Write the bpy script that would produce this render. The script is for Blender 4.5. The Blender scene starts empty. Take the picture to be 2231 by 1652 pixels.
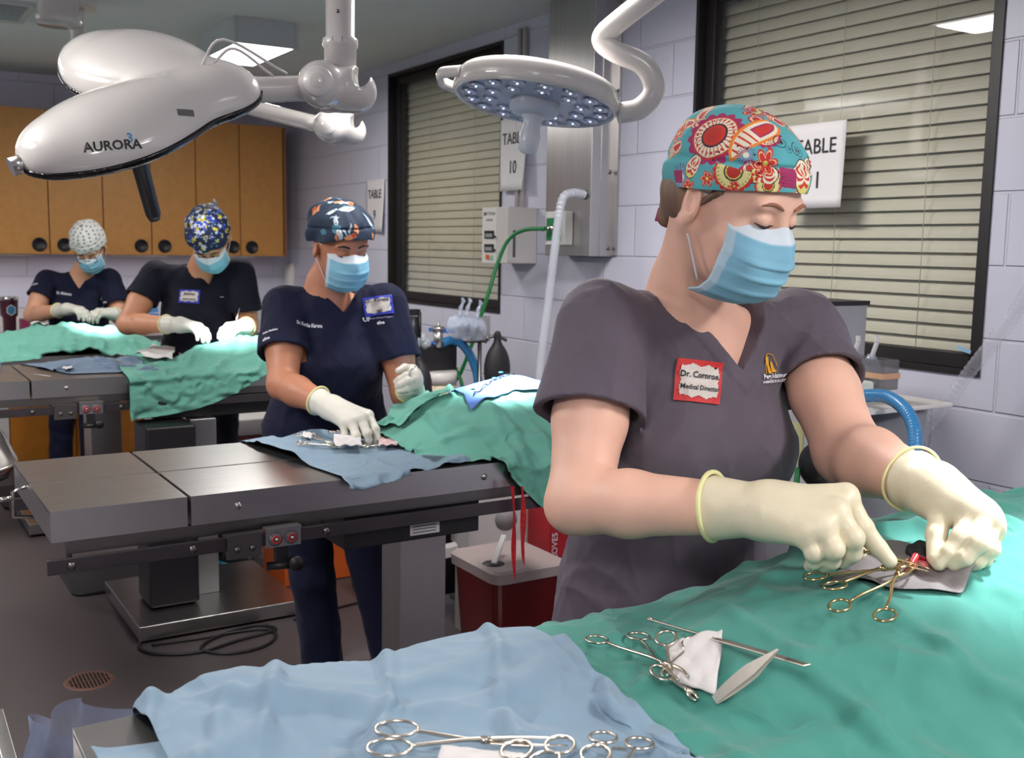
import bpy, bmesh, math, random
import numpy as np
from mathutils import Vector, Matrix, Euler
import openvdb as vdb
random.seed(7); RNG = np.random.RandomState(7)
sc = bpy.context.scene
COL = sc.collection

# ------------------------------------------------------------------ camera, world, lights, exposure
CAM_H = 1.52; F_PX = 2290.0; CX, CY = 1115.5, 826.0
def _frame(vx, vy):
    ex = np.array([vx[0]-CX, -(vx[1]-CY), F_PX]); ex /= np.linalg.norm(ex)
    ey = np.array([vy[0]-CX, -(vy[1]-CY), F_PX]); ey -= ex*(ex@ey); ey /= np.linalg.norm(ey)
    ez = np.cross(ey, ex); ez /= np.linalg.norm(ez)
    return np.array([ex, ey, ez])
CR = _frame((4800, 597), (-330, 515))          # rows: room axes in camera space (right, up, forward)
def P(x, y, X=None, Y=None, Z=None):           # photo point -> point on a room plane
    d = CR @ np.array([x-CX, -(y-CY), F_PX])
    t = X/d[0] if X is not None else Y/d[1] if Y is not None else (Z-CAM_H)/d[2]
    p = d*t; p[2] += CAM_H
    return p
def D(x, y, d):                                # photo point -> point at distance d ahead of the camera
    p = CR @ (np.array([x-CX, -(y-CY), F_PX])*d/F_PX); p[2] += CAM_H
    return p
def dirw(x, y, z):                             # camera-space direction (right, up, towards viewer) -> room direction
    v = CR @ np.array([x, y, -z], float); return v/np.linalg.norm(v)
cam = bpy.data.cameras.new('camera'); cam_o = bpy.data.objects.new('camera', cam); COL.objects.link(cam_o)
cam.lens = 36.0*F_PX/2231.0; cam.sensor_width = 36.0; cam.clip_start = 0.05
m = Matrix.Identity(4)
for i in range(3):
    m[i][0], m[i][1], m[i][2] = CR[i][0], CR[i][1], -CR[i][2]
m[2][3] = CAM_H
cam_o.matrix_world = m
cam.dof.use_dof = True; cam.dof.focus_distance = 1.75; cam.dof.aperture_fstop = 9.0
sc.camera = cam_o
w = bpy.data.worlds.new('world'); sc.world = w; w.use_nodes = True
w.node_tree.nodes['Background'].inputs[0].default_value = (0.6, 0.65, 0.75, 1); w.node_tree.nodes['Background'].inputs[1].default_value = 0.02
sc.view_settings.view_transform = 'Standard'; sc.view_settings.look = 'None'; sc.view_settings.gamma = 1.0
sc.view_settings.use_curve_mapping = False
sc.view_settings.exposure = 0.08
sc.cycles.max_bounces = 8; sc.cycles.transparent_max_bounces = 16; sc.cycles.caustics_reflective = False
sc.cycles.sample_clamp_indirect = 4.0

CEIL = 2.62
LAMP_SPOTS = [(1.81, 5.57), (1.70, 2.70), (-0.55, 5.57), (-0.55, 2.70), (1.70, -0.45), (-0.55, -0.45)]
def area(name, loc, sx, sy, power, color=(1, 0.97, 0.93), rot=(0, 0, 0)):
    l = bpy.data.lights.new(name, 'AREA'); l.shape = 'RECTANGLE'; l.size = sx; l.size_y = sy; l.energy = power; l.color = color
    o = bpy.data.objects.new(name, l); COL.objects.link(o); o.location = loc; o.rotation_euler = rot
    o['label'] = 'area light of a fixture, or an added ceiling uplight'; return o
LAMP_POWER = [16, 30, 24, 34, 34, 34]
for (lx, ly), pw in zip(LAMP_SPOTS, LAMP_POWER):
    low = 0.24 if lx < 1 or ly < 0 else 0.0     # unseen fixtures lowered on invented stems, with uplights added to brighten the ceiling
    area('ceiling_lamp_light', (lx, ly, 2.489-low), 0.27, 0.6, pw)
    if low: area('added_ceiling_uplight', (lx, ly, 2.40), 0.27, 0.6, 30, rot=(math.pi, 0, 0))
def spot(name, loc, target, power, deg, blend=0.5, color=(0.93, 0.97, 1.0), rad=0.06):
    l = bpy.data.lights.new(name, 'SPOT'); l.energy = power; l.spot_size = math.radians(deg); l.spot_blend = blend
    l.color = color; l.shadow_soft_size = rad
    o = bpy.data.objects.new(name, l); COL.objects.link(o); o.location = loc
    o.rotation_euler = (Vector(target)-Vector(loc)).to_track_quat('-Z', 'Y').to_euler(); return o

# ------------------------------------------------------------------ object helpers
WM = {}
def thing(name, label, cat, loc=(0, 0, 0), rotz=0.0, group=None, kind=None):
    o = bpy.data.objects.new(name, None); COL.objects.link(o); o.empty_display_size = 0.1
    o.location = loc; o.rotation_euler = (0, 0, rotz)
    o['label'] = label; o['category'] = cat
    if group: o['group'] = group
    if kind: o['kind'] = kind
    WM[o.name] = Matrix.Translation(Vector(loc)) @ Matrix.Rotation(rotz, 4, 'Z')
    return o
def tag(o, label, cat, group=None, kind=None):
    o['label'] = label; o['category'] = cat
    if group: o['group'] = group
    if kind: o['kind'] = kind
    return o
def mesh_obj(name, verts, faces, mat, parent=None, smooth=False, label=None, world=True, mids=None, mats=None):
    """verts are in room coordinates; they are moved into the parent's space"""
    me = bpy.data.meshes.new(name)
    V = np.asarray(verts, dtype=np.float64).reshape(-1, 3)
    M0 = Matrix.Identity(4)
    origin = None
    if parent is not None and world:
        Mi = np.array(WM[parent.name].inverted()); V = V @ Mi[:3, :3].T + Mi[:3, 3]
        WMl = WM[parent.name]
    elif parent is None:
        c = (V.min(0)+V.max(0))/2; c[2] = V[:, 2].min(); V = V-c; origin = c
    me.from_pydata(V.tolist(), [], faces if isinstance(faces, list) else faces.tolist())
    me.update()
    for mt in (mats or [mat]):
        me.materials.append(mt)
    if mids is not None: me.polygons.foreach_set('material_index', np.asarray(mids, dtype=np.int32))
    if smooth: me.polygons.foreach_set('use_smooth', np.ones(len(me.polygons), dtype=bool))
    o = bpy.data.objects.new(name, me); COL.objects.link(o)
    if parent is not None:
        o.parent = parent
        WM[o.name] = WM[parent.name] if world else WM[parent.name].copy()
    else:
        o.location = origin; WM[o.name] = Matrix.Translation(Vector(origin))
    if label: o['label'] = label
    return o

class MB:
    """mesh collector"""
    def __init__(s): s.v = []; s.f = []; s.m = []; s.sm = []
    def add(s, vs, fs, mi=0, smooth=False):
        n = len(s.v); s.v += [tuple(map(float, p)) for p in vs]
        s.f += [tuple(int(i)+n for i in f) for f in fs]; s.m += [mi]*len(fs); s.sm += [smooth]*len(fs); return s
    def box(s, a, b, mi=0):
        x0, y0, z0 = [min(a[i], b[i]) for i in range(3)]; x1, y1, z1 = [max(a[i], b[i]) for i in range(3)]
        return s.add([(x0,y0,z0),(x1,y0,z0),(x1,y1,z0),(x0,y1,z0),(x0,y0,z1),(x1,y0,z1),(x1,y1,z1),(x0,y1,z1)],
            [(0,3,2,1),(4,5,6,7),(0,1,5,4),(1,2,6,5),(2,3,7,6),(3,0,4,7)], mi)
    def obox(s, c, size, R, mi=0):          # oriented box; R columns = axes
        c = np.array(c); R = np.array(R); h = np.array(size)/2
        vs = []
        for dz in (-1, 1):
            for dx, dy in ((-1,-1),(1,-1),(1,1),(-1,1)):
                vs.append(c + R @ (h*np.array([dx, dy, dz])))
        return s.add(vs, [(0,3,2,1),(4,5,6,7),(0,1,5,4),(1,2,6,5),(2,3,7,6),(3,0,4,7)], mi)
    def tube(s, pts, r, n=10, mi=0, cap=True, closed=False, flat=None):
        pts = [np.array(p, float) for p in pts]; k = len(pts)
        rs = r if hasattr(r, '__len__') else [r]*k
        T = []
        for i in range(k):
            a = pts[(i-1) % k] if (closed or i > 0) else pts[i]; b = pts[(i+1) % k] if (closed or i < k-1) else pts[i]
            t = b-a; T.append(t/(np.linalg.norm(t)+1e-12))
        up = np.array([0, 0, 1.0]) if abs(T[0][2]) < 0.9 else np.array([1.0, 0, 0])
        u = np.cross(T[0], up); u /= np.linalg.norm(u); vs = []; 
        for i in range(k):
            u = u - T[i]*(u@T[i]); u /= np.linalg.norm(u); v = np.cross(T[i], u)
            for j in range(n):
                a = 2*math.pi*j/n
                fl = 1.0 if flat is None else flat
                vs.append(pts[i] + rs[i]*(math.cos(a)*u + math.sin(a)*fl*v))
        fs = []
        for i in range(k if closed else k-1):
            for j in range(n):
                i2 = (i+1) % k
                fs.append((i*n+j, i*n+(j+1) % n, i2*n+(j+1) % n, i2*n+j))
        s.add(vs, fs, mi, True)
        if cap and not closed:
            n0 = len(s.v)-k*n
            s.f.append(tuple(n0+j for j in reversed(range(n)))); s.m.append(mi); s.sm.append(False)
            s.f.append(tuple(n0+(k-1)*n+j for j in range(n))); s.m.append(mi); s.sm.append(False)
        return s
    def cyl(s, a, b, r, n=24, mi=0, r2=None):
        return s.tube([a, b], [r, r if r2 is None else r2], n, mi)
    def lathe(s, c, prof, axis=(0,0,1), n=28, mi=0, smooth=True):
        c = np.array(c, float); w_ = np.array(axis, float); w_ /= np.linalg.norm(w_)
        u = np.cross(w_, [0, 0, 1.0]) if abs(w_[2]) < 0.9 else np.cross(w_, [0, 1.0, 0]); u /= np.linalg.norm(u); v = np.cross(w_, u)
        vs = []; k = len(prof)
        for r, h in prof:
            for j in range(n):
                a = 2*math.pi*j/n; vs.append(c + w_*h + r*(math.cos(a)*u + math.sin(a)*v))
        fs = [(i*n+j, (i+1)*n+j, (i+1)*n+(j+1) % n, i*n+(j+1) % n) for i in range(k-1) for j in range(n)]
        # winding so that normals face away from the axis for rising profiles
        fs = [tuple(reversed(f)) for f in fs]
        return s.add(vs, fs, mi, smooth)
    def poly(s, pts, thick, nrm, mi=0):     # extruded polygon
        pts = [np.array(p, float) for p in pts]; nv = np.array(nrm, float)*thick; k = len(pts)
        s.add(pts + [p+nv for p in pts], [tuple(reversed(range(k))), tuple(range(k, 2*k))] + [(i, (i+1) % k, (i+1) % k+k, i+k) for i in range(k)], mi)
        return s
    def ell(s, c, r, R=None, n=20, mi=0):
        c = np.array(c, float); R = np.eye(3) if R is None else np.array(R); vs = []; k = n//2+1
        for i in range(k):
            th = math.pi*i/(k-1)
            for j in range(n):
                a = 2*math.pi*j/n
                vs.append(c + R @ (np.array(r)*np.array([math.sin(th)*math.cos(a), math.sin(th)*math.sin(a), math.cos(th)])))
        fs = [(i*n+j, (i+1)*n+j, (i+1)*n+(j+1) % n, i*n+(j+1) % n) for i in range(k-1) for j in range(n)]
        return s.add(vs, fs, mi, True)
    def build(s, name, mat, parent=None, label=None, bevel=0, mats=None, world=True, seg=2):
        o = mesh_obj(name, s.v, s.f, mat, parent, False, label, world, s.m, mats)
        o.data.polygons.foreach_set('use_smooth', np.array(s.sm, dtype=bool))
        if bevel:
            b = o.modifiers.new('bevel', 'BEVEL'); b.width = bevel; b.segments = seg; b.limit_method = 'ANGLE'; b.angle_limit = math.radians(40)
            b.harden_normals = False
            o.data.polygons.foreach_set('use_smooth', np.ones(len(o.data.polygons), dtype=bool))
            wn = o.modifiers.new('wn', 'WEIGHTED_NORMAL'); wn.keep_sharp = True
        return o
def structure(o): o['kind'] = 'structure'; return o
def spline(pts, n=8, closed=False):
    pts = [np.array(p, float) for p in pts]; out = []; k = len(pts)
    for i in range(k if closed else k-1):
        p0 = pts[(i-1) % k] if closed or i > 0 else 2*pts[0]-pts[1]; p1 = pts[i]; p2 = pts[(i+1) % k]
        p3 = pts[(i+2) % k] if closed or i+2 < k else 2*pts[-1]-pts[-2]
        for j in range(n):
            t = j/n; out.append(0.5*((2*p1)+(-p0+p2)*t+(2*p0-5*p1+4*p2-p3)*t*t+(-p0+3*p1-3*p2+p3)*t**3))
    if not closed: out.append(pts[-1])
    return out
def dup(root, loc=None, rotz=None, label=None, mat=None):
    r = root.copy(); COL.objects.link(r)
    if loc is not None: r.location = loc
    if rotz is not None: r.rotation_euler = (0, 0, rotz)
    if label: r['label'] = label
    for ch in list(root.children):
        c = ch.copy(); COL.objects.link(c); c.parent = r
        for g in list(ch.children):
            d = g.copy(); COL.objects.link(d); d.parent = c
    return r

# ------------------------------------------------------------------ materials
def s2l(c): return tuple(((x/255.0)/12.92 if x/255.0 <= 0.04045 else ((x/255.0+0.055)/1.055)**2.4) for x in c)
def MAT(name, rgb, rough=0.6, metal=0.0, var=0.06, vscale=8.0, bump=0.0, bscale=200.0, spec=0.5, sheen=0.0, coat=0.0, trans=0.0, alpha=1.0, sss=0.0, attr=None, stretch=None, detail=4.0, bdist=0.002, wrinkle=None):
    mt = bpy.data.materials.new(name); mt.use_nodes = True; nt = mt.node_tree; b = nt.nodes['Principled BSDF']
    col = s2l(rgb)
    tc = nt.nodes.new('ShaderNodeTexCoord'); mp = nt.nodes.new('ShaderNodeMapping'); nt.links.new(tc.outputs['Object'], mp.inputs[0])
    if stretch: mp.inputs['Scale'].default_value = stretch
    nz = nt.nodes.new('ShaderNodeTexNoise'); nz.inputs['Scale'].default_value = vscale; nz.inputs['Detail'].default_value = detail
    nt.links.new(mp.outputs[0], nz.inputs['Vector'])
    mr = nt.nodes.new('ShaderNodeMapRange'); mr.inputs['From Min'].default_value = 0.3; mr.inputs['From Max'].default_value = 0.7
    mr.inputs['To Min'].default_value = 1-var; mr.inputs['To Max'].default_value = 1+var; nt.links.new(nz.outputs['Fac'], mr.inputs['Value'])
    mx = nt.nodes.new('ShaderNodeVectorMath'); mx.operation = 'SCALE'; nt.links.new(mr.outputs[0], mx.inputs['Scale'])
    if attr:
        at = nt.nodes.new('ShaderNodeAttribute'); at.attribute_name = attr; nt.links.new(at.outputs['Color'], mx.inputs[0])
    else: mx.inputs[0].default_value = col
    nt.links.new(mx.outputs[0], b.inputs['Base Color'])
    b.inputs['Roughness'].default_value = rough; b.inputs['Metallic'].default_value = metal
    b.inputs['Specular IOR Level'].default_value = spec; b.inputs['Sheen Weight'].default_value = sheen; b.inputs['Coat Weight'].default_value = coat
    b.inputs['Transmission Weight'].default_value = trans; b.inputs['Alpha'].default_value = alpha
    if sss: b.inputs['Subsurface Weight'].default_value = sss; b.inputs['Subsurface Radius'].default_value = (0.012, 0.005, 0.003); b.inputs['Subsurface Scale'].default_value = 1.0
    if bump:
        n2 = nt.nodes.new('ShaderNodeTexNoise'); n2.inputs['Scale'].default_value = bscale; n2.inputs['Detail'].default_value = 3; nt.links.new(mp.outputs[0], n2.inputs['Vector'])
        bp = nt.nodes.new('ShaderNodeBump'); bp.inputs['Strength'].default_value = bump; bp.inputs['Distance'].default_value = bdist
        nt.links.new(n2.outputs['Fac'], bp.inputs['Height']); nt.links.new(bp.outputs[0], b.inputs['Normal'])
        if wrinkle:                       # (scale, height) of soft pressed creases
            n3 = nt.nodes.new('ShaderNodeTexNoise'); n3.inputs['Scale'].default_value = wrinkle[0]; n3.inputs['Detail'].default_value = 1.5; n3.inputs['Distortion'].default_value = 0.8
            ms = nt.nodes.new('ShaderNodeMath'); ms.operation = 'SUBTRACT'; ms.inputs[1].default_value = 0.5; nt.links.new(n3.outputs['Fac'], ms.inputs[0])
            mb = nt.nodes.new('ShaderNodeMath'); mb.operation = 'ABSOLUTE'; nt.links.new(ms.outputs[0], mb.inputs[0]); mc_ = nt.nodes.new('ShaderNodeMath'); mc_.operation = 'POWER'; mc_.inputs[1].default_value = 1.0; nt.links.new(mb.outputs[0], mc_.inputs[0])
            mi_ = nt.nodes.new('ShaderNodeMath'); mi_.operation = 'MULTIPLY'; mi_.inputs[1].default_value = -1.0; nt.links.new(mc_.outputs[0], mi_.inputs[0])
            nt.links.new(tc.outputs['Object'], n3.inputs['Vector']); b3 = nt.nodes.new('ShaderNodeBump'); b3.inputs['Strength'].default_value = 1.0; b3.inputs['Distance'].default_value = wrinkle[1]
            nt.links.new(mi_.outputs[0], b3.inputs['Height']); nt.links.new(b3.outputs[0], bp.inputs['Normal'])
    return mt
def EMIT(name, rgb, strength):
    mt = bpy.data.materials.new(name); mt.use_nodes = True; b = mt.node_tree.nodes['Principled BSDF']
    b.inputs['Base Color'].default_value = (0.8, 0.8, 0.8, 1); b.inputs['Emission Color'].default_value = (*s2l(rgb), 1); b.inputs['Emission Strength'].default_value = strength
    return mt
def CLEAR(name, rgb=(255, 255, 255), op=0.25, rough=0.12, fres=1.45):    # thin clear plastic or glass: see-through plus a sheen
    mt = bpy.data.materials.new(name); mt.use_nodes = True; nt = mt.node_tree; nt.nodes.clear()
    out = nt.nodes.new('ShaderNodeOutputMaterial'); tr = nt.nodes.new('ShaderNodeBsdfTransparent'); tr.inputs[0].default_value = (1, 1, 1, 1)
    df = nt.nodes.new('ShaderNodeBsdfDiffuse'); df.inputs[0].default_value = (*s2l(rgb), 1)
    gl = nt.nodes.new('ShaderNodeBsdfGlossy'); gl.inputs['Roughness'].default_value = rough
    m1 = nt.nodes.new('ShaderNodeMixShader'); m1.inputs[0].default_value = op; nt.links.new(tr.outputs[0], m1.inputs[1]); nt.links.new(df.outputs[0], m1.inputs[2])
    lw = nt.nodes.new('ShaderNodeLayerWeight'); lw.inputs[0].default_value = 0.5
    pw = nt.nodes.new('ShaderNodeMath'); pw.operation = 'POWER'; pw.inputs[1].default_value = 4.0; nt.links.new(lw.outputs['Facing'], pw.inputs[0])
    ma = nt.nodes.new('ShaderNodeMath'); ma.operation = 'MULTIPLY_ADD'; ma.inputs[1].default_value = 0.5; ma.inputs[2].default_value = ((fres-1)/(fres+1))**2*1.5; nt.links.new(pw.outputs[0], ma.inputs[0])
    m2 = nt.nodes.new('ShaderNodeMixShader'); nt.links.new(ma.outputs[0], m2.inputs[0]); nt.links.new(m1.outputs[0], m2.inputs[1]); nt.links.new(gl.outputs[0], m2.inputs[2])
    nt.links.new(m2.outputs[0], out.inputs[0]); return mt
steel = MAT('brushed_steel', (196, 193, 192), 0.30, 1.0, 0.05, 3, 0.10, 60, stretch=(1, 14, 1), bdist=0.001)
steel_dark = MAT('dull_steel', (120, 116, 114), 0.36, 1.0, 0.08, 6)
chrome = MAT('chrome', (205, 202, 196), 0.16, 1.0, 0.02)
instr = MAT('instrument_steel', (222, 212, 198), 0.26, 1.0, 0.05, 60)
instr_gold = MAT('instrument_warm_steel', (205, 180, 135), 0.2, 1.0, 0.05, 60)
black = MAT('black_plastic', (22, 20, 24), 0.45, 0, 0.1)
black_gloss = MAT('black_gloss', (12, 11, 13), 0.2, 0, 0.1)
rubber = MAT('black_rubber', (26, 24, 28), 0.6, 0, 0.15, 20, 0.2, 300)
white_pl = MAT('white_plastic', (226, 222, 220), 0.3, 0, 0.02, coat=0.2)
white_gloss = MAT('white_enamel', (214, 209, 206), 0.16, 0, 0.015, 3, coat=0.6)
offwhite = MAT('offwhite_plastic', (205, 200, 198), 0.4, 0, 0.03)
paper = MAT('paper', (222, 218, 220), 0.7, 0, 0.02)
ink = MAT('ink', (25, 24, 28), 0.6, 0, 0.05)
ink_grey = MAT('grey_ink', (90, 88, 92), 0.6, 0, 0.05)
red_ink = MAT('red_ink', (196, 42, 44), 0.6, 0, 0.05)
blue_ink = MAT('blue_ink', (38, 52, 170), 0.6, 0, 0.05)
white_ink = MAT('white_thread', (222, 222, 232), 0.7, 0, 0.05)
lamp_face = EMIT('lamp_diffuser', (255, 252, 246), 5.0)
def text(name, body, loc, R, size, mat, parent, align='CENTER', thick=0.0004, sx=1.0, label=None):
    """lettering in room space; R columns = (right, up, normal)"""
    cu = bpy.data.curves.new(name, 'FONT'); cu.body = body; cu.size = size; cu.align_x = align; cu.align_y = 'CENTER'; cu.extrude = thick; cu.resolution_u = 3
    t = bpy.data.objects.new('tmp', cu); me = bpy.data.meshes.new_from_object(t)
    V = np.array([v.co[:] for v in me.vertices]); Fs = [tuple(p.vertices) for p in me.polygons]
    bpy.data.objects.remove(t); bpy.data.curves.remove(cu); bpy.data.meshes.remove(me)
    if len(V) == 0: return None
    V[:, 0] *= sx
    W = V @ np.array(R).T + np.array(loc)
    return mesh_obj(name, W, Fs, mat, parent, False, label)
# ------------------------------------------------------------------ the room
XW, YF, XL, YN = 2.86, 7.85, -3.2, -2.6
def BLOCKWALL():
    mt = bpy.data.materials.new('painted_block_wall'); mt.use_nodes = True; nt = mt.node_tree; b = nt.nodes['Principled BSDF']
    tc = nt.nodes.new('ShaderNodeTexCoord'); mp = nt.nodes.new('ShaderNodeMapping'); nt.links.new(tc.outputs['Object'], mp.inputs[0])
    mp.inputs['Rotation'].default_value = (math.radians(90), 0, math.radians(90))
    sx = nt.nodes.new('ShaderNodeSeparateXYZ'); nt.links.new(tc.outputs['Object'], sx.inputs[0])
    add = nt.nodes.new('ShaderNodeMath'); add.operation = 'ADD'; nt.links.new(sx.outputs['X'], add.inputs[0]); nt.links.new(sx.outputs['Y'], add.inputs[1])
    cb = nt.nodes.new('ShaderNodeCombineXYZ'); nt.links.new(add.outputs[0], cb.inputs['X']); mo = nt.nodes.new('ShaderNodeMath'); mo.operation = 'ADD'; mo.inputs[1].default_value = 0.0315; nt.links.new(sx.outputs['Z'], mo.inputs[0]); nt.links.new(mo.outputs[0], cb.inputs['Y'])
    br = nt.nodes.new('ShaderNodeTexBrick'); br.inputs['Scale'].default_value = 1.0; br.inputs['Brick Width'].default_value = 0.433; br.inputs['Row Height'].default_value = 0.2165
    br.inputs['Mortar Size'].default_value = 0.006; br.inputs['Mortar Smooth'].default_value = 0.6; br.offset = 0.5
    nt.links.new(cb.outputs[0], br.inputs['Vector'])
    br.inputs['Color1'].default_value = (1, 1, 1, 1); br.inputs['Color2'].default_value = (1, 1, 1, 1); br.inputs['Mortar'].default_value = (0, 0, 0, 1)
    nz = nt.nodes.new('ShaderNodeTexNoise'); nz.inputs['Scale'].default_value = 160; nz.inputs['Detail'].default_value = 4
    mu = nt.nodes.new('ShaderNodeMath'); mu.operation = 'MULTIPLY_ADD'; mu.inputs[1].default_value = 0.10
    nt.links.new(nz.outputs['Fac'], mu.inputs[0]); nt.links.new(br.outputs['Color'], mu.inputs[2])
    bp = nt.nodes.new('ShaderNodeBump'); bp.inputs['Strength'].default_value = 0.8; bp.inputs['Distance'].default_value = 0.006
    nt.links.new(mu.outputs[0], bp.inputs['Height']); nt.links.new(bp.outputs[0], b.inputs['Normal'])
    b.inputs['Base Color'].default_value = (*s2l((206, 205, 222)), 1); b.inputs['Roughness'].default_value = 0.42
    return mt
wallm = BLOCKWALL()
ceilm = MAT('ceiling_paint', (225, 225, 226), 0.8, 0, 0.02, 2)
def FLOOR():
    mt = MAT('speckled_vinyl_floor', (80, 72, 73), 0.42, 0, 0.10, 350, detail=2)
    return mt
floorm = FLOOR()
basem = MAT('rubber_baseboard', (62, 58, 62), 0.5)
wood = MAT('maple_laminate', (192, 134, 66), 0.42, 0, 0.07, 26, detail=8)
wood_dark = MAT('maple_laminate_edge', (150, 92, 38), 0.5, 0, 0.1, 20)
frame_m = MAT('black_window_frame', (24, 18, 20), 0.5, 0, 0.15, 12)
blind_m = MAT('cream_blind_slats', (192, 188, 168), 0.5, 0, 0.03)
glass_m = CLEAR('window_glass', (200, 210, 220), 0.015, 0.0, 1.38)

structure(MB().box((XL, YN, -0.1), (XW+0.5, YF+0.2, 0)).build('floor', floorm))
structure(MB().box((XL, YN, CEIL), (XW+0.5, YF+0.2, CEIL+0.1)).build('ceiling', ceilm))
def wall_y(name, x0, x1, openings):             # wall along Y between x0..x1 with openings (y0,y1,z0,z1)
    b = MB(); ys = YN
    for (a, c, z0, z1) in sorted(openings):
        b.box((x0, ys, 0), (x1, a, CEIL)); b.box((x0, a, 0), (x1, c, z0)); b.box((x0, a, z1), (x1, c, CEIL)); ys = c
    b.box((x0, ys, 0), (x1, YF, CEIL))
    return structure(b.build(name, wallm))
W1 = (4.70, 6.03, 1.185, 2.545); W2 = (1.925, 3.225, 1.165, 2.53)
wall_y('wall_right', XW, XW+0.2, [W1, W2])
structure(MB().box((XL, YF, 0), (XW, YF+0.2, CEIL)).build('wall_far', wallm))
structure(MB().box((XL-0.2, YN, 0), (XL, YF, CEIL)).build('wall_left', wallm))
structure(MB().box((XL, YN-0.2, 0), (XW, YN, CEIL)).build('wall_near', wallm))
structure(MB().box((XW-0.008, YN, 0), (XW, YF, 0.105)).build('baseboard_right', basem))
structure(MB().box((1.3, YF-0.008, 0), (XW-0.01, YF, 0.105)).build('baseboard_far', basem))
def window(nm, w, tilt, n):
    y0, y1, z0, z1 = w; fx = XW+0.035; t = 0.052
    o = thing(nm, 'black framed interior window', 'window', (fx, (y0+y1)/2, z0), kind='structure'); del o['category']
    # painted reveal around the opening
    b = MB(); r = 0.004
    b.box((XW-0.006, y0-0.012, z0-0.012), (XW+0.14, y0+r, z1+0.012)); b.box((XW-0.006, y1-r, z0-0.012), (XW+0.14, y1+0.012, z1+0.012))
    b.box((XW-0.006, y0+r, z0-0.012), (XW+0.14, y1-r, z0+r)); b.box((XW-0.006, y0+r, z1-r), (XW+0.14, y1-r, z1+0.012))
    b.build('window_reveal', frame_m, o)
    b = MB()
    for (a, c, e, g) in ((y0+r, y0+t, z0+r, z1-r), (y1-t, y1-r, z0+r, z1-r), (y0+t, y1-t, z0+r, z0+t), (y0+t, y1-t, z1-t, z1-r)):
        b.box((fx, a, e), (fx+0.05, c, g))
    b.build('window_frame', frame_m, o, bevel=0.003)
    MB().box((fx+0.02, y0+t, z0+t), (fx+0.026, y1-t, z1-t)).build('window_glass', glass_m, o)
    # venetian blind behind the glass
    bl = thing('venetian_blind', '', 'blind', (XW+0.11, (y0+y1)/2, z0))
    b = MB(); bx = XW+0.118; pitch = 0.0455; z = z0+0.02; ya, yb = y0+0.008, y1-0.008
    while z < z1-0.03:
        c, s = math.cos(tilt), math.sin(tilt); hw = 0.0265
        prof = []
        for q in np.linspace(-1, 1, 5):
            px = q*hw; pz = 0.003*(1-q*q)
            prof.append((bx+px*c - pz*s, z+px*s+pz*c))
        th = 0.0025
        pts = [(p[0], ya, p[1]) for p in prof]+[(p[0], yb, p[1]) for p in prof]+[(p[0]+th*s, ya, p[1]-th*c) for p in prof]+[(p[0]+th*s, yb, p[1]-th*c) for p in prof]
        k = 5; fs = []
        for i in range(k-1): fs += [(i, i+1, i+1+k, i+k), (i+2*k, i+3*k, i+1+3*k, i+1+2*k)]
        fs += [(0, k, 3*k, 2*k), (k-1, 3*k-1, 4*k-1, 2*k-1)]
        b.add(pts, fs, 0, False); z += pitch
    b.build('slats', blind_m, bl)
    for f_ in n:
        yy = y0+(y1-y0)*f_
        MB().tube([(bx-0.03, yy, z0), (bx-0.03, yy, z1)], 0.0013, 5).build('ladder_cord', blind_m, bl)
    return o, bl
_, bl1 = window('window_1', W1, math.radians(74), (0.32, 0.72))
bl1['label'] = 'closed cream venetian blind behind the far window left of the table 10 sign'
_, bl2 = window('window_2', W2, math.radians(67), (0.22, 0.5, 0.82))
bl2['label'] = 'cream venetian blind with gaps between slats behind the near window at right'
# rooms beyond the windows: plain boxes so the blinds have something behind them
structure(MB().box((XW+0.9, W2[0]-1.2, 0), (XW+1.0, W1[1]+1.0, CEIL)).build('wall_corridor', MAT('corridor_paint', (120, 116, 104), 0.8)))

# ceiling fixtures
fix_m = MAT('fixture_metal', (190, 194, 196), 0.4, 0, 0.02)
flabels = ['boxy ceiling light with a glowing square panel above the three-lobed surgical light', 'boxy ceiling light seen as the bright reflection in the near window glass', 'boxy ceiling light left of the view, level with the wall cabinets side of the room', 'boxy ceiling light left of the view, level with the middle table', 'boxy ceiling light behind the camera on the window side', 'boxy ceiling light behind the camera on the far side from the windows']
for i, (lx, ly) in enumerate(LAMP_SPOTS):
    low = 0.24 if lx < 1 or ly < 0 else 0.0; zl = 2.495-low; tp = CEIL if not low else zl+0.12
    o = thing('ceiling_light', flabels[i], 'ceiling light', (lx, ly, zl), group='ceiling lights')
    b = MB(); hx, hy, t = 0.165, 0.34, 0.018
    if low:
        for yy in (ly-0.2, ly+0.2): MB().cyl((lx, yy, tp-.02), (lx, yy, CEIL-.001), 0.01, 10).build('added_stem', fix_m, o)  # made-up stems, dropping the unseen housings below the added uplights
    b.box((lx-hx, ly-hy, zl), (lx-hx+t, ly+hy, tp)); b.box((lx+hx-t, ly-hy, zl), (lx+hx, ly+hy, tp))
    b.box((lx-hx+t, ly-hy, zl), (lx+hx-t, ly-hy+t, tp)); b.box((lx-hx+t, ly+hy-t, zl), (lx+hx-t, ly+hy, tp))
    b.build('housing', fix_m, o, bevel=0.002)
    MB().box((lx-hx+t, ly-hy+t, zl+.003), (lx+hx-t, ly+hy-t, zl+.011)).build('diffuser', lamp_face, o)
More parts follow.
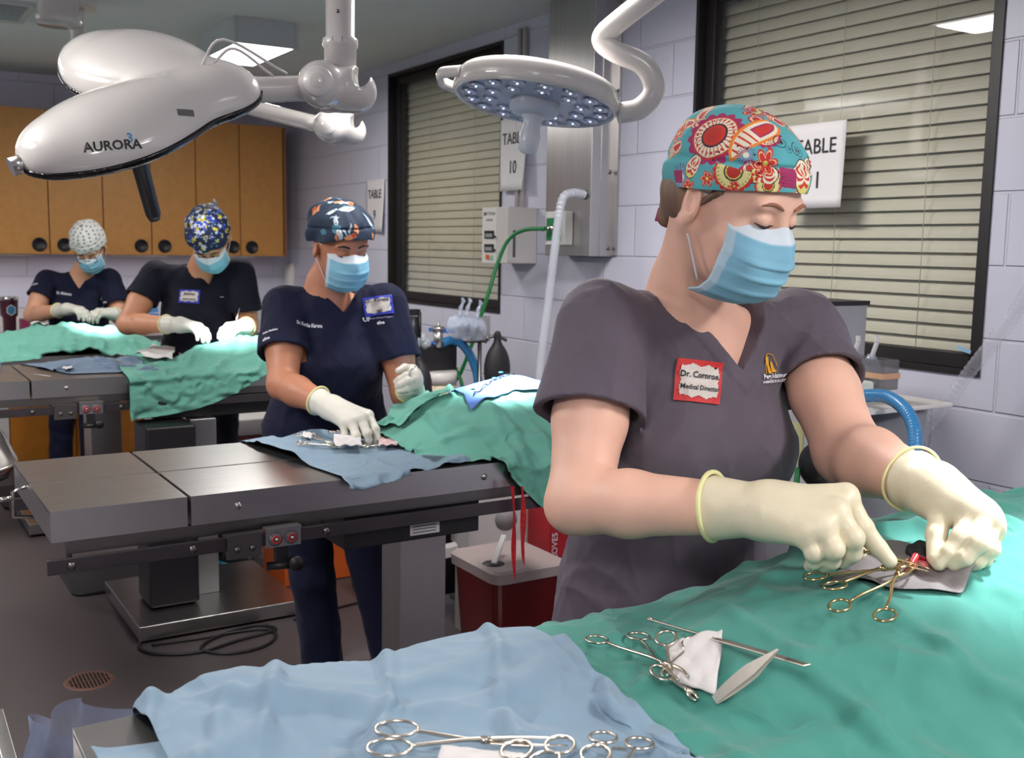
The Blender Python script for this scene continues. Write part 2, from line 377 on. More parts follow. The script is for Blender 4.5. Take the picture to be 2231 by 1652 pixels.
# ceiling vent
p = P(0, 0, Z=CEIL)
o = thing('ceiling_vent', 'grey louvred vent in the ceiling at the top left corner', 'vent', (0.60, 5.75, CEIL-0.02))
b = MB(); b.box((0.32, 5.52, CEIL-0.02), (0.80, 5.55, CEIL)); b.box((0.32, 5.97, CEIL-0.02), (0.80, 6.0, CEIL)); b.box((0.32, 5.55, CEIL-0.02), (0.35, 5.97, CEIL)); b.box((0.77, 5.55, CEIL-0.02), (0.80, 5.97, CEIL)); b.build('frame', fix_m, o)
b = MB()
for k in range(9):
    y = 5.575+k*0.045; b.obox((0.56, y, CEIL-0.012), (0.42, 0.04, 0.003), np.array(Matrix.Rotation(0.6, 3, 'X')))
b.build('louvres', fix_m, o)

# upper cabinets on the far wall
yc = 7.50
def cx_(x, y=560, Y=yc): return P(x, y, Y=Y)[0]
zb, zt = 1.425, 2.355
us = [cx_(v) for v in (-205, 228-12+12-0, 430, 627)]
us = [cx_(-215), cx_(10), cx_(228), cx_(430), cx_(627)]
lab = ['maple wall cabinet at the far left edge of the picture', 'maple wall cabinet above the person in the white dotted cap', 'maple wall cabinet between the dotted-cap and blue-capped persons', 'maple wall cabinet nearest the window wall, behind the blue patterned cap']
us[0] = us[1]-0.84; us = [us[2]-0.86, us[2], us[3], us[4]]
lab = ['maple wall cabinet at left, above the person in the white dotted cap', 'middle maple wall cabinet behind the black lamp handle', 'rightmost maple wall cabinet, ending beside the white block wall']
hole_px = [(86, 141), (308, 359), (508, 549)]; hz = [536, 536, 536]
for i in range(3):
    x0, x1 = us[i]+0.002, us[i+1]-0.002
    o = thing('wall_cabinet', lab[i], 'cabinet', ((x0+x1)/2, yc+0.17, zb), group='maple wall cabinets')
    t = 0.018
    b = MB().box((x0, yc+0.02, zb), (x0+t, YF-0.002, zt)).box((x1-t, yc+0.02, zb), (x1, YF-0.002, zt)).box((x0+t, yc+0.02, zb), (x1-t, YF-0.002, zb+t)).box((x0+t, yc+0.02, zt-t), (x1-t, YF-0.002, zt)).box((x0+t, YF-0.02, zb+t), (x1-t, YF-0.002, zt-t))
    b.build('body', wood_dark, o)
    xm = [cx_(110), cx_(332), cx_(525)][i]
    for (a, c, hp) in ((x0, xm-0.002, hole_px[i][0]), (xm+0.002, x1-(0.0 if i < 2 else 0.03), hole_px[i][1])):
        hx, hzv = P(hp, hz[i], Y=yc)[0], 1.487
        d = MB().box((a+0.001, yc, zb), (c-0.001, yc+0.019, zt)).build('door', wood, o, bevel=0.0015)
        MB().lathe((hx, yc+0.004, hzv), [(0.0, 0.006), (0.036, 0.006), (0.038, 0.010), (0.044, 0.012), (0.046, 0.008), (0.046, 0)], axis=(0, -1, 0), n=32).build('finger_pull', black, d, label='round black recessed pull')
    if i < 2 or True:
        st = thing('undercabinet_light', ['slim white light strip under the left wall cabinet', 'slim white light strip under the middle wall cabinet', 'slim white light strip under the rightmost wall cabinet'][i], 'light strip', ((x0+x1)/2-0.1, yc+0.05, zb-0.012))
        MB().box((x0+0.05, yc+0.03, zb-0.013), (x0+0.42, yc+0.08, zb)).build('strip_body', white_pl, st)
for (xa, xb) in ((us[0], 2.3),):
    area('undercabinet_glow', ((xa+xb)/2, yc+0.12, zb-0.02), xb-xa, 0.05, 1.2)

# base cabinets and counter
ybf = 7.28
bx0, bx1 = P(-60, 900, Y=ybf)[0]-0.6, P(312, 900, Y=ybf)[0]
base_edges = [bx0, P(20, 900, Y=ybf)[0], P(165, 900, Y=ybf)[0], bx1]
bl_ = ['grey panelled end of the counter run at the far left', 'orange maple base cabinet left of the dotted-cap person legs', 'orange maple base cabinet behind the dotted-cap person legs']
wood_o = MAT('orange_maple_laminate', (176, 110, 34), 0.45, 0, 0.1, 16)
for i in range(3):
    x0, x1 = base_edges[i]+0.001, base_edges[i+1]-0.001
    o = thing('base_cabinet', bl_[i], 'cabinet', ((x0+x1)/2, ybf+0.25, 0))
    MB().box((x0, ybf+0.02, 0.10), (x1, YF-0.01, 0.89)).box((x0, ybf+0.07, 0), (x1, YF-0.01, 0.10)).build('body', [offwhite, wood_o, wood_o][i], o)
    MB().box((x0+0.002, ybf, 0.105), (x1-0.002, ybf+0.019, 0.885)).build('door', [offwhite, wood_o, wood_o][i], o, bevel=0.0015)
counter = MB().box((bx0-0.02, ybf-0.03, 0.891), (XW-0.012, YF-0.002, 0.93)).build('countertop', MAT('white_laminate', (214, 210, 210), 0.35))
tag(counter, 'long white laminate countertop running below the maple wall cabinets', 'countertop')
splash = MB().box((bx0-0.02, YF-0.02, 0.931), (XW-0.012, YF-0.003, 1.05)).build('backsplash', MAT('white_laminate_b', (214, 210, 210), 0.35)); tag(splash, 'low white backsplash strip along the wall behind the countertop', 'backsplash')
x0, x1 = bx1+0.03, XW-0.05
o = thing('counter_panel', 'grey lower panel under the counter behind the blue-capped person', 'panel', ((x0+x1)/2, ybf+0.2, 0))
MB().box((x0, ybf+0.10, 0.10), (x1, ybf+0.13, 0.889)).build('board', offwhite, o)
MB().box((x0, ybf+0.12, 0), (x1, ybf+0.125, 0.10)).build('toe_kick', basem, o)
# paper towel / sink curve at the far corner
o = thing('soap_dispenser', 'rounded white dispenser on the far wall next to the cabinet end', 'dispenser', P(655, 600, Y=YF-0.01))
q = P(650, 605, Y=YF-0.06)
MB().obox((q[0]-0.02, YF-0.07, q[2]-0.01), (0.17, 0.13, 0.24), np.eye(3)).build('body', white_pl, o, bevel=0.04, seg=4)
# ------------------------------------------------------------------ operating tables
def screw(mb, c, r=0.008, axis=(0, -1, 0), mi=0):
    mb.lathe(c, [(0, 0.004), (r*0.6, 0.004), (r, 0.001), (r, -0.001)], axis=axis, n=14, mi=mi)
def op_table(label, X0, XS, X1, Y0, Y1, ht, bx0, bx1, by0, by1, col, boxx, group='stainless operating tables', sleeve=None):
    t = thing('operating_table', label, 'operating table', ((X0+X1)/2, (Y0+Y1)/2, 0), group=group)
    sk = 0.068; g = 0.004; n = 8
    for (a, c, nm) in ((X0, XS-g, 'leaf'), (XS+g, X1, 'tabletop')):
        b = MB(); ym = (Y0+Y1)/2; dz = 0.006
        # top sheets with a shallow central channel
        b.box((a, Y0, ht-0.004), (c, ym-0.006, ht)); b.box((a, ym+0.006, ht-0.004), (c, Y1, ht)); b.box((a, ym-0.006, ht-0.008), (c, ym+0.006, ht-0.004))
        b.box((a, Y0, ht-sk), (c, Y0+0.003, ht-0.004)); b.box((a, Y1-0.003, ht-sk), (c, Y1, ht-0.004))
        b.box((a, Y0+0.003, ht-sk), (a+0.003, Y1-0.003, ht-0.008)); b.box((c-0.003, Y0+0.003, ht-sk), (c, Y1-0.003, ht-0.008))
        b.build(nm, steel, t)
    b = MB()
    for f_ in (0.09, 0.62, 0.93): screw(b, (XS+(X1-XS)*f_, Y0-0.001, ht-0.034), 0.009)
    b.build('screws', chrome, t)
    b = MB()
    for y in (Y0+0.005, Y1-0.02): b.box((X0+0.03, y, ht-0.098), (X1+0.02, y+0.02, ht-sk-0.001))
    for xx in np.linspace(X0+0.06, X1-0.05, 6): b.box((xx-0.02, Y0+0.025, ht-0.09), (xx+0.02, Y1-0.02, ht-0.076))
    b.build('subframe', steel_dark, t)
    r = MB()
    for y in (Y0-0.022, Y1+0.012): r.box((X0-0.012, y, ht-0.132), (X1+0.04, y+0.010, ht-0.100))
    ro = r.build('accessory_rail', MAT('dark_anodised_rail', (88, 82, 86), 0.4, 0.9), t, bevel=0.001)
    for xx in (X0+0.035, XS+0.0, XS+0.32, X1-0.2): 
        b = MB(); screw(b, (xx, Y0-0.023, ht-0.117), 0.009); b.cyl((xx, Y0-0.012, ht-0.117), (xx, Y0+0.01, ht-0.1), 0.006); b.build('spacer', steel_dark, t)
    # clamps on the rail
    b = MB().box((XS+0.075, Y0-0.034, ht-0.150), (XS+0.155, Y0-0.024, ht-0.098)).box((XS+0.07, Y0-0.036, ht-0.099), (XS+0.157, Y0-0.01, ht-0.094))
    screw(b, (XS+0.097, Y0-0.036, ht-0.128), 0.008); screw(b, (XS+0.133, Y0-0.036, ht-0.128), 0.008); b.build('rail_clamp', steel_dark, t)
    b = MB().box((XS+0.165, Y0-0.034, ht-0.135), (XS+0.25, Y0-0.024, ht-0.092)).box((XS+0.165, Y0-0.04, ht-0.093), (XS+0.25, Y0-0.01, ht-0.088)); b.build('switch_plate', steel, t)
    for k, xx in enumerate((XS+0.188, XS+0.226)):
        s_ = MB().lathe((xx, Y0-0.034, ht-0.115), [(0, 0.006), (0.012, 0.006), (0.017, 0.002), (0.017, 0)], axis=(0, -1, 0)).build('button', MAT('grey_button', (96, 96, 100), 0.5), t)
        MB().lathe((xx, Y0-0.041, ht-0.115), [(0.007, 0), (0.0075, 0.002), (0.010, 0.002), (0.0105, 0)], axis=(0, -1, 0)).build('red_ring', red_ink, s_)
        b = MB(); screw(b, (xx, Y0-0.042, ht-0.115), 0.005); b.build('button_screw', chrome, s_)
    b = MB().box((XS+0.19, Y0-0.032, ht-0.175), (XS+0.22, Y0-0.012, ht-0.137)); b.cyl((XS+0.17, Y0-0.02, ht-0.182), (XS+0.235, Y0-0.035, ht-0.182), 0.010); b.lathe((XS+0.232, Y0-0.06, ht-0.175), [(0, 0), (0.016, 0), (0.018, 0.01), (0.014, 0.03), (0, 0.03)], axis=(0, 1, 0))
    b.build('clamp_knob', black, t)
    # undercarriage box
    b = MB().box((boxx[0], Y0+0.02, ht-0.185), (boxx[1], Y1-0.05, ht-0.10)); b.build('motor_box', black, t, bevel=0.003)
    o2 = MB().box((boxx[1]-0.205, Y0+0.0185, ht-0.172), (boxx[1]-0.12, Y0+0.0195, ht-0.142)).build('rating_plate', paper, t, label='small white rating plate')
    b = MB()
    for q in range(3): b.box((boxx[1]-0.198, Y0+0.0178, ht-0.150-q*0.008), (boxx[1]-0.13, Y0+0.0184, ht-0.1475-q*0.008))
    b.build('rating_print', ink_grey, o2)
    # column and base
    cx0, cx1, cy0, cy1 = col
    MB().box((cx0, cy0, 0.07), (cx1, cy1, ht-0.186)).build('column', steel, t, bevel=0.002)
    if sleeve: MB().box((sleeve[0], sleeve[2], 0.075), (sleeve[1], sleeve[3], ht-0.186)).build('column_cover', black, t, bevel=0.012)
    b = MB().box((bx0, by0, 0.012), (bx1, by1, 0.068)); b.build('base', steel, t, bevel=0.003)
    for (xx, yy) in ((bx0+0.05, by0+0.05), (bx1-0.05, by0+0.05), (bx0+0.05, by1-0.05), (bx1-0.05, by1-0.05)):
        MB().cyl((xx, yy, 0), (xx, yy, 0.012), 0.02, 16).build('foot', rubber, t)
    # end bracket with a small lever
    b = MB().tube([(X0-0.001, Y1-0.22, ht-0.02), (X0-0.03, Y1-0.22, ht-0.03), (X0-0.03, Y1-0.22, ht-0.09), (X0+0.04, Y1-0.22, ht-0.1)], 0.005, 8).tube([(X0-0.03, Y1-0.22, ht-0.045), (X0-0.07, Y1-0.22, ht-0.045)], 0.006, 8)
    b.build('end_bracket', chrome, t)
    b = MB().box((X0-0.10, Y1-0.24, ht-0.065), (X0-0.068, Y1-0.20, ht-0.02)); b.build('lever_knob', black, t, bevel=0.006)
    return t
T1 = dict(X0=0.175, X1=2.15, Y0=0.57, Y1=1.155, ht=1.0)
T2 = dict(X0=0.327, X1=1.86, Y0=2.345, Y1=2.93, ht=0.95)
T3 = dict(X0=0.20, X1=1.95, Y0=4.29, Y1=4.87, ht=0.99)
T4 = dict(X0=-0.25, X1=1.55, Y0=5.75, Y1=6.33, ht=0.93)
op_table('nearest operating table, mostly hidden under the blue and green drapes in the foreground', 0.175, 0.58, 2.15, 0.57, 1.155, 1.0, 0.75, 1.55, 0.55, 1.17, (1.05, 1.18, 0.8, 0.95), (0.95, 1.4))
op_table('stainless operating table in the middle with bare hinged leaf pointing left', 0.327, 0.617, 1.86, 2.345, 2.93, 0.95, 0.90, 1.6, 2.33, 2.93, (1.225, 1.365, 2.51, 2.63), (1.0, 1.386))
op_table('stainless operating table behind the middle one, under the crumpled blue and green drapes', 0.10, 0.548, 1.95, 4.29, 4.87, 0.99, 0.85, 1.50, 3.98, 4.62, (1.13, 1.235, 4.25, 4.40), (1.0, 1.72), sleeve=(0.93, 1.125, 4.14, 4.35))
op_table('farthest operating table, by the person in the white dotted cap', -0.25, 0.35, 1.55, 5.75, 6.33, 0.93, 0.7, 1.4, 5.75, 6.35, (1.04, 1.2, 5.9, 6.1), (0.8, 1.4))

# ------------------------------------------------------------------ floor things
def mat_floor(label, x0, x1, y0, y1):
    b = MB(); r = 0.05; pts = []
    for (cx_2, cy_2, a0) in ((x1-r, y1-r, 0), (x0+r, y1-r, 90), (x0+r, y0+r, 180), (x1-r, y0+r, 270)):
        for k in range(6): a = math.radians(a0+18*k); pts.append((cx_2+r*math.cos(a), cy_2+r*math.sin(a), 0.001))
    b.poly(pts, 0.014, (0, 0, 1)); o = b.build('floor_mat', rubber, bevel=0.004); tag(o, label, 'floor mat', group='black anti-fatigue mats')
mat_floor('black rubber floor mat left of the black column cover behind the middle table', 0.73, 1.6, 4.66, 5.10)
mat_floor('black rubber floor mat at the left edge beyond the middle table', 0.66, 1.5, 6.42, 7.0)
o = thing('floor_drain', 'round brown slotted drain in the floor at lower left', 'floor drain', (0.625, 3.73, 0))
MB().lathe((0.625, 3.73, 0.0), [(0, 0.002), (0.075, 0.002), (0.08, 0.004), (0.084, 0.0)], n=40).build('grate', MAT('rusty_drain', (120, 88, 78), 0.6, 0.3), o)
b = MB()
for k in range(-5, 6):
    L_ = math.sqrt(max(0, 0.066**2-(k*0.012)**2))
    for (a, c) in ((-L_, -0.004), (0.004, L_)): b.box((0.625+k*0.012-0.003, 3.73+a, 0.0021), (0.625+k*0.012+0.003, 3.73+c, 0.0035))
b.build('slots', black, o)
def cable(label, pts, r=0.006, mat=black, name='cable', cat='cable', n=10):
    o = MB().tube(spline(pts, n), r, 8).build(name, mat); tag(o, label, cat); return o
G = lambda x, y, z=0.008: P(x, y, Z=z)
cable('black power cable looped on the floor in front of the table base', [G(308, 1398), G(305, 1412), G(340, 1425), G(430, 1422), G(520, 1395), G(600, 1372), G(560, 1362), G(500, 1378), G(455, 1396), G(440, 1416), G(500, 1424), G(570, 1410), G(600, 1388), G(585, 1372), G(530, 1375), G(430, 1392), G(330, 1405)], 0.006)
cable('black cable running across the floor between the legs and the steel column', [G(640, 1350), G(760, 1318), G(830, 1302), G(1000, 1260), G(1100, 1230)], 0.005)
cable('dark coiled cable on the floor beneath the white cart legs', [G(960, 1210), G(980, 1235), G(1010, 1240), G(1030, 1225), G(1010, 1205), G(975, 1195), G(1010, 1180), G(1090, 1130), G(1060, 1140), G(990, 1180)], 0.006)
# round foot switch and box behind the legs
o = thing('orange_bin', 'orange bin on the floor behind the dark blue trouser legs', 'bin', (1.66, 4.6, 0))
b = MB(); q0, q1 = P(620, 1230, Y=4.35), P(815, 1200, Y=4.35); b.box((q0[0], 4.35, 0.0), (q1[0], 4.65, 0.30)); b.build('tub', MAT('orange_plastic', (190, 84, 30), 0.5), o, bevel=0.01)
MB().box((q0[0]-0.01, 4.34, 0.301), (q1[0]+0.01, 4.66, 0.33)).build('lid', MAT('dark_red_plastic', (120, 40, 34), 0.5), o, bevel=0.01)

# sharps bin
bx, by = 1.915, 3.06
o = thing('sharps_bin', 'dark red sharps bin with a grey lid beside the glove carton', 'bin', (bx, by, 0))
b = MB(); w0, w1, d0, d1 = 0.115, 0.14, 0.13, 0.155; z0, z1 = 0.0, 0.40
def rrect(cx, cy, hx, hy, r, z, n=5):
    out = []
    for (sx, sy, a0) in ((1, 1, 0), (-1, 1, 90), (-1, -1, 180), (1, -1, 270)):
        for k in range(n): a = math.radians(a0+90*k/(n-1)); out.append((cx+sx*(hx-r)+r*math.cos(a), cy+sy*(hy-r)+r*math.sin(a), z))
    return out
def loft(b, rings, mi=0, smooth=True, cap0=True, cap1=True):
    n = len(rings[0]); vs = [p for r in rings for p in r]; fs = []
    for i in range(len(rings)-1):
        for j in range(n): fs.append((i*n+j, i*n+(j+1) % n, (i+1)*n+(j+1) % n, (i+1)*n+j))
    if cap0: fs.append(tuple(reversed(range(n))))
    if cap1: fs.append(tuple(range((len(rings)-1)*n, len(rings)*n)))
    b.add(vs, fs, mi, smooth); return b
loft(b, [rrect(bx, by, w0, d0, 0.03, 0.0), rrect(bx, by, w1, d1, 0.035, 0.40)], smooth=False); b.build('tub', MAT('red_bin_plastic', (92, 9, 13), 0.35, 0, 0.05), o)
b = MB(); loft(b, [rrect(bx, by, w1+0.012, d1+0.012, 0.04, 0.395), rrect(bx, by, w1+0.014, d1+0.014, 0.04, 0.43), rrect(bx, by, w1+0.004, d1+0.004, 0.035, 0.438)], smooth=False)
lid = b.build('lid', MAT('grey_lid_plastic', (176, 160, 158), 0.45), o)
h = P(1075, 1228, Z=0.439)
MB().lathe((h[0], h[1], 0.436), [(0, 0.003), (0.038, 0.003), (0.04, 0.0)], n=24).build('opening', black, lid)
b = MB(); b.obox((h[0]+0.04, h[1]+0.03, 0.475), (0.13, 0.02, 0.012), np.array(Euler((0, -0.6, 0.7)).to_matrix())); b.build('syringe', white_pl, lid, bevel=0.004)
# glove carton
q = P(1095, 1180, Y=3.35); cxm = 2.2
o = thing('glove_carton', 'white and grey cardboard carton of surgical gloves behind the sharps bin', 'carton', (2.32, 3.5, 0))
a = P(1096, 1190, Y=3.3); c = P(1140, 1190, Y=3.3)
# carton rotated so that both faces show
X_, Y_ = 2.05, 3.42; A_ = math.radians(-14); Rm = np.array(Matrix.Rotation(A_, 3, 'Z'))
zc0, zc1 = 0.33, 0.62
MB().box((1.98, 3.30, 0.0), (2.40, 3.56, zc0-0.002)).build('lower_carton', offwhite, o)
cc = np.array([2.19, 3.50, (zc0+zc1)/2])
MB().obox(cc, (0.42, 0.30, zc1-zc0), Rm).build('carton_body', MAT('carton_board', (202, 196, 198), 0.7), o)
fr = cc + Rm @ np.array([0, -0.1505, 0]); lf = cc + Rm @ np.array([-0.2105, 0, 0])
RF = np.column_stack([Rm[:, 0], [0, 0, 1], -Rm[:, 1]]); RL = np.column_stack([-Rm[:, 1], [0, 0, 1], -Rm[:, 0]])
text('print', 'Polyisoprene\nlatex surgical', lf+np.array([0, 0, 0.06]), RL, 0.05, ink, o)
text('print', 'glove size\nmicro', lf+np.array([0, 0, -0.03]), RL, 0.03, ink_grey, o)
text('print', 'gloves', fr+Rm@np.array([0.03, 0, 0.06]), RF, 0.034, ink_grey, o)
MB().lathe(fr+Rm@np.array([0.10, 0, 0.01]), [(0, 0.001), (0.022, 0.001), (0.022, 0)], axis=-Rm[:, 1]).build('orange_dot', MAT('orange_print', (214, 92, 44), 0.6), o)
MB().lathe(fr+Rm@np.array([-0.06, 0, 0.0]), [(0, 0.001), (0.045, 0.001), (0.045, 0)], axis=-Rm[:, 1]).build('grey_disc', MAT('grey_print', (150, 146, 150), 0.6), o)
b = MB(); b.obox(fr+Rm@np.array([-0.10, -0.0005, -0.115]), (0.2, 0.001, 0.02), Rm); b.build('orange_stripe', MAT('orange_print_b', (220, 80, 30), 0.6), o)
b = MB(); b.obox(fr+Rm@np.array([0.10, -0.0005, -0.125]), (0.2, 0.001, 0.02), Rm); b.build('teal_stripe', MAT('teal_print', (30, 140, 150), 0.6), o)
o = thing('red_carton', 'tall narrow red box with white lettering beside the glove carton', 'carton', (2.4, 3.2, 0))
q = P(1204, 1120, Y=3.15); X0_ = q[0]-0.012
MB().box((X0_, 3.15, 0.30), (X0_+0.10, 3.3, 0.66)).box((X0_, 3.16, 0.0), (X0_+0.1, 3.3, 0.299)).build('board', MAT('red_board', (170, 24, 34), 0.5), o)
RU = np.column_stack([[0, 0, 1.0], [-1.0, 0, 0], [0, -1.0, 0]])
text('lettering', 'GLOVES', (X0_+0.025, 3.149, 0.56), RU, 0.035, white_ink, o)
text('lettering', 'GLOVES', (X0_+0.025, 3.149, 0.40), RU, 0.035, white_ink, o)
# red ties hanging from the table
for k, (xa, xb, ye, lb) in enumerate(((1118, 1123, 1265, 'longer red tie hanging from the middle table, left of the pair'), (1139, 1142, 1230, 'red tie hanging from the middle table, right of the pair'))):
    a = P(xa-2, 1060, Y=2.30); c = P(xb, ye, Y=2.30); o = MB()
    rings = []
    for t_ in np.linspace(0, 1, 14):
        p_ = a*(1-t_)+c*t_; wv = (0.0065-0.002*math.sin(t_*9+k))*(1 if t_ < .85 else 1-(t_-.85)/.2); tw = 0.6*math.sin(t_*5+k*2)
        u = np.array([math.cos(tw), math.sin(tw), 0]); n_ = np.array([-math.sin(tw), math.cos(tw), 0])
        p_ = p_ + np.array([0.003*math.sin(t_*6), 0, 0])
        rings.append([p_-u*wv-n_*0.0006, p_+u*wv-n_*0.0006, p_+u*wv+n_*0.0006, p_-u*wv+n_*0.0006])
    loft(o, rings, smooth=False); o = o.build('red_tie', MAT('red_ribbon', (178, 20, 26), 0.5)); tag(o, lb, 'tie', group='red ties hanging from the middle table')
# white cart legs
o = AM = thing('anaesthesia_machine', 'anaesthesia machine on a white cart, with black top and canister, behind the middle table', 'anaesthesia machine', (2.1, 3.95, 0))
b = MB(); a = P(1000, 1105, Y=3.6); c = P(1020, 1190, Y=3.6)
def bar(b, p, q, w, h, mi=0):
    p = np.array(p, float); q = np.array(q, float); d = q-p; L_ = np.linalg.norm(d); d /= L_
    s_ = np.cross(d, [0, 0, 1.0]); s_ = s_/np.linalg.norm(s_) if np.linalg.norm(s_) > 1e-3 else np.array([1.0, 0, 0]); u = np.cross(s_, d)
    b.obox((p+q)/2, (L_, w, h), np.column_stack([d, s_, u]), mi); return b
bar(b, P(1012, 1060, Y=3.6)+[0, 0, 0.2], P(1022, 1192, Y=3.6), 0.05, 0.035); b.build('upright', white_pl, o, bevel=0.004)
b = MB(); p1 = P(935, 1210, Y=3.58); p2 = P(1110, 1168, Y=3.58); bar(b, p1, p2, 0.05, 0.045); b.build('foot_bar', white_pl, o, bevel=0.004)
b = MB(); b.box((p1[0]-0.1, 3.62, 0.42), (p1[0]+0.26, 4.0, 0.46)); b.build('shelf', white_pl, o, bevel=0.01)
b = MB(); b.box((p1[0]-0.1, 3.66, 0.1), (p1[0]+0.2, 3.95, 0.40)); b.build('device', black, o, bevel=0.01)
for s_ in ((p1[0], 3.58), (p2[0], 3.58), (p1[0], 4.0), (p2[0], 4.0)): MB().lathe((s_[0], s_[1], 0.0), [(0, 0), (0.02, 0), (0.025, 0.02), (0.02, 0.045), (0.012, p1[2]-0.02), (0, p1[2]-0.02)]).build('caster', rubber, o)
# black items at the far end of the table row, left edge tray, cart edge
tx = P(8, 965, Z=0.83)
o = thing('instrument_tray', 'shiny steel tray corner poking in at the left edge', 'tray', (tx[0]-0.1, tx[1], 0.80))
rim = [P(-70, 985, Z=0.85), P(-70, 920, Z=0.85), P(-5, 935, Z=0.85), P(28, 985, Z=0.85), P(36, 1005, Z=0.85), P(10, 1022, Z=0.85), P(-70, 1040, Z=0.85)]
b = MB(); rs = [spline(rim, 4, True)]
cen = np.mean(rs[0], axis=0)
r2 = [cen+(np.array(p)-cen)*0.86-[0, 0, 0.035] for p in rs[0]]; r3 = [cen+(np.array(p)-cen)*0.84-[0, 0, 0.036] for p in rs[0]]
ro = [cen+(np.array(p)-cen)*1.0-[0, 0, 0.006] for p in rs[0]]; ro2 = [cen+(np.array(p)-cen)*0.9-[0, 0, 0.04] for p in rs[0]]
loft(b, [ro2, ro, rs[0], [cen+(np.array(p)-cen)*0.95-[0, 0, 0.002] for p in rs[0]], r2], cap0=True, cap1=True); b.build('dish', chrome, o)
MB().tube(rs[0], 0.005, 8, closed=True).build('rim', chrome, o)
st_ = P(-30, 985, Z=0.8); MB().tube(spline([(st_[0]-.3, st_[1], 0.05), (st_[0]-.3, st_[1], 0.6), (st_[0]-.25, st_[1], 0.76), (st_[0]-.05, st_[1], 0.79)], 6), 0.014).build('post', steel, o); MB().box((st_[0]-0.5, st_[1]-0.15, 0.0), (st_[0]-0.1, st_[1]+0.15, 0.05)).build('stand_base', black, o, bevel=0.01)
# steel rail sliver bottom-left
e0, e1 = P(-8, 1560, Z=0.86), P(24, 1680, Z=0.86)
o = thing('cart_edge', 'pale metal edge of a cart cut off by the lower left corner', 'cart', ((e0+e1)/2*[1, 1, 0]))
bar(MB(), e0, e1, 0.02, 0.02).build('edge_bar', steel, o, bevel=0.003)
MB().box((e0[0]-0.5, e1[1]-0.05, 0.84), (e0[0]-0.03, e0[1]+0.02, 0.86)).build('shelf', steel, o)
for q in ((e0[0]-0.45, e0[1]-0.02), (e0[0]-0.05, e0[1]-0.02), (e0[0]-0.45, e1[1]), (e0[0]-0.05, e1[1])): MB().cyl((q[0], q[1], 0), (q[0], q[1], 0.84), 0.012).build('leg', steel, o)
# plastic bag at the table end
bagm = CLEAR('frosted_plastic', (150, 165, 200), 0.42, 0.3, 1.3)
o = MB(); rings = []
tp = [P(62, 1562, Z=0.72), P(118, 1562, Z=0.74), P(150, 1520, Z=0.80), P(200, 1535, Z=0.80), P(285, 1548, Z=0.79), P(270, 1580, Z=0.76), P(210, 1600, Z=0.74), P(120, 1600, Z=0.72)]
tp = spline(tp, 4, True); c0 = np.mean(tp, axis=0)
for k, t_ in enumerate(np.linspace(0, 1, 16)):
    ring = []
    for j, p_ in enumerate(tp):
        f_ = 1+0.18*math.sin(t_*math.pi)*(1+0.3*math.sin(j*1.3+t_*4))-0.55*max(0, t_-0.85)/0.15
        q = c0+(np.array(p_)-c0)*[f_, f_, 1-t_]; q[2] = (p_[2] if t_ == 0 else c0[2]+(p_[2]-c0[2])*(1-t_))-0.36*t_; q[0] += 0.010*math.sin(j*0.9+t_*7); q[1] += 0.010*math.cos(j*1.1+t_*6); ring.append(q)
    rings.append(ring)
loft(o, rings, cap0=False); o = o.build('plastic_bag', bagm); tag(o, 'frosted clear plastic bag hanging at the end of the nearest table', 'plastic bag')
# ------------------------------------------------------------------ figure library: smooth implicit bodies turned into meshes
def nrm(v): v = np.array(v, float); return v/(np.linalg.norm(v)+1e-12)
class Field:
    def __init__(s, lo, hi, h):
        s.lo = np.array(lo, float); s.h = h; s.n = np.ceil((np.array(hi)-s.lo)/h).astype(int)+1
        s.A = np.full(s.n, 0.08, np.float32)
    def put(s, prim, k=0.0, op='add'):
        fn, lo, hi = prim; pad = k+3*s.h+0.004
        i0 = np.clip(np.floor((np.array(lo)-pad-s.lo)/s.h).astype(int), 0, s.n); i1 = np.clip(np.ceil((np.array(hi)+pad-s.lo)/s.h).astype(int)+1, 0, s.n)
        if np.any(i1 <= i0): return s
        ax = [(s.lo[d]+s.h*np.arange(i0[d], i1[d])).astype(np.float32) for d in range(3)]
        X, Y, Z = ax[0][:, None, None], ax[1][None, :, None], ax[2][None, None, :]
        d = fn(X, Y, Z).astype(np.float32)
        sl = tuple(slice(i0[q], i1[q]) for q in range(3)); a = s.A[sl]
        if op == 'add':
            if k > 0:
                t = np.maximum(k-np.abs(a-d), 0)/k; s.A[sl] = np.minimum(a, d)-t*t*(k*0.25)
            else: s.A[sl] = np.minimum(a, d)
        elif op == 'sub':
            d = -d
            if k > 0:
                t = np.maximum(k-np.abs(a-d), 0)/k; s.A[sl] = np.maximum(a, d)+t*t*(k*0.25)
            else: s.A[sl] = np.maximum(a, d)
        elif op == 'off':
            s.A[sl] = a - d
        return s
    def mesh(s):
        s.A[0] = s.A[-1] = 0.08; s.A[:, 0] = s.A[:, -1] = 0.08; s.A[:, :, 0] = s.A[:, :, -1] = 0.08
        B = np.clip(s.A, -3*s.h, 3*s.h)
        g = vdb.FloatGrid(background=float(3*s.h)); g.copyFromArray(B, tolerance=0.0)
        v, q = g.convertToQuads(0.0)
        return v*s.h+s.lo, q
def cone(a, b, ra, rb):
    a = np.array(a, float); b = np.array(b, float); ba = b-a; L2 = float(ba@ba)
    def f(X, Y, Z):
        px, py, pz = X-a[0], Y-a[1], Z-a[2]
        t = np.clip((px*ba[0]+py*ba[1]+pz*ba[2])/L2, 0, 1)
        return np.sqrt((px-t*ba[0])**2+(py-t*ba[1])**2+(pz-t*ba[2])**2) - (ra+(rb-ra)*t)
    m_ = max(ra, rb); return f, np.minimum(a, b)-m_, np.maximum(a, b)+m_
